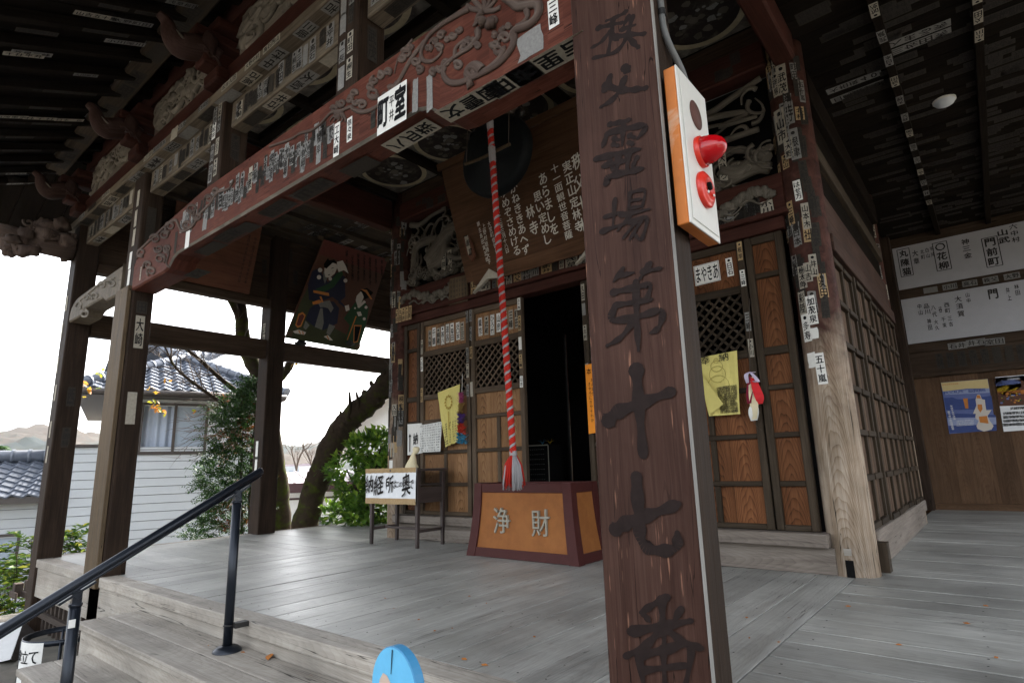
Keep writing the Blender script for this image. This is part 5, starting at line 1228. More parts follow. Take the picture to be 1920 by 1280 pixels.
# ---- small desk with the paper notice
tb2 = thing('small_desk', 'small dark wooden desk carrying a hand written paper notice on its front', 'desk', (-5.8, 5.0, 0))
dx0, dx1, dy0, dy1, dz = -6.27, -5.36, 4.74, 5.20, .905
for x in (dx0, dx1-.055):
    for y in (dy0, dy1-.055):
        mb = MB(); x_, y_ = x+.0275, y+.0275; mb.hexa([V((x_-.018, y_-.018, 0)), V((x_+.018, y_-.018, 0)), V((x_+.018, y_+.018, 0)), V((x_-.018, y_+.018, 0)), V((x_-.0275, y_-.0275, dz-.03)), V((x_+.0275, y_-.0275, dz-.03)), V((x_+.0275, y_+.0275, dz-.03)), V((x_-.0275, y_+.0275, dz-.03))]); mb.build('leg', 'table', tb2, bevel=.003)
mb = MB(); mb.box((dx0-.02, dy0-.015, dz-.03), (dx1+.02, dy1+.02, dz)); mb.build('desk_top', 'table', tb2, bevel=.004)
mb = MB(); mb.box((dx1-.045, dy0+.05, dz-.40), (dx1-.012, dy1-.05, dz-.22)); mb.box((dx0+.012, dy0+.05, dz-.40), (dx0+.045, dy1-.05, dz-.22)); mb.box((dx0+.05, dy0+.015, dz-.40), (dx1-.05, dy0+.04, dz-.22)); mb.build('apron', 'table', tb2, bevel=.003)
mb = MB(); mb.box((dx1-.042, dy0+.05, .17), (dx1-.014, dy1-.05, .205)); mb.box((dx0+.014, dy0+.05, .17), (dx0+.042, dy1-.05, .205)); mb.box((dx0+.05, 4.955, .175), (dx1-.05, 4.985, .20)); mb.box((dx1-.042, dy0+.05, dz-.20), (dx1-.02, dy1-.05, dz-.185)); mb.build('stretcher', 'table', tb2, bevel=.003)
nt_ = MB(); n = 16; z0, z1 = .525, dz+.006; xa, xb = dx0-.05, dx1+.0
def np_(t, z): return V((xa+(xb-xa)*t, dy0-.022-.008*math.sin(t*22)-.006*math.sin(t*9+z*8), z))
for i in range(n):
    for j in range(6):
        za, zb = z0+(z1-z0)*j/6, z0+(z1-z0)*(j+1)/6; nt_.quad(np_(i/n, za), np_((i+1)/n, za), np_((i+1)/n, zb), np_(i/n, zb), 0, True)
pn = nt_.build('paper_notice', 'sheet', smooth=True); tag(pn, 'white paper notice with large brushed characters taped across the desk front', 'notice')
mb = MB(); zc = (z0+z1)/2
for ch, t, w_, h in (('納', .10, .17, .22), ('経', .30, .19, .25), ('所', .49, .16, .21), ('は', .60, .09, .10), ('こ', .665, .075, .06), ('の', .725, .07, .065), ('奥', .83, .17, .27), ('で', .945, .085, .11)): mb.char(ch, np_(t, zc+.005)-Y*.012, X, Z, w_, h, 0, .0205, .14, wob=.14)
mb.build('lettering', 'ink_faded', pn)
mb = MB()
for za, zb in ((z0-.03, z0+.035), (z1-.045, z1+.008)):
    for i in range(n): mb.quad(np_(i/n, za)-Y*.004-Z*ru(0, .006), np_((i+1)/n, za)-Y*.004-Z*ru(0, .006), np_((i+1)/n, zb)-Y*.004, np_(i/n, zb)-Y*.004, 0)
mb.build('tape', 'paper_tan', pn)
mb = MB(); c = V((-5.60, 4.86, dz)); mb.tube(smooth([c, c+V((0, 0, .05)), c+V((.02, 0, .12)), c+V((.03, .0, .17)), c+V((.06, .01, .21)), c+V((.07, .01, .26))], 3), [.075, .085, .08, .07, .06, .05, .042, .036, .03, .026, .022, .03, .04, .045, .04, .03][:16], 12)
tag(mb.build('cloth_pouch', 'cloth_cream'), 'small cream cloth pouch tied at the neck standing on the desk', 'pouch')

# ---- cloths, banners and notices hanging on the doors
def cloth(name, corners, m, label, cat, nu=14, nv=18, amp=.03, seed=0, fold=None):
    """corners: top left, top right, bottom right, bottom left (3D)"""
    a, b, c, d = corners; mb = MB()
    def P(u, v):
        p = (a*(1-u)+b*u)*(1-v)+(d*(1-u)+c*u)*v
        q = amp*v*(math.sin(u*9+seed+v*2)+.5*math.sin(u*17+seed*2))+amp*.6*noise.noise(V((u*3, v*3, seed)))
        p = p+V((0, -abs(q)-.004, 0))
        if fold: p = fold(u, v, p)
        return p
    for i in range(nu):
        for j in range(nv): mb.quad(P(i/nu, j/nv), P(i/nu, (j+1)/nv), P((i+1)/nu, (j+1)/nv), P((i+1)/nu, j/nv), 0, True)
    o = mb.build(name, m, smooth=True)
    bpy.context.view_layer.objects.active = None
    tag(o, label, cat); o['_'] = 0; del o['_']
    return o, P
def ctext(P, o, rows, cols, u0, u1, v0, v1, m='ink_faded', size=.022, prob=.95):
    mb = MB()
    for c in range(cols):
        for r in range(rows):
            if rnd() < prob:
                u, v = u0+(u1-u0)*c/max(1, cols-1), v0+(v1-v0)*r/max(1, rows-1); mb.char(random.choice('観自在菩薩行深般若波羅蜜多時照見五蘊皆空度一切苦厄舎利子色不異'), P(u, v)-Y*.006, X, Z, size, size*1.05, 0, .02)
    mb.build('lettering', m, o)
YC = 5.31
def q4(*p): return [at_y(px, py, YC) for px, py in p]
co, P = cloth('yellow_banner', q4((1306, 672), (1382, 657), (1389, 776), (1331, 780)), 'cloth_yellow', 'yellow votive cloth banner pinned to the door right of the near post', 'banner', amp=.02, seed=1)
mb = MB()
c = P(.47, .33)-Y*.012
for r0, cz, w_ in ((.075, .0, 1), (.05, .075, 1.1), (.024, .125, .9), (.10, -.11, 1.0)):
    mb.tube([c+V((r0*w_*math.cos(a*.42), 0, cz+r0*math.sin(a*.42))) for a in range(16)], .0022, 4)
mb.build('drawing', 'cloth_drawing', co); mb = MB()
for ch, u_ in (('奉', .22), ('納', .68)): mb.char(ch, P(u_, .06)-Y*.012, X, Z, .09, .085, 0, .015, .1, wob=.06)
mb.build('title', 'ink_faded', co); ctext(P, co, 11, 9, .42, .93, .56, .95, size=.024)
mb = MB(); f0 = [P(0.0, .2)-Y*.02, at_y(1330, 778, YC-.05), at_y(1356, 757, YC-.09), at_y(1334, 725, YC-.07)]; mb.quad(*f0, 0, False); mb.build('turned_corner', 'cloth_yellow', co)
co, P = cloth('yellow_banner', q4((821, 736), (863, 720), (861, 828), (836, 838)), 'cloth_yellow', 'narrow yellow votive banner with a gold crest hanging on the left door', 'banner', amp=.03, seed=4)
mb = MB(); c = P(.5, .25)-Y*.02
for a in range(12): mb.blob(c+V((.06*math.cos(a*.524), 0, .08*math.sin(a*.524))), (.016, .004, .016), 0, a, .1, nu=6, nv=4)
mb.tube([c+V((0, 0, -.12)), c+V((.01, 0, -.35))], .006, 4); mb.build('crest', 'crest_gold', co); ctext(P, co, 9, 8, .1, .9, .62, .96, size=.02)
co, P = cloth('sutra_cloth', q4((788, 797), (829, 790), (829, 846), (790, 848)), 'cloth_white', 'white cloth printed with small rows of scripture pinned on the left door', 'cloth', amp=.03, seed=7, nv=12)
ctext(P, co, 11, 13, .06, .95, .06, .94, size=.018)
q = q4((763, 795), (789, 793), (790, 849), (763, 853)); q = [p+Y*.01 for p in q]
mb = MB(); mb.prism([q[3], q[2], q[1], q[0]], V((0, .012, 0)), 0); o = mb.build('arrow_notice', 'paper'); tag(o, 'white notice with an up arrow, half hidden by the sutra cloth', 'notice')
mb = MB(); c = at_y(768.5, 823, YC+.006)
mb.poly([c+V(p) for p in ((-.028, 0, .03), (0, 0, .075), (.028, 0, .03), (.010, 0, .03), (.010, 0, -.17), (-.010, 0, -.17), (-.010, 0, .03))][::-1], 0); mb.char('納', at_y(779, 822, YC+.006), X, Z, .10, .16, 0, .02, .1, wob=.05); mb.build('lettering', 'ink', o)
# strings of folded paper cranes and ribbons
def crane(mb, p, s_, m, h=0.):
    f = V((math.cos(h), math.sin(h), 0)); l = V((-f.y, f.x, 0))
    for t in (1, -1):
        mb.poly([p+f*s_*.5, p+l*t*s_*.25+Z*s_*.12, p-f*s_*.5, p-Z*s_*.28], m)
        mb.poly([p+f*s_*.35+Z*s_*.05, p+l*t*s_*.9+Z*s_*.45, p-f*s_*.3+Z*s_*.05], m)
    for e, k in ((f, 1), (-f, 1)): mb.poly([p+e*s_*.35-Z*s_*.1, p+e*s_*.95+Z*s_*.62, p+e*s_*.5+l*s_*.05], m); mb.poly([p+e*s_*.35-Z*s_*.1, p+e*s_*.5-l*s_*.05, p+e*s_*.95+Z*s_*.62], m)
    mb.poly([p+f*s_*.95+Z*s_*.62, p+f*s_*1.15+Z*s_*.5, p+f*s_*.9+Z*s_*.52], m)
CM = ['crane_pink', 'crane_gold', 'crane_purple', 'crane_red', 'crane_blue', 'twig']
cst = thing('paper_crane_garland', 'garland of paper cranes, pink at top and blue at bottom, on left door', 'garland', at_y(870, 835, YC))
A, B = at_y(866, 738, YC-.03), at_y(867, 832, YC-.03)
for k, n_ in enumerate(('pink_cranes', 'gold_cranes', 'purple_cranes', 'red_cranes', 'blue_cranes')):
    mb = MB()
    for i in range(34):
        t = (k+rnd())/5; s_ = .018+.055*t; p = A+(B-A)*t+V((ru(-s_, s_), ru(-.04, .0), 0)); crane(mb, p, ru(.035, .05), k, ru(0, 6.3))
    mb.build(n_, CM, cst)
mb = MB(); mb.tube([at_y(867, 700, YC), A], .003, 5); mb.build('string', 'cloth_white', cst)
rb_ = thing('ribbon_bundle', 'red, wine and cream cloth ribbons hanging on a string on the right door', 'ribbons', at_y(1412, 788, YC))
def ribbon(pts, w_, m, n_='ribbon', tw=.6):
    mb = MB(); P = smooth([at_y(px, py, YC-.02-.008*i) for i, (px, py) in enumerate(pts)], 5); 
    for i in range(len(P)-1):
        t = i/len(P); w1 = w_*(.55+.45*min(1, t*3)); a = X*w1/2*math.cos(tw*math.sin(t*5))+Y*w1/2*math.sin(tw*math.sin(t*5))
        t2 = (i+1)/len(P); w2_ = w_*(.55+.45*min(1, t2*3)); b = X*w2_/2*math.cos(tw*math.sin(t2*5))+Y*w2_/2*math.sin(tw*math.sin(t2*5))
        mb.quad(P[i]-a, P[i]+a, P[i+1]+b, P[i+1]-b, 0, True)
    mb.build(n_, m, rb_)
ribbon([(1408, 705), (1407, 720), (1405, 740), (1405, 756)], .055, 'cloth_wine'); ribbon([(1412, 708), (1417, 725), (1424, 745), (1425, 757)], .075, 'cloth_red'); ribbon([(1409, 706), (1411, 735), (1414, 760), (1414, 786)], .07, 'cloth_cream')
ribbon([(1414, 757), (1413, 770), (1414, 788)], .085, 'cloth_white'); ribbon([(1406, 697), (1399, 703), (1402, 718)], .035, 'cloth_lilac'); ribbon([(1406, 697), (1415, 706), (1421, 716), (1412, 714)], .035, 'cloth_lilac'); ribbon([(1405, 700), (1412, 697), (1415, 698)], .03, 'cloth_lilac')
mb = MB(); mb.tube([at_y(1405, 560, YC+.01), at_y(1406, 698, YC-.015)], .003, 5); mb.tube(smooth([at_y(1412, 788, YC), at_y(1418, 798, YC), at_y(1428, 806, YC)], 3), .002, 4); mb.build('string', 'twig', rb_)
# orange sign on the right door jamb
q = [at_y(px, py, 5.30) for px, py in ((1097, 684), (1126, 678), (1138, 808), (1104, 813))]
mb = MB(); mb.prism([q[3], q[2], q[1], q[0]], V((0, .008, 0)), 0); o = mb.build('orange_sign', 'orange_sign'); tag(o, 'long orange paper sign with black writing on the right door jamb', 'sign')
mb = MB(); mb.char('本', at_y(1104, 696, 5.296), X, Z, .06, .07, 0, .01); mb.char('尊', at_y(1118, 694, 5.296), X, Z, .06, .07, 0, .01)
for t, x0 in (('きゃろにきゃそわか', 1105), ('おんまか', 1110)):
    for i, ch in enumerate(t): mb.char(ch, at_y(x0+(i*.7), (720 if t[0] == 'き' else 712)+i*8.4, 5.296), X, Z, .032, .038, 0, .005)
mb.build('lettering', 'ink', o)

# ---- inside the door: glass case, two folded cranes, hanging crane strings
cb = thing('display_case', 'dark glazed case with rows of tiny white cranes just inside the open door', 'cabinet', (-4.5, 6.1, .3))
cx0_, cx1_, cz1 = at_y(994, 834, 6.0).x, at_y(1028, 832, 6.0).x, at_y(1000, 834, 6.0).z
mb = MB(); mb.box((cx0_-.1, 6.0, .3), (cx1_, 6.3, cz1)); mb.build('case', 'black', cb, bevel=.004)
mb = MB(); mb.box((cx1_-.008, 5.994, .32), (cx1_+.002, 6.0, cz1-.01)); mb.box((cx0_-.1, 5.994, cz1-.014), (cx1_-.01, 5.999, cz1)); mb.build('edge_trim', 'metal_letter', cb)
mb = MB()
for r in range(13):
    for c in range(9):
        p = V((cx0_-.06+c*.034, 5.993, .36+r*(cz1-.42)/12)); mb.poly([p+V((-.013, 0, .008)), p+V((0, 0, -.004)), p+V((.013, 0, .008)), p+V((0, 0, .002))], 0)
mb.build('crane_rows', 'paper_grey', cb)
for m, px, lab in (('crane_blue', 1017, 'blue folded paper crane standing on the case inside the door'), ('yellow_paint', 1031, 'yellow folded paper crane standing on the case inside the door')):
    mb = MB(); crane(mb, V((at_y(px, 828, 6.1).x, 6.1, cz1+.024)), .075, 0, -.6); tag(mb.build('paper_crane', m), lab, 'paper crane', 'paper cranes on the case')
for k in range(9):
    mb = MB(); x, y_ = -4.25+k*.13, 6.4+ru(0, 1.2); zt = ru(3.1, 3.4); n = random.randint(18, 30); mm = random.randrange(5)
    mb.tube([V((x, y_, zt-.07*n-.05)), V((x, y_, 3.45))], .0015, 4, 5)
    for i in range(n): crane(mb, V((x+ru(-.02, .02), y_+ru(-.02, .02), zt-i*.07)), .045, 6 if k % 3 else mm, ru(0, 6))
    mb.tube([V((x, y_, zt-.07*n-.14)), V((x, y_, zt-.07*n-.02))], [.022, .004], 6, 7)
    tag(mb.build('crane_string', CM+['crane_green', 'cloth_white']), 'dim string of green and coloured folded cranes hanging inside the dark doorway', 'garland', 'crane strings in the doorway')

# ---- white banners and posters on the far end wall
def wallbox(name, pts, m, y, lab, cat, th=.012):
    q = [at_y(px, py, y) for px, py in pts]; mb = MB(); mb.prism([q[3], q[2], q[1], q[0]], V((0, th, 0)), 0); o = mb.build(name, m); tag(o, lab, cat); return o
def fr(px, py, y): return at_y(px, py, y)
zA0, zA1, zB0, zB1 = 3.745, 4.515, 2.765, 3.565
for (z0, z1, lab, items) in ((zA0, zA1, 'upper white wall banner pasted with black name slips', ((1697, 492, '丸陳猫', .18, .5), (1717, 482, '大章', .12, .28), (1730, 477, '北町', .08, .2), (1739, 474, '白山', .08, .2), (1748, 472, '平井', .08, .2), (1766, 480, '〇花柳', .2, .5), (1812, 466, '神三金', .15, .36), (1860, 472, '門前町', .2, .5), (1881, 443, '山武', .2, .26), (1902, 437, '六中村', .14, .33))),
                             (zB0, zB1, 'lower white wall banner pasted with black name slips', ((1725, 580, '中山', .09, .22), (1738, 579, '品川', .11, .2), (1751, 583, '八代', .09, .23), (1763, 580, '谷', .07, .14), (1776, 577, '西町', .1, .2), (1743, 608, '神田', .08, .22), (1756, 609, '大久', .08, .2), (1770, 604, '千束', .08, .2), (1782, 602, '三吉', .08, .2), (1799, 574, '大須賀', .13, .38), (1815, 558, '山中', .08, .2), (1862, 551, '門', .18, .2), (1891, 551, '井上', .07, .24), (1907, 543, '林田', .08, .2)))):
    mb = MB(); mb.box((-.945, YW-.028, z0), (1.9, YW-.012, z1)); o = mb.build('wall_banner', 'banner'); tag(o, lab, 'banner')
    mb = MB()
    for px, py, t, w_, h in items:
        p = at_y(px, py, YW-.030)
        if len(t) == 3 and w_ >= .18:
            for sx, sz, ww, hh_ in ((0, .5, 1, .02), (0, -.5, 1, .02), (.5, 0, .06, 1), (-.5, 0, .06, 1)): q = p+V((sx*w_, 0, sz*h)); mb.poly([q+V((a*ww*w_/2, 0, b*hh_*h/2)) for a, b in ((-1, -1), (1, -1), (1, 1), (-1, 1))], 0)
        for i, ch in enumerate(t): mb.char(ch, p+Z*(h*(.5-(i+.5)/len(t))), X, Z, w_*.72, h/len(t)*.82, 0, .04)
    mb.build('lettering', 'ink_faded', o)
YQ = YW-.012
po = wallbox('poster', ((1764, 717), (1852, 710), (1868, 806), (1780, 813)), 'blue_mid', YQ, 'blue poster with a robed figure on the far wooden wall, left of the other poster', 'poster', .004)
pz = lambda x, y, o=.002: at_y(1740+x*180/1646, 690+y*180/1646, YQ-o)
mb = MB()
for pts, m in ((((222, 250), (1020, 185), (1048, 345), (660, 350), (255, 400)), 0), (((275, 510), (420, 500), (500, 530), (700, 530), (1085, 470), (1120, 700), (310, 720)), 1), (((320, 780), (440, 790), (500, 775), (640, 780), (1150, 800), (1165, 840), (340, 850)), 1), (((335, 850), (1165, 840), (1172, 960), (350, 985)), 2), (((350, 985), (1172, 960), (1178, 1070), (375, 1110)), 1),
               (((285, 400), (1050, 345), (1055, 420), (295, 455)), 2)): mb.poly([pz(*p) for p in pts], m)
fig = [(845, 450), (890, 450), (925, 530), (975, 540), (985, 640), (1000, 720), (1090, 715), (1040, 790), (1020, 820), (1060, 900), (1125, 990), (1090, 1050), (960, 1085), (850, 1040), (830, 990), (870, 900), (810, 850), (820, 780), (770, 780), (830, 640), (815, 540)]
mb.poly([pz(x, y, .003) for x, y in fig], 3); mb.poly([pz(x, y, .004) for x, y in ((850, 620), (925, 620), (935, 700), (900, 760), (850, 690))], 4); mb.poly([pz(x, y, .004) for x, y in ((870, 830), (1010, 815), (1040, 950), (890, 930))], 4); mb.poly([pz(x, y, .004) for x, y in ((840, 460), (885, 460), (910, 520), (835, 515))], 4); mb.poly([pz(x, y, .004) for x, y in ((600, 520), (680, 515), (695, 690), (640, 690))], 4)
for i, ch in enumerate('秩父札所'): mb.char(ch, pz(310+i*85, 420-i*7, .003), X, Z, .07, .05, 1, .03)
for i, ch in enumerate('総開帳'): mb.char(ch, pz(740+i*100, 390-i*8, .003), X, Z, .08, .06, 1, .03)
for i in range(8): mb.char(random.choice('観音霊場巡礼案内'), pz(260+i*35, 285-i*3, .003), X, Z, .025, .025, 4, .01)
for c, (x0, y0, n) in enumerate(((400, 650, 7), (355, 750, 9))):
    for i in range(n): mb.char(random.choice('午歳総開帳平成三十年春'), pz(x0+i*9, y0+i*36, .003), X, Z, .036, .032, 5, .02)
for r in range(4):
    for i in range(14): mb.char(random.choice('観音霊場巡礼案内日時場所'), pz(500+i*21, 905+r*27-i*1.5, .003), X, Z, .016, .016, 5, .01)
mb.build('print', ['cream', 'blue_deep', 'blue_pale', 'skin_white', 'paint_orange', 'paper'], po)
po = wallbox('poster', ((1866, 707), (1960, 699), (1975, 802), (1882, 809)), 'sheet', YQ, 'landscape poster with autumn hills above white print, at the right edge of the far wall', 'poster', .004)
mb = MB()
for pts, m in ((((1145, 165), (2100, 95), (2130, 620), (1220, 650)), 0), (((1145, 165), (1560, 130), (1580, 190), (1160, 225)), 1), (((1150, 220), (1400, 190), (1580, 200), (1590, 260), (1170, 310)), 2), (((1165, 305), (1590, 255), (1600, 320), (1500, 385), (1190, 405)), 3), (((1560, 130), (2100, 95), (2110, 200), (1700, 240), (1580, 200)), 4), (((1190, 400), (1500, 385), (2100, 330), (2105, 400), (1210, 480)), 5)): mb.poly([pz(*p) for p in pts], m)
for i in range(60): x, y = ru(1230, 1900), ru(420, 600); q = ru(10, 28); mb.poly([pz(x+q*math.cos(a*1.05), y+q*.7*math.sin(a*1.05), .003+i*.00002) for a in range(6)][::-1], random.choice((0, 5, 6, 2, 3)))
for r in range(4):
    for i in range(9): mb.char(random.choice('武蔵野観音霊場巡礼'), pz(1320+i*60, 775+r*65-i*3, .003), X, Z, .055, .045, 7, .04)
for i, ch in enumerate('武蔵野観音'): mb.char(ch, pz(1440+i*65, 690-i*4, .003), X, Z, .05, .045, 7, .03)
mb.build('print', ['paint_brown', 'banner', 'blue_mid', 'yellow_paint', 'blue_deep', 'paint_orange', 'paint_green', 'ink'], po)
lp = thing('ceiling_lamp', 'small round white dome lamp on the dark side ceiling', 'lamp', (.115, 7.5, 4.69))
mb = MB(); mb.lathe([(.0, -.075), (.05, -.07), (.085, -.05), (.10, -.022)], (.115, 7.5, 4.70), Z, 24); mb.build('dome', 'lamp_dome', lp)
mb = MB(); mb.lathe([(.10, -.022), (.108, -.02), (.108, 0)], (.115, 7.5, 4.70), Z, 24); mb.build('base_ring', 'alarm_white', lp)

# ---- steps and handrail
st = thing('wooden_steps', 'weathered grey wooden steps leading up to the veranda', 'steps', (-3, 1.4, -.78))
for z, y0, y1, xl in ((-.155, 1.555, 1.99, -5.62), (-.335, 1.17, 1.60, -5.36), (-.515, .78, 1.21, -5.2)):
    mb = MB(); w_ = (y1-y0)/2; mb.box((xl, y0, z-.045), (-1.25, y0+w_*.93, z)); mb.box((xl, y0+w_*.93+.004, z-.045), (-1.25, y1, z-.001)); mb.build('tread', 'edge', st, bevel=.007, seg=2)
    mb = MB(); mb.box((xl+.03, y0+.03, z-.25), (-1.28, y0+.06, z-.046)); mb.build('riser', 'edge', st)
hr = thing('handrail', 'dark blue grey metal handrail on two posts beside the steps', 'handrail', (-3.87, 1.0, -.8))
rt, rbm = V((-3.87, 2.035, .93)), V((-3.87, -.35, -.43)); dr = (rt-rbm).normalized(); nr = X.cross(dr)
mb = MB(); mb.tube([rbm, rt-dr*.004, rt], [.024, .024, .019], 16); mb.tube([rbm-nr*.024, rt-dr*.02-nr*.024], .013, 10); mb.build('rail', 'rail_metal', hr)
for y, zb in ((1.88, -.155), (1.06, -.515)):
    zr = rt.z-(rt.y-y)*dr.z/dr.y
    mb = MB(); mb.tube([V((-3.87, y, zb)), V((-3.87, y, zr-.115))], .028, 20); mb.tube([V((-3.87, y, zr-.115)), V((-3.87, y, zr-.100))], [.032, .032], 20); po_ = mb.build('post', 'rail_metal', hr)
    mb = MB(); mb.box((-3.886, y-.022, zr-.1), (-3.854, y+.022, zr-.035)); mb.lathe([(.02, -.022), (.022, 0), (.02, .022)], (-3.87, y, zr-.06), X, 14); mb.box((-3.89, y-.09, zr-.055), (-3.85, y+.09, zr-.045), rot=Matrix.Rotation(math.atan2(dr.z, dr.y), 3, 'X')); mb.build('bracket', 'rail_metal', po_)
    mb = MB(); mb.lathe([(.085, 0), (.083, .012), (.06, .028), (.032, .036)], (-3.87, y, zb), Z, 24); mb.build('flange', 'rail_metal', po_)
    mb = MB(); mb.tube([V((-3.87, y-.032, zb+.15)), V((-3.835, y-.01, zb+.15)), V((-3.835, y+.02, zb+.15)), V((-3.87, y+.034, zb+.15)), V((-3.905, y, zb+.15)), V((-3.87, y-.032, zb+.15))], .005, 6); mb.box((-3.85, y+.01, zb+.135), (-3.80, 1.973 if y > 1.5 else y+.1, zb+.165)); mb.build('clamp', 'iron', po_)
mb = MB(); mb.box((-3.8415, 1.03, .16), (-3.8395, 1.06, .20)); mb.build('post_sticker', 'paper', hr)

# ---- bottom left: umbrella stand, metal sheet, fence
us = thing('umbrella_stand', 'dark ring umbrella stand with a white label at the foot of the steps', 'umbrella stand', (-5.0, 1.0, -.78))
uc = at_d(118, 1190, 5.0); ur = .27
ux = V((uc.x, uc.y, uc.z))
for dz_, m in ((0, 0), (-.45, 0)):
    mb = MB(); mb.lathe([(ur, -.022), (ur+.004, -.022), (ur+.004, .022), (ur, .022), (ur, -.022)], ux+Z*dz_, Z, 36); mb.build('hoop', 'rail_metal', us)
mb = MB(); lf = math.atan2(-ux.y, -ux.x)+.9
for k in range(4):
    a = lf+.7+k*1.55; mb.tube([ux+V((ur*math.cos(a), ur*math.sin(a), .0)), V((ux.x+ur*math.cos(a), ux.y+ur*math.sin(a), -.78))], .010, 8)
mb.build('upright', 'rail_metal', us)
mb = MB(); n = 10; a0, a1 = lf-2.3, lf-1.35
for i in range(n):
    b0, b1 = a0+(a1-a0)*i/n, a0+(a1-a0)*(i+1)/n; q = ur+.006
    mb.quad(ux+V((q*math.cos(b0), q*math.sin(b0), -.50)), ux+V((q*math.cos(b1), q*math.sin(b1), -.50)), ux+V((q*math.cos(b1), q*math.sin(b1), .012)), ux+V((q*math.cos(b0), q*math.sin(b0), .012)), 0, True)
lo = mb.build('label', 'paper', us, smooth=True)
mb = MB()
for i, ch in enumerate('傘立て'):
    a = a0+(a1-a0)*(.1+.32*i); q = ur+.009; t = V((-math.sin(a), math.cos(a), 0)); mb.char(ch, ux+V((q*math.cos(a), q*math.sin(a), -.095)), t, Z, .085, .10, 0, .02)
mb.build('lettering', 'ink', lo)
cs_ = thing('corrugated_sheet', 'bright corrugated metal sheet roof beside the umbrella stand', 'roof sheet', (-7.0, 1.2, -.78))
Ra, Rb = at_d(46, 1160, 6.7), at_d(20, 1235, 5.5)
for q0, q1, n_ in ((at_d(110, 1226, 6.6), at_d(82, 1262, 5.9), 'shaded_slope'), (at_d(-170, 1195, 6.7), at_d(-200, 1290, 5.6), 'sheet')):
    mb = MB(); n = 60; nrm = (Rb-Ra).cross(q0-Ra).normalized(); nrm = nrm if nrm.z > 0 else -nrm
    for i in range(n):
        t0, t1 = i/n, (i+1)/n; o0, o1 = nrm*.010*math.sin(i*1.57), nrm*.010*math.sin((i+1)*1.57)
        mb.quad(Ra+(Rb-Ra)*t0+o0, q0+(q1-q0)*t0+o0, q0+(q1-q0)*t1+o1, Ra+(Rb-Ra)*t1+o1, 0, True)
    mb.build(n_, 'sheet_metal' if n_ == 'sheet' else 'sheet_shaded', cs_, smooth=True)
mb = MB()
for p in (Ra,): mb.box((p.x-.03, p.y-.03, -.85), (p.x+.03, p.y+.03, p.z-.02))
mb.build('support', 'fence', cs_)
fn = thing('wooden_fence', 'low dark wooden lattice fence under the veranda corner', 'fence', (-8.5, 1.8, -.8))
for k in range(15):
    mb = MB(); x = -8.75+k*.15; mb.box((x, 2.08, -.85), (x+.045, 2.11, -.42)); mb.build('picket', 'fence', fn, bevel=.004)
mb = MB(); mb.box((-8.78, 2.04, -.62), (-6.6, 2.078, -.56)); mb.build('fence_rail', 'fence', fn)
for px, dz_ in ((30, 0), (52, .05)):
    mb = MB(); p = at_d(px, 1130, 9.2); mb.box((p.x-.07, p.y-.06, -.9), (p.x+.07, p.y+.06, p.z+.30+dz_)); mb.box((p.x-.07, p.y-.09, p.z+.1), (p.x+.35, p.y-.065, p.z+.2)); o = mb.build('fence_post', 'fence', bevel=.01); tag(o, 'short dark fence post at the lower left, '+('nearer the left border' if px == 30 else 'nearer the corner post'), 'fence post', 'short fence posts')
# blue arched board in front of the steps
bb = thing('blue_arch_board', 'light blue round topped board with a beige patch in front of the steps', 'board', (-1.47, 1.22, -.78))
ctr = at_y(738, 1212, 1.22); bw = .112; an = R_(-4); bx = V((math.cos(an), math.sin(an), 0)); by = V((-math.sin(an), math.cos(an), 0))
out = [V((-bw, 0, -1.2)), V((bw, 0, -1.2))]+[V((bw*math.cos(t*math.pi/18), 0, -.12+.12*math.sin(t*math.pi/18))) for t in range(19)]
pts = [ctr+bx*p.x+Z*p.z for p in out]
mb = MB(); mb.prism(pts, by*.035, 0, 1); mb.build('board', ['blue_board', 'blue_edge'], bb, bevel=.003)
pat = [(-.085, -1.19), (.092, -1.19), (.088, -.19), (.07, -.135), (.045, -.12), (.02, -.115), (-.01, -.10), (-.03, -.083), (-.05, -.08), (-.066, -.10), (-.08, -.15)]
mb = MB(); mb.poly([ctr+bx*x+Z*z-by*.0015 for x, z in pat], 0); mb.build('beige_patch', 'beige', bb)
mb = MB(); mb.poly([ctr+bx*x+Z*z-by*.0025 for x, z in ((-.010, -.075), (-.007, -.075), (-.001, -.008), (-.006, -.008))], 0); mb.build('dark_line', 'black', bb)
# fallen leaves on the boards
k = 0
for px, py, z in ((505, 1231, -.153), (391, 1209, -.153), (455, 1222, -.153), (583, 1265, -.153), (785, 1161, .004), (815, 1182, .004), (848, 1177, .004), (880, 1117, .004), (722, 1121, .004), (1002, 1193, .004), (908, 1246, .004), (1400, 1157, .004), (1460, 1203, .004), (1480, 1158, .004), (1590, 1136, .004), (1812, 1168, .004), (1848, 1135, .004), (1868, 1232, .004), (1405, 1195, .004), (740, 1140, .004), (912, 1130, .004), (1685, 1208, .004), (870, 1235, .004)):
    p = at_z(px, py, z); q = ru(.008, .015) if k else .04; a = ru(0, 6); mb = MB()
    e, l = V((math.cos(a), math.sin(a), 0)), V((-math.sin(a), math.cos(a), 0))
    mb.poly([p+e*q*1.5, p+e*q*.3+l*q*.6+Z*q*.4, p-e*q*1.2+l*q*.2+Z*q*.2, p-e*q*.6-l*q*.6, p+e*q*.3-l*q*.5]); 
    o = mb.build('fallen_leaf', 'dead_leaf'); k += 1
    tag(o, 'large crumpled brown leaf on the top step beside the handrail' if k == 1 else ('small dry orange leaf lying on the wooden steps' if z < 0 else 'small dry orange leaf lying on the grey veranda boards'), 'leaf', 'fallen leaves on the steps' if z < 0 else 'fallen leaves on the boards')

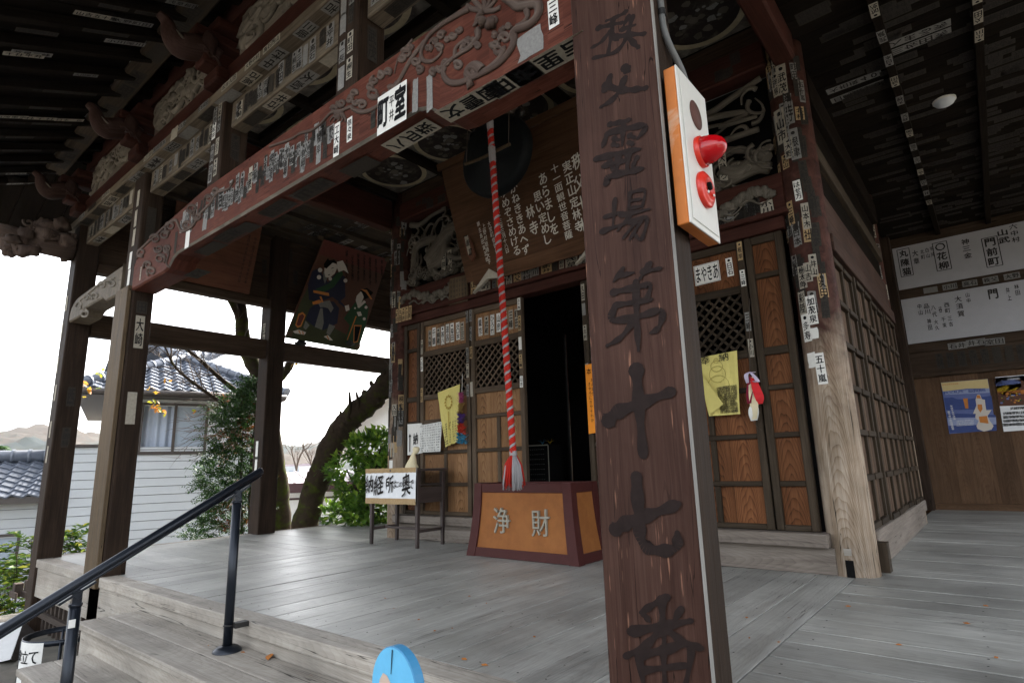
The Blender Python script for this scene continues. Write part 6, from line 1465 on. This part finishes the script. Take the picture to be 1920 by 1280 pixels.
# ================================================================== OUTSIDE: houses, trees, shrubs
GL = -2.75
def frame2(A, B):
    e = V((B.x-A.x, B.y-A.y, 0)); L_ = e.length; e.normalize(); n = V((e.y, -e.x, 0))
    if n.dot(V((-A.x, -A.y, 0))) < 0: n = -n
    return e, n, L_
def siding(mb, O, e, n, u0, u1, z0, z1, pitch=.19, m=0, holes=()):
    z = z0
    while z < z1-1e-3:
        zt = min(z+pitch, z1); segs = [(u0, u1)]
        for (h0, h1, hz0, hz1) in holes:
            if zt > hz0+.02 and z < hz1-.02:
                segs = [s for a, b in segs for s in ((a, min(b, h0)), (max(a, h1), b)) if s[1]-s[0] > .01]
        for a, b in segs:
            A, B = O+e*a, O+e*b
            P = lambda p, zz, o: V((p.x, p.y, zz))+n*o
            mb.quad(P(A, z, .016), P(B, z, .016), P(B, zt-.012, .004), P(A, zt-.012, .004), m)
            mb.quad(P(A, zt-.012, .004), P(B, zt-.012, .004), P(B, zt, -.012), P(A, zt, -.012), m+1)
        z = zt
def tiles(mb, O, e, up, nrm, u0f, u1f, vlen, m=0, cw=.27, rw=.24):
    rows = int(vlen/rw)+1
    for r in range(rows):
        v0, v1 = r*rw, min((r+1)*rw, vlen); a0, a1 = u0f(v0), u1f(v0); n = max(2, int((a1-a0)/(cw/8)))
        prev = None
        for i in range(n+1):
            u = a0+(a1-a0)*i/n; wv = .030*(math.sin(2*math.pi*u/cw)+.35*math.sin(4*math.pi*u/cw)); u2 = min(max(u, u0f(v1)), u1f(v1))
            cur = (O+e*u+up*(v0-.02)+nrm*(wv+.045), O+e*u2+up*v1+nrm*(wv+.008), O+e*u+up*(v0-.02)+nrm*(wv+.005))
            if prev: mb.quad(prev[0], cur[0], cur[1], prev[1], m, True); mb.quad(prev[2], cur[2], cur[0], prev[0], m)
            prev = cur
def ridge(mb, A, B, r=.11, m=0):
    mb.tube([A, B], r, 10, m); d = (B-A); k = int(d.length/.3)
    for i in range(k+1): p = A+d*(i/max(1, k)); mb.tube([p-d.normalized()*.03, p+d.normalized()*.03], r+.02, 10, m)
# ---- big pale house
A, B = at_d(192, 800, 13.2), at_d(482, 800, 15.0); e, n, L_ = frame2(A, B); O = V((A.x, A.y, 0))
zE = at_d(330, 752, 14.4).z; zC = at_d(165, 838, 13.0).z
def px_u(px):                                             # along-wall distance for a photo column
    d = ray(px, 800); t = ((O.x-0)*n.x+(O.y-0)*n.y)/(d.x*n.x+d.y*n.y); p = d*t; return (p.x-O.x)*e.x+(p.y-O.y)*e.y, t
bh = thing('pale_house', 'large pale grey sided house with a hipped tile roof and a curtained upstairs window', 'house', (O.x, O.y, GL))
uw0, tw0 = px_u(267); uw1, tw1 = px_u(384)
zw0, zw1 = at_d(320, 846, (tw0+tw1)/2).z, at_d(320, 760, (tw0+tw1)/2).z
back = -n*6.5
mb = MB(); UL = px_u(112)[0]
siding(mb, O, e, n, UL, L_, GL, zC, holes=()); 
siding(mb, O, e, n, 0, L_, zC, zE, holes=((uw0, uw1, zw0, zw1),)); mb.build('wall', ['siding', 'siding_line'], bh)
mb = MB(); P = lambda u, o, z: V((O.x, O.y, z))+e*u-n*o
for u in (0, L_): mb.quad(P(u, .02, GL), P(u, 6.5, GL), P(u, 6.5, zE), P(u, .02, zE))
mb.quad(P(UL, .02, GL), P(UL, 6.5, GL), P(UL, 6.5, zC), P(UL, .02, zC)); mb.quad(P(UL, 6.5, GL), P(L_, 6.5, GL), P(L_, 6.5, zE-1), P(-3.6, 6.5, zE-1)); mb.build('side_wall', 'siding', bh)
mb = MB(); mb.hexa([P(UL-.05, -.06, zC), P(0, -.06, zC), P(0, 6.6, zC), P(UL-.05, 6.6, zC), P(UL-.05, -.06, zC+.06), P(0, -.06, zC+.06), P(0, 6.6, zC+.06), P(UL-.05, 6.6, zC+.06)]); mb.build('parapet_cap', 'sash', bh)
wf = MB()
def wbar(mb, u0, u1, z0, z1, o0=-.03, o1=.05, m=0): mb.hexa([P(u0, o0, z0), P(u1, o0, z0), P(u1, o1, z0), P(u0, o1, z0), P(u0, o0, z1), P(u1, o0, z1), P(u1, o1, z1), P(u0, o1, z1)], m)
wbar(wf, uw0-.06, uw1+.06, zw0-.08, zw0); wbar(wf, uw0-.06, uw1+.06, zw1, zw1+.06); wbar(wf, uw0-.06, uw0, zw0, zw1); wbar(wf, uw1, uw1+.06, zw0, zw1); um = (uw0+uw1)/2; wbar(wf, um-.03, um+.03, zw0, zw1); wbar(wf, uw0, um-.03, zw0, zw0+.05, -.01, .04); wbar(wf, um+.03, uw1, zw0, zw0+.05, -.01, .04)
wo = wf.build('window', 'sash', bh)
mb = MB()
for i in range(28):
    u0, u1 = uw0+(um-uw0)*i/28, uw0+(um-uw0)*(i+1)/28; o = lambda u: .16+.03*math.sin(u*34)
    mb.quad(P(u0, o(u0), zw0), P(u1, o(u1), zw0), P(u1, o(u1), zw1), P(u0, o(u0), zw1), 0, True)
    u0, u1 = um+(uw1-um)*i/28, um+(uw1-um)*(i+1)/28; mb.quad(P(u0, o(u0)+.08, zw0), P(u1, o(u1)+.08, zw0), P(u1, o(u1)+.08, zw1), P(u0, o(u0)+.08, zw1), 0, True)
mb.build('curtain', 'curtain', wo)
mb = MB(); mb.quad(P(um+.03, .02, zw0+.05), P(uw1, .02, zw0+.05), P(uw1, .02, zw1), P(um+.03, .02, zw1)); mb.build('pane', 'glass_house', wo)
ov = .55; W0, W1 = -ov, L_+ov; hip = (6.5+2*ov)/2; slp = math.tan(R_(27)); zR = zE+.12+hip*slp
mb = MB(); mb.hexa([P(W0, -ov, zE), P(W1, -ov, zE), P(W1, 6.5+ov, zE), P(W0, 6.5+ov, zE), P(W0, -ov, zE+.14), P(W1, -ov, zE+.14), P(W1, 6.5+ov, zE+.14), P(W0, 6.5+ov, zE+.14)]); mb.build('eaves', 'sash', bh)
ca, sa = math.cos(math.atan(slp)), math.sin(math.atan(slp))
mb = MB(); up_ = (-n*ca+Z*sa); nr_ = (n*sa+Z*ca)
rm = (W1-W0)/2; rl = min(hip, rm-.3)
tiles(mb, P(W0, -ov, zE+.14), e, up_, nr_, lambda v: v*ca*.98, lambda v: (W1-W0)-v*ca*.98, hip/ca)
up2 = (e*ca+Z*sa); nr2 = (-e*sa+Z*ca); tiles(mb, P(W0, 6.5+ov, zE+.14), n, up2, nr2, lambda v: v*ca*.98, lambda v: 2*hip-v*ca*.98, hip/ca)
mb.quad(P(W1, 6.5+ov, zE+.14), P(W0, 6.5+ov, zE+.14), P(W0+hip, hip-ov, zR), P(W1-hip, hip-ov, zR)); mb.poly([P(W1, -ov, zE+.14), P(W1, 6.5+ov, zE+.14), P(W1-hip, hip-ov, zR)])
ro = mb.build('roof', 'tile', bh)
mb = MB(); ridge(mb, P(W0, -ov, zE+.22), P(W0+hip, hip-ov, zR+.1)); ridge(mb, P(W0+hip, hip-ov, zR+.12), P(W1-hip, hip-ov, zR+.12), .14); ridge(mb, P(W1, -ov, zE+.22), P(W1-hip, hip-ov, zR+.1)); mb.build('ridge_tiles', 'tile', ro)
mb = MB(); c = P(W0+hip, hip-ov, zR+.2); mb.blob(c, (.18, .18, .24), 0, 2, .3); mb.blob(c+Z*.25, (.1, .1, .14), 0, 3, .3); mb.build('ridge_end_tile', 'tile', ro)
mb = MB(); mb.tube([P(W0-.02, -ov-.07, zE+.08), P(W1, -ov-.07, zE+.08)], .06, 10); mb.build('gutter', 'sash', bh)
# ---- small tiled house at the left border
A, B = at_d(-160, 1000, 11.6), at_d(100, 1000, 12.6); e, n, L_ = frame2(A, B); O = V((A.x, A.y, 0)); zE = at_d(40, 938, 12.2).z
ah = thing('low_tiled_house', 'low grey house with a blue tiled roof at the left border', 'house', (O.x, O.y, GL))
w0u, w0t = px_u(18); w1u, _t = px_u(62); wz0, wz1 = at_d(40, 1090, w0t).z, at_d(40, 1002, w0t).z
mb = MB(); siding(mb, O, e, n, -2, L_-.05, GL, zE, holes=((w0u, w1u, wz0, wz1),)); mb.build('wall', ['siding', 'siding_line'], ah)
mb = MB(); mb.quad(P(L_-.05, .02, GL), P(L_-.05, 4, GL), P(L_-.05, 4, zE+1), P(L_-.05, .02, zE)); mb.quad(P(-2, 4, GL), P(L_, 4, GL), P(L_, 4, zE), P(-2, 4, zE)); mb.build('side_wall', 'siding', ah)
wf = MB(); wbar(wf, w0u-.05, w1u+.05, wz1, wz1+.06); wbar(wf, w0u-.05, w1u+.05, wz0-.06, wz0); wbar(wf, w0u-.05, w0u, wz0, wz1); wbar(wf, w1u, w1u+.05, wz0, wz1); wo = wf.build('window', 'sash', ah)
mb = MB(); mb.quad(P(w0u, .03, wz0), P(w1u, .03, wz0), P(w1u, .03, wz1), P(w0u, .03, wz1)); mb.build('pane', 'glass_house', wo)
sl2 = math.tan(R_(24)); ca, sa = math.cos(math.atan(sl2)), math.sin(math.atan(sl2)); hip = 1.7
mb = MB(); mb.hexa([P(-2.3, -.45, zE-.06), P(L_+.05, -.45, zE-.06), P(L_+.05, 4.4, zE-.06), P(-2.3, 4.4, zE-.06), P(-2.3, -.45, zE+.08), P(L_+.05, -.45, zE+.08), P(L_+.05, 4.4, zE+.08), P(-2.3, 4.4, zE+.08)]); mb.build('eaves', 'sash', ah)
mb = MB(); tiles(mb, P(-2.3, -.45, zE+.08), e, (-n*ca+Z*sa), (n*sa+Z*ca), lambda v: 0, lambda v: L_+2.4, hip/ca); mb.quad(P(-2.3, 4.4, zE+.1), P(L_+.05, 4.4, zE+.1), P(L_+.05, 1.25, zE+.08+hip*sl2), P(-2.3, 1.25, zE+.08+hip*sl2)); ro = mb.build('roof', 'tile', ah)
mb = MB(); ridge(mb, P(-2.3, 1.25, zE+.2+hip*sl2), P(L_+.1, 1.25, zE+.2+hip*sl2), .14); mb.build('ridge_tiles', 'tile', ro)
# ---- low white building with a maroon metal roof beyond the trees, and a white gabled house
def plain_house(name, lab, pA, pB, dep, zb, ze, zr, mw, mr, gable=False, ov=.4):
    A, B = at_d(*pA), at_d(*pB); e, n, L_ = frame2(A, B); O = V((A.x, A.y, 0)); P = lambda u, o, z: V((O.x, O.y, z))+e*u-n*o
    h = thing(name, lab, 'house', (O.x, O.y, zb))
    mb = MB()
    mb.quad(P(0, 0, zb), P(L_, 0, zb), P(L_, 0, ze), P(0, 0, ze)); mb.quad(P(0, dep, zb), P(L_, dep, zb), P(L_, dep, ze), P(0, dep, ze)); mb.quad(P(0, 0, zb), P(0, dep, zb), P(0, dep, ze), P(0, 0, ze)); mb.quad(P(L_, 0, zb), P(L_, dep, zb), P(L_, dep, ze), P(L_, 0, ze))
    if gable: mb.poly([P(0, 0, ze), P(L_, 0, ze), P(L_/2, 0, zr)]); mb.poly([P(0, dep, ze), P(L_, dep, ze), P(L_/2, dep, zr)])
    mb.build('wall', mw, h); mb = MB()
    if gable:
        for u0, u1 in ((-ov, L_/2), (L_+ov, L_/2)):
            z0 = ze-ov*(zr-ze)/(L_/2); mb.hexa([P(u0, -ov, z0), P(u1, -ov, zr), P(u1, dep+ov, zr), P(u0, dep+ov, z0)]+[P(u0, -ov, z0+.12), P(u1, -ov, zr+.12), P(u1, dep+ov, zr+.12), P(u0, dep+ov, z0+.12)])
    else: mb.hexa([P(-ov, -ov, ze), P(L_+ov, -ov, ze), P(L_+ov, dep+ov, zr), P(-ov, dep+ov, zr)]+[P(-ov, -ov, ze+.1), P(L_+ov, -ov, ze+.1), P(L_+ov, dep+ov, zr+.1), P(-ov, dep+ov, zr+.1)])
    ro = mb.build('roof', mr, h)
    if not gable:
        mb = MB(); k = int(L_/.45)
        for i in range(k+1): u = L_*i/k; mb.hexa([P(u-.02, -ov, ze+.1), P(u+.02, -ov, ze+.1), P(u+.02, dep+ov, zr+.1), P(u-.02, dep+ov, zr+.1)]+[P(u-.02, -ov, ze+.14), P(u+.02, -ov, ze+.14), P(u+.02, dep+ov, zr+.14), P(u-.02, dep+ov, zr+.14)])
        mb.build('seams', mr, ro); mb = MB(); mb.hexa([P(-ov-.02, -ov-.05, ze-.16), P(L_+ov, -ov-.05, ze-.16), P(L_+ov, -ov-.02, ze-.16), P(-ov-.02, -ov-.02, ze-.16)]+[P(-ov-.02, -ov-.05, ze+.12), P(L_+ov, -ov-.05, ze+.12), P(L_+ov, -ov-.02, ze+.12), P(-ov-.02, -ov-.02, ze+.12)]); mb.build('fascia', 'maroon', h)
    return h, P, L_
h, P, L_ = plain_house('low_white_building', 'low white building with a maroon seamed metal roof behind the leaning trunk', (520, 915, 17.2), (720, 915, 18.5), 4.5, GL, at_d(575, 912, 17.4).z, at_d(600, 888, 21.5).z, 'house_white', 'maroon_roof')
mb = MB(); zz = at_d(600, 935, 17.5).z; mb.hexa([P(.2, -.02, zz), P(L_-.2, -.02, zz), P(L_-.2, -.001, zz), P(.2, -.001, zz), P(.2, -.02, zz+.06), P(L_-.2, -.02, zz+.06), P(L_-.2, -.001, zz+.06), P(.2, -.001, zz+.06)]); mb.build('wall_trim', 'maroon', h)
plain_house('white_gabled_house', 'white house gable behind the leaning trunk and the shrub', (664, 840, 19.0), (850, 840, 19.6), 6, GL, at_d(664, 803, 19).z, at_d(755, 722, 19.3).z, 'house_white', 'house_beige', True, .6)
mb = MB(); A, B = at_d(535, 985, 14.5), at_d(660, 985, 15.2); e, n, L_ = frame2(A, B); O = V((A.x, A.y, 0)); P = lambda u, o, z: V((O.x, O.y, z))+e*u-n*o
lf_ = thing('louvre_fence', 'grey louvred fence behind the foot of the leaning trunk', 'fence', (O.x, O.y, GL))
for k in range(14): wbar(mb, 0, L_, GL+.2+k*.16, GL+.2+k*.16+.10, -.01, .01)
mb.build('louvres', 'siding_line', lf_)
for u in (0, L_/2, L_): mb = MB(); wbar(mb, u-.04, u+.04, GL, GL+2.5, .015, .07); mb.build('fence_post', 'sash', lf_)
# far town
for i, (px, py, dep, w_, h_, m, lab) in enumerate(((38, 880, 120, 6.5, 5.5, 'house_white', 'distant white building among trees below the left hill'), (8, 874, 135, 7, 4, 'house_white', 'distant low white building at the left border below the hill'), (588, 886, 90, 4.5, 2.6, 'house_white', 'distant small white building left of the leaning trunk'), (545, 884, 130, 7, 3, 'siding', 'distant long pale building right of the rear side post'))):
    p = at_d(px, py, dep); e = V((_r.x, _r.y, 0)).normalized(); n = V((_f.x, _f.y, 0)).normalized(); t = thing('distant_building', lab, 'building', (p.x, p.y, p.z-h_))
    c = [p-e*w_/2, p+e*w_/2, p+e*w_/2+n*6, p-e*w_/2+n*6]; mb = MB(); mb.hexa([V((q.x, q.y, p.z-h_-6)) for q in c]+[V((q.x, q.y, p.z+h_*.4)) for q in c]); mb.build('wall', m, t)
    mb = MB(); mb.hexa([V((q.x, q.y, p.z+h_*.4)) for q in c]+[V((q.x, q.y, p.z+h_*.4))+Z*.4+(c[2]-q)*.06 for q in c]); mb.build('roof', 'maroon_roof', t)
    for k in range(3):
        mb = MB(); q = p-e*w_*(.34-.28*k)-n*.03; mb.quad(q-Z*h_*.25, q+e*w_*.14-Z*h_*.25, q+e*w_*.14+Z*h_*.1, q+Z*h_*.1); mb.build('window', 'glass_house', t)

# ---- trees and plants
def leaf(mb, p, d, l, w_, m=0, curl=.2):
    d = d.normalized(); s = d.cross(Z); s = s.normalized() if s.length > .05 else X; u = s.cross(d)
    s = (s+u*ru(-.8, .8)).normalized()
    mb.poly([p, p+d*l*.45+s*w_*.5+u*curl*l*.3, p+d*l-u*curl*l*.2, p+d*l*.45-s*w_*.5+u*curl*l*.3], m)
def rdir(): 
    a, z = ru(0, 6.283), ru(-1, 1); q = math.sqrt(1-z*z); return V((q*math.cos(a), q*math.sin(a), z))
def limb(mb, pts, r0, r1, n=9, k=5, rough=.0, m=0):
    P = smooth([V(p) for p in pts], k); N = len(P)
    P = [p+rdir()*rough*(r0+(r1-r0)*i/N) for i, p in enumerate(P)]; mb.tube(P, [(r0+(r1-r0)*(i/(N-1)))*(1+rough*ru(-1, 1)) for i in range(N)], n, m)
    return P
def twigs(mb, P, cnt, ln, r, depth=2, spread=.7, bias=V((0, 0, .15)), ends=None):
    for _ in range(cnt):
        i = random.randrange(len(P)//3, len(P)); d = ((P[min(i+1, len(P)-1)]-P[max(0, i-1)]).normalized()+rdir()*spread+bias).normalized(); p = P[i]; Q = [p]; L_ = ln*ru(.5, 1.2)
        for s in range(5): d = (d+rdir()*.22+bias*.3).normalized(); p = p+d*L_/5; Q.append(p)
        mb.tube(Q, [r*(1-.16*s) for s in range(6)], 5)
        if ends is not None: ends.append((Q[-1], d))
        if depth > 1: twigs(mb, Q, 3, L_*.6, r*.55, depth-1, spread, bias, ends)
random.seed(77)
D1 = 10.9
bt = thing('bare_tree', 'bare dark tree with mossy base and forked limbs behind the rear side post', 'tree', at_d(528, 1010, D1))
mb = MB(); base = at_d(528, 1010, D1)
P1 = limb(mb, [base-Z*.9, base, at_d(520, 900, D1), at_d(506, 800, D1), at_d(497, 730, D1), at_d(478, 690, D1), at_d(457, 640, D1), at_d(452, 590, D1), at_d(443, 530, D1), at_d(430, 460, D1)], .20, .09, 14, 5, .07)
P2 = limb(mb, [at_d(497, 745, D1), at_d(520, 712, D1), at_d(540, 690, D1), at_d(556, 655, D1+.2), at_d(590, 600, D1+.3)], .11, .05, 9, 5, .05)
P3 = limb(mb, [at_d(455, 610, D1), at_d(430, 560, D1-.3), at_d(405, 553, D1-.5), at_d(385, 530, D1-.6)], .07, .03, 8, 5, .05)
P4 = limb(mb, [at_d(480, 760, D1), at_d(420, 715, D1-.3), at_d(350, 655, D1-.6), at_d(300, 640, D1-.9)], .055, .014, 7, 5, .03)
P5 = limb(mb, [at_d(488, 790, D1), at_d(440, 770, D1-.2), at_d(380, 730, D1-.4), at_d(330, 690, D1-.6), at_d(310, 650, D1-.7)], .05, .012, 7, 5, .03)
mb.build('trunk', 'bark_moss', bt)
mb = MB(); en = []
for P_, c, l in ((P4, 16, .7), (P5, 22, .75), (P2, 8, .5), (P3, 8, .5), (P1[20:], 14, .6)): twigs(mb, P_, c, l, .011, 2, .8, V((0, 0, .05)), en)
for k in range(20):
    P_ = [at_d(470+ru(-10, 15), 765+ru(-25, 60), D1-.2)]
    for q in range(6): P_.append(P_[-1]+(_r*-.20+V((0, 0, ru(-.09, .06)))+rdir()*.05))
    mb.tube(smooth(P_, 2), [.012-.0008*i for i in range(13)], 5); twigs(mb, P_, 3, .45, .006, 1, .7, V((0, 0, 0)), en)
mb.build('twigs', 'twig', bt)
mb = MB(); random.seed(5)
for px, py, c in ((152, 722, 10), (170, 735, 8), (185, 700, 7), (290, 760, 8), (284, 735, 5), (302, 768, 6), (318, 716, 2), (366, 762, 2), (545, 683, 5), (552, 676, 4), (405, 548, 2)):
    for _ in range(c): leaf(mb, at_d(px+ru(-10, 10), py+ru(-8, 8), D1-1.2 if px < 400 else D1), rdir(), ru(.07, .12), ru(.05, .08), random.choice((0, 0, 1)))
mb.build('leaves', ['leaf_yellow', 'leaf_lime'], bt)
random.seed(78)
lt = thing('leaning_tree', 'thick dark leaning trunk with moss, beside the bright green shrub', 'tree', at_d(566, 1010, 10.4))
mb = MB(); D2 = 10.4
P1 = limb(mb, [at_d(556, 1080, D2), at_d(568, 1000, D2), at_d(586, 930, D2), at_d(608, 870, D2), at_d(634, 815, D2), at_d(662, 780, D2), at_d(700, 748, D2), at_d(745, 695, D2), at_d(800, 620, D2), at_d(850, 520, D2)], .225, .19, 14, 5, .09)
for a, b, c in (((652, 790), (656, 765), (655, 735)), ((668, 778), (672, 760), (668, 735))): limb(mb, [at_d(*a, D2-.15), at_d(*b, D2-.2), at_d(*c, D2-.2)], .05, .02, 7, 4, .05)
for _ in range(120):
    i = random.randrange(4, len(P1)); mb.blob(P1[i]+rdir()*.17, (ru(.04, .09), ru(.04, .09), ru(.05, .10)), 0, _, .4, nu=7, nv=5)
mb.build('trunk', 'bark_moss', lt)
mb = MB(); twigs(mb, P1[25:], 16, .8, .010, 2, .9, V((0, 0, .1))); mb.build('twigs', 'twig', lt)
def crown_leaves(mb, blobs, n, ls, m, out=.55, dirup=.25):
    tot = sum(b[1].x*b[1].y*b[1].z for b in blobs)
    for c, r in blobs:
        k = int(n*(r.x*r.y*r.z)/tot)
        for _ in range(k):
            d = rdir(); q = ru(.45, 1.0)**.5; hole = noise.noise((c+V((d.x*r.x, d.y*r.y, d.z*r.z)))*2.2)
            if hole < -.12: continue
            p = c+V((d.x*r.x, d.y*r.y, d.z*r.z))*q; leaf(mb, p, d*out+rdir()*.7+Z*dirup, ls*ru(.6, 1.25), ls*ru(.42, .6), m)
sh = thing('broadleaf_shrub', 'glossy bright green broad leaved shrub left of the hall column', 'shrub', at_d(680, 1000, 10.2))
DS = 10.2; random.seed(9)
bl = [(at_d(px, py, DS+ru(-.3, .3)), V((rx, rx, rz_))) for px, py, rx, rz_ in ((690, 845, .42, .3), (715, 835, .4, .28), (650, 880, .42, .25), (625, 882, .25, .14), (670, 915, .42, .32), (700, 900, .5, .4), (650, 960, .42, .3), (690, 965, .5, .34), (720, 960, .5, .36), (625, 965, .26, .18), (720, 890, .45, .4), (745, 900, .5, .5))]
mb = MB(); bl = [(c, r*.88) for c, r in bl]; crown_leaves(mb, bl, 3900, .16, 0); crown_leaves(mb, [(c+Z*.08, r) for c, r in bl], 1500, .15, 1); mb.build('foliage', ['leaf_broad', 'leaf_broad_bright'], sh)
mb = MB()
for c, r in bl: limb(mb, [at_d(685, 1010, DS), at_d(685, 960, DS), c], .03, .012, 6, 4, .05)
mb.build('stems', 'bark', sh)
cf = thing('conifer_bush', 'ragged dark green conifer with rusty brown sprays in front of the pale house', 'shrub', at_d(440, 1020, 10.3)); random.seed(14)
DC = 10.4; mb = MB(); st_ = MB()
limb(st_, [at_d(470, 1040, DC), at_d(470, 900, DC), at_d(478, 800, DC), at_d(482, 715, DC)], .045, .015, 7, 5, .03); limb(st_, [at_d(455, 1040, DC), at_d(452, 900, DC), at_d(455, 800, DC)], .03, .01, 6, 5, .03)
prof = ((722, 470, 492), (760, 425, 492), (795, 385, 492), (830, 405, 492), (860, 400, 492), (895, 372, 492), (930, 400, 492), (970, 385, 492), (1005, 352, 492))
for k in range(1350):
    py = ru(715, 1015); i = max(j for j in range(len(prof)) if prof[j][0] <= max(py, 722)); i2 = min(i+1, len(prof)-1); t = 0 if i2 == i else (py-prof[i][0])/(prof[i2][0]-prof[i][0])
    x0 = prof[i][1]*(1-t)+prof[i2][1]*t; x1 = 496
    if rnd() < .0: continue
    px = x1-(x1-x0)*ru(0, 1)**.85; p = at_d(px, py, DC+ru(-.45, .45))
    if noise.noise(p*1.6+V((7, 1, 2))) < -.18: continue
    d = (_r*(-.75 if rnd() < .75 else .6)+Z*ru(-.15, .45)+rdir()*.55).normalized(); L_s = ru(.18, .42)
    rust = noise.noise(p*1.5+V((3, 0, 0))) > .03 and px > 425; q = p
    for j in range(9):
        q = q+d*(L_s/9); d = (d+V((0, 0, -.035))+rdir()*.06).normalized(); sdv = d.cross(rdir()).normalized()
        for sg in (-1, 1): leaf(mb, q, d*.8+sdv*sg*.8, ru(.06, .11)*(1-j/14), ru(.022, .034), 1 if rust and rnd() < .85 else 0, .1)
mb.build('foliage', ['leaf_conifer', 'leaf_rust'], cf); st_.build('stems', 'bark', cf)
def nandina(base, tops, seed, lab):
    random.seed(seed); t = thing('leafy_bush', lab, 'shrub', base); mb = MB(); sm = MB()
    for tp, spread, nf in tops:
        P_ = limb(sm, [base+rdir()*.1, (base+tp)/2+rdir()*.12, tp], .012, .006, 5, 4)
        for f in range(nf):
            d = (rdir()+V((0, 0, .25))).normalized(); d = V((d.x, d.y, d.z*.5)).normalized(); p0 = tp+Z*ru(-.3, .05); Q = [p0+d*(spread*i/7)+Z*(-.35*spread*(i/7)**2) for i in range(8)]; sm.tube(Q, .004, 4)
            s = d.cross(Z).normalized()
            for i in range(1, 8):
                for sd_ in (-1, 1): leaf(mb, Q[i], s*sd_+d*.6+Z*ru(-.2, .3), ru(.12, .19), ru(.055, .08), 0 if rnd() < .88 else 1)
    mb.build('leaves', ['leaf_nandina', 'leaf_lime'], t); sm.build('stems', 'bark', t)
b_ = at_d(30, 1180, 10.6); nandina(b_, [(at_d(60, 1010, 10.4), .55, 13), (at_d(30, 1040, 10.2), .6, 14), (at_d(10, 1080, 10.0), .5, 12), (at_d(70, 1050, 10.8), .5, 10), (at_d(40, 1120, 10.2), .5, 12), (at_d(5, 1140, 10.0), .5, 10), (at_d(-10, 1050, 10.4), .5, 10)], 3, 'bush with fine bright green leaves left of the corner post')
b_ = at_d(140, 1090, 11.2); nandina(b_, [(at_d(140, 1000, 11.2), .42, 10), (at_d(125, 1020, 11.0), .4, 9), (at_d(150, 1030, 11.2), .35, 8)], 4, 'small bush with fine green leaves seen between the two left posts')
fc = thing('dark_conifer', 'dark conifer tip at the left border below the hill', 'tree', at_d(2, 960, 30)); random.seed(6); mb = MB()
for _ in range(1500):
    t = rnd(); p = at_d(0, 835+t*100, 30)+V((ru(-1, 1), ru(-1, 1), 0))*(.15+1.0*t); leaf(mb, p, V((ru(-1, 1), ru(-1, 1), -.3)), ru(.3, .5), .1)
mb.build('foliage', 'leaf_conifer', fc); mb = MB(); mb.tube([at_d(0, 1000, 30), at_d(0, 838, 30)], [.14, .03], 7); mb.build('trunk', 'bark', fc)
ft = thing('distant_bare_tree', 'thin pale bare tree between the rear side post and the leaning trunk', 'tree', at_d(560, 930, 24)); random.seed(8); mb = MB(); P_ = limb(mb, [at_d(553, 930, 24), at_d(556, 880, 24), at_d(565, 850, 24), at_d(578, 838, 24)], .05, .02, 6); P2 = limb(mb, [at_d(556, 880, 24), at_d(548, 850, 24), at_d(545, 838, 24)], .04, .015, 6); P3 = limb(mb, [at_d(590, 890, 24), at_d(580, 860, 24), at_d(566, 832, 24)], .05, .02, 6)
twigs(mb, P_, 8, 1.0, .018, 2); twigs(mb, P2, 6, .8, .016, 2); twigs(mb, P3, 8, 1.0, .016, 2); mb.build('branches', 'twig', ft)

# ---- thin autumn haze over the valley
hz = MB(); hz.box((-960, -90, -6), (700, 960, 75)); ho = hz.build('haze', 'ground'); ho['kind'] = 'stuff'
hm = bpy.data.materials.new('haze'); hm.use_nodes = True; hn = hm.node_tree.nodes; hn.clear()
hv = hn.new('ShaderNodeVolumePrincipled'); hv.inputs['Color'].default_value = (.86, .92, 1, 1); hv.inputs['Density'].default_value = .0002; hv.inputs['Anisotropy'].default_value = .2
hou = hn.new('ShaderNodeOutputMaterial'); hm.node_tree.links.new(hv.outputs[0], hou.inputs['Volume']); ho.data.materials.clear(); ho.data.materials.append(hm)
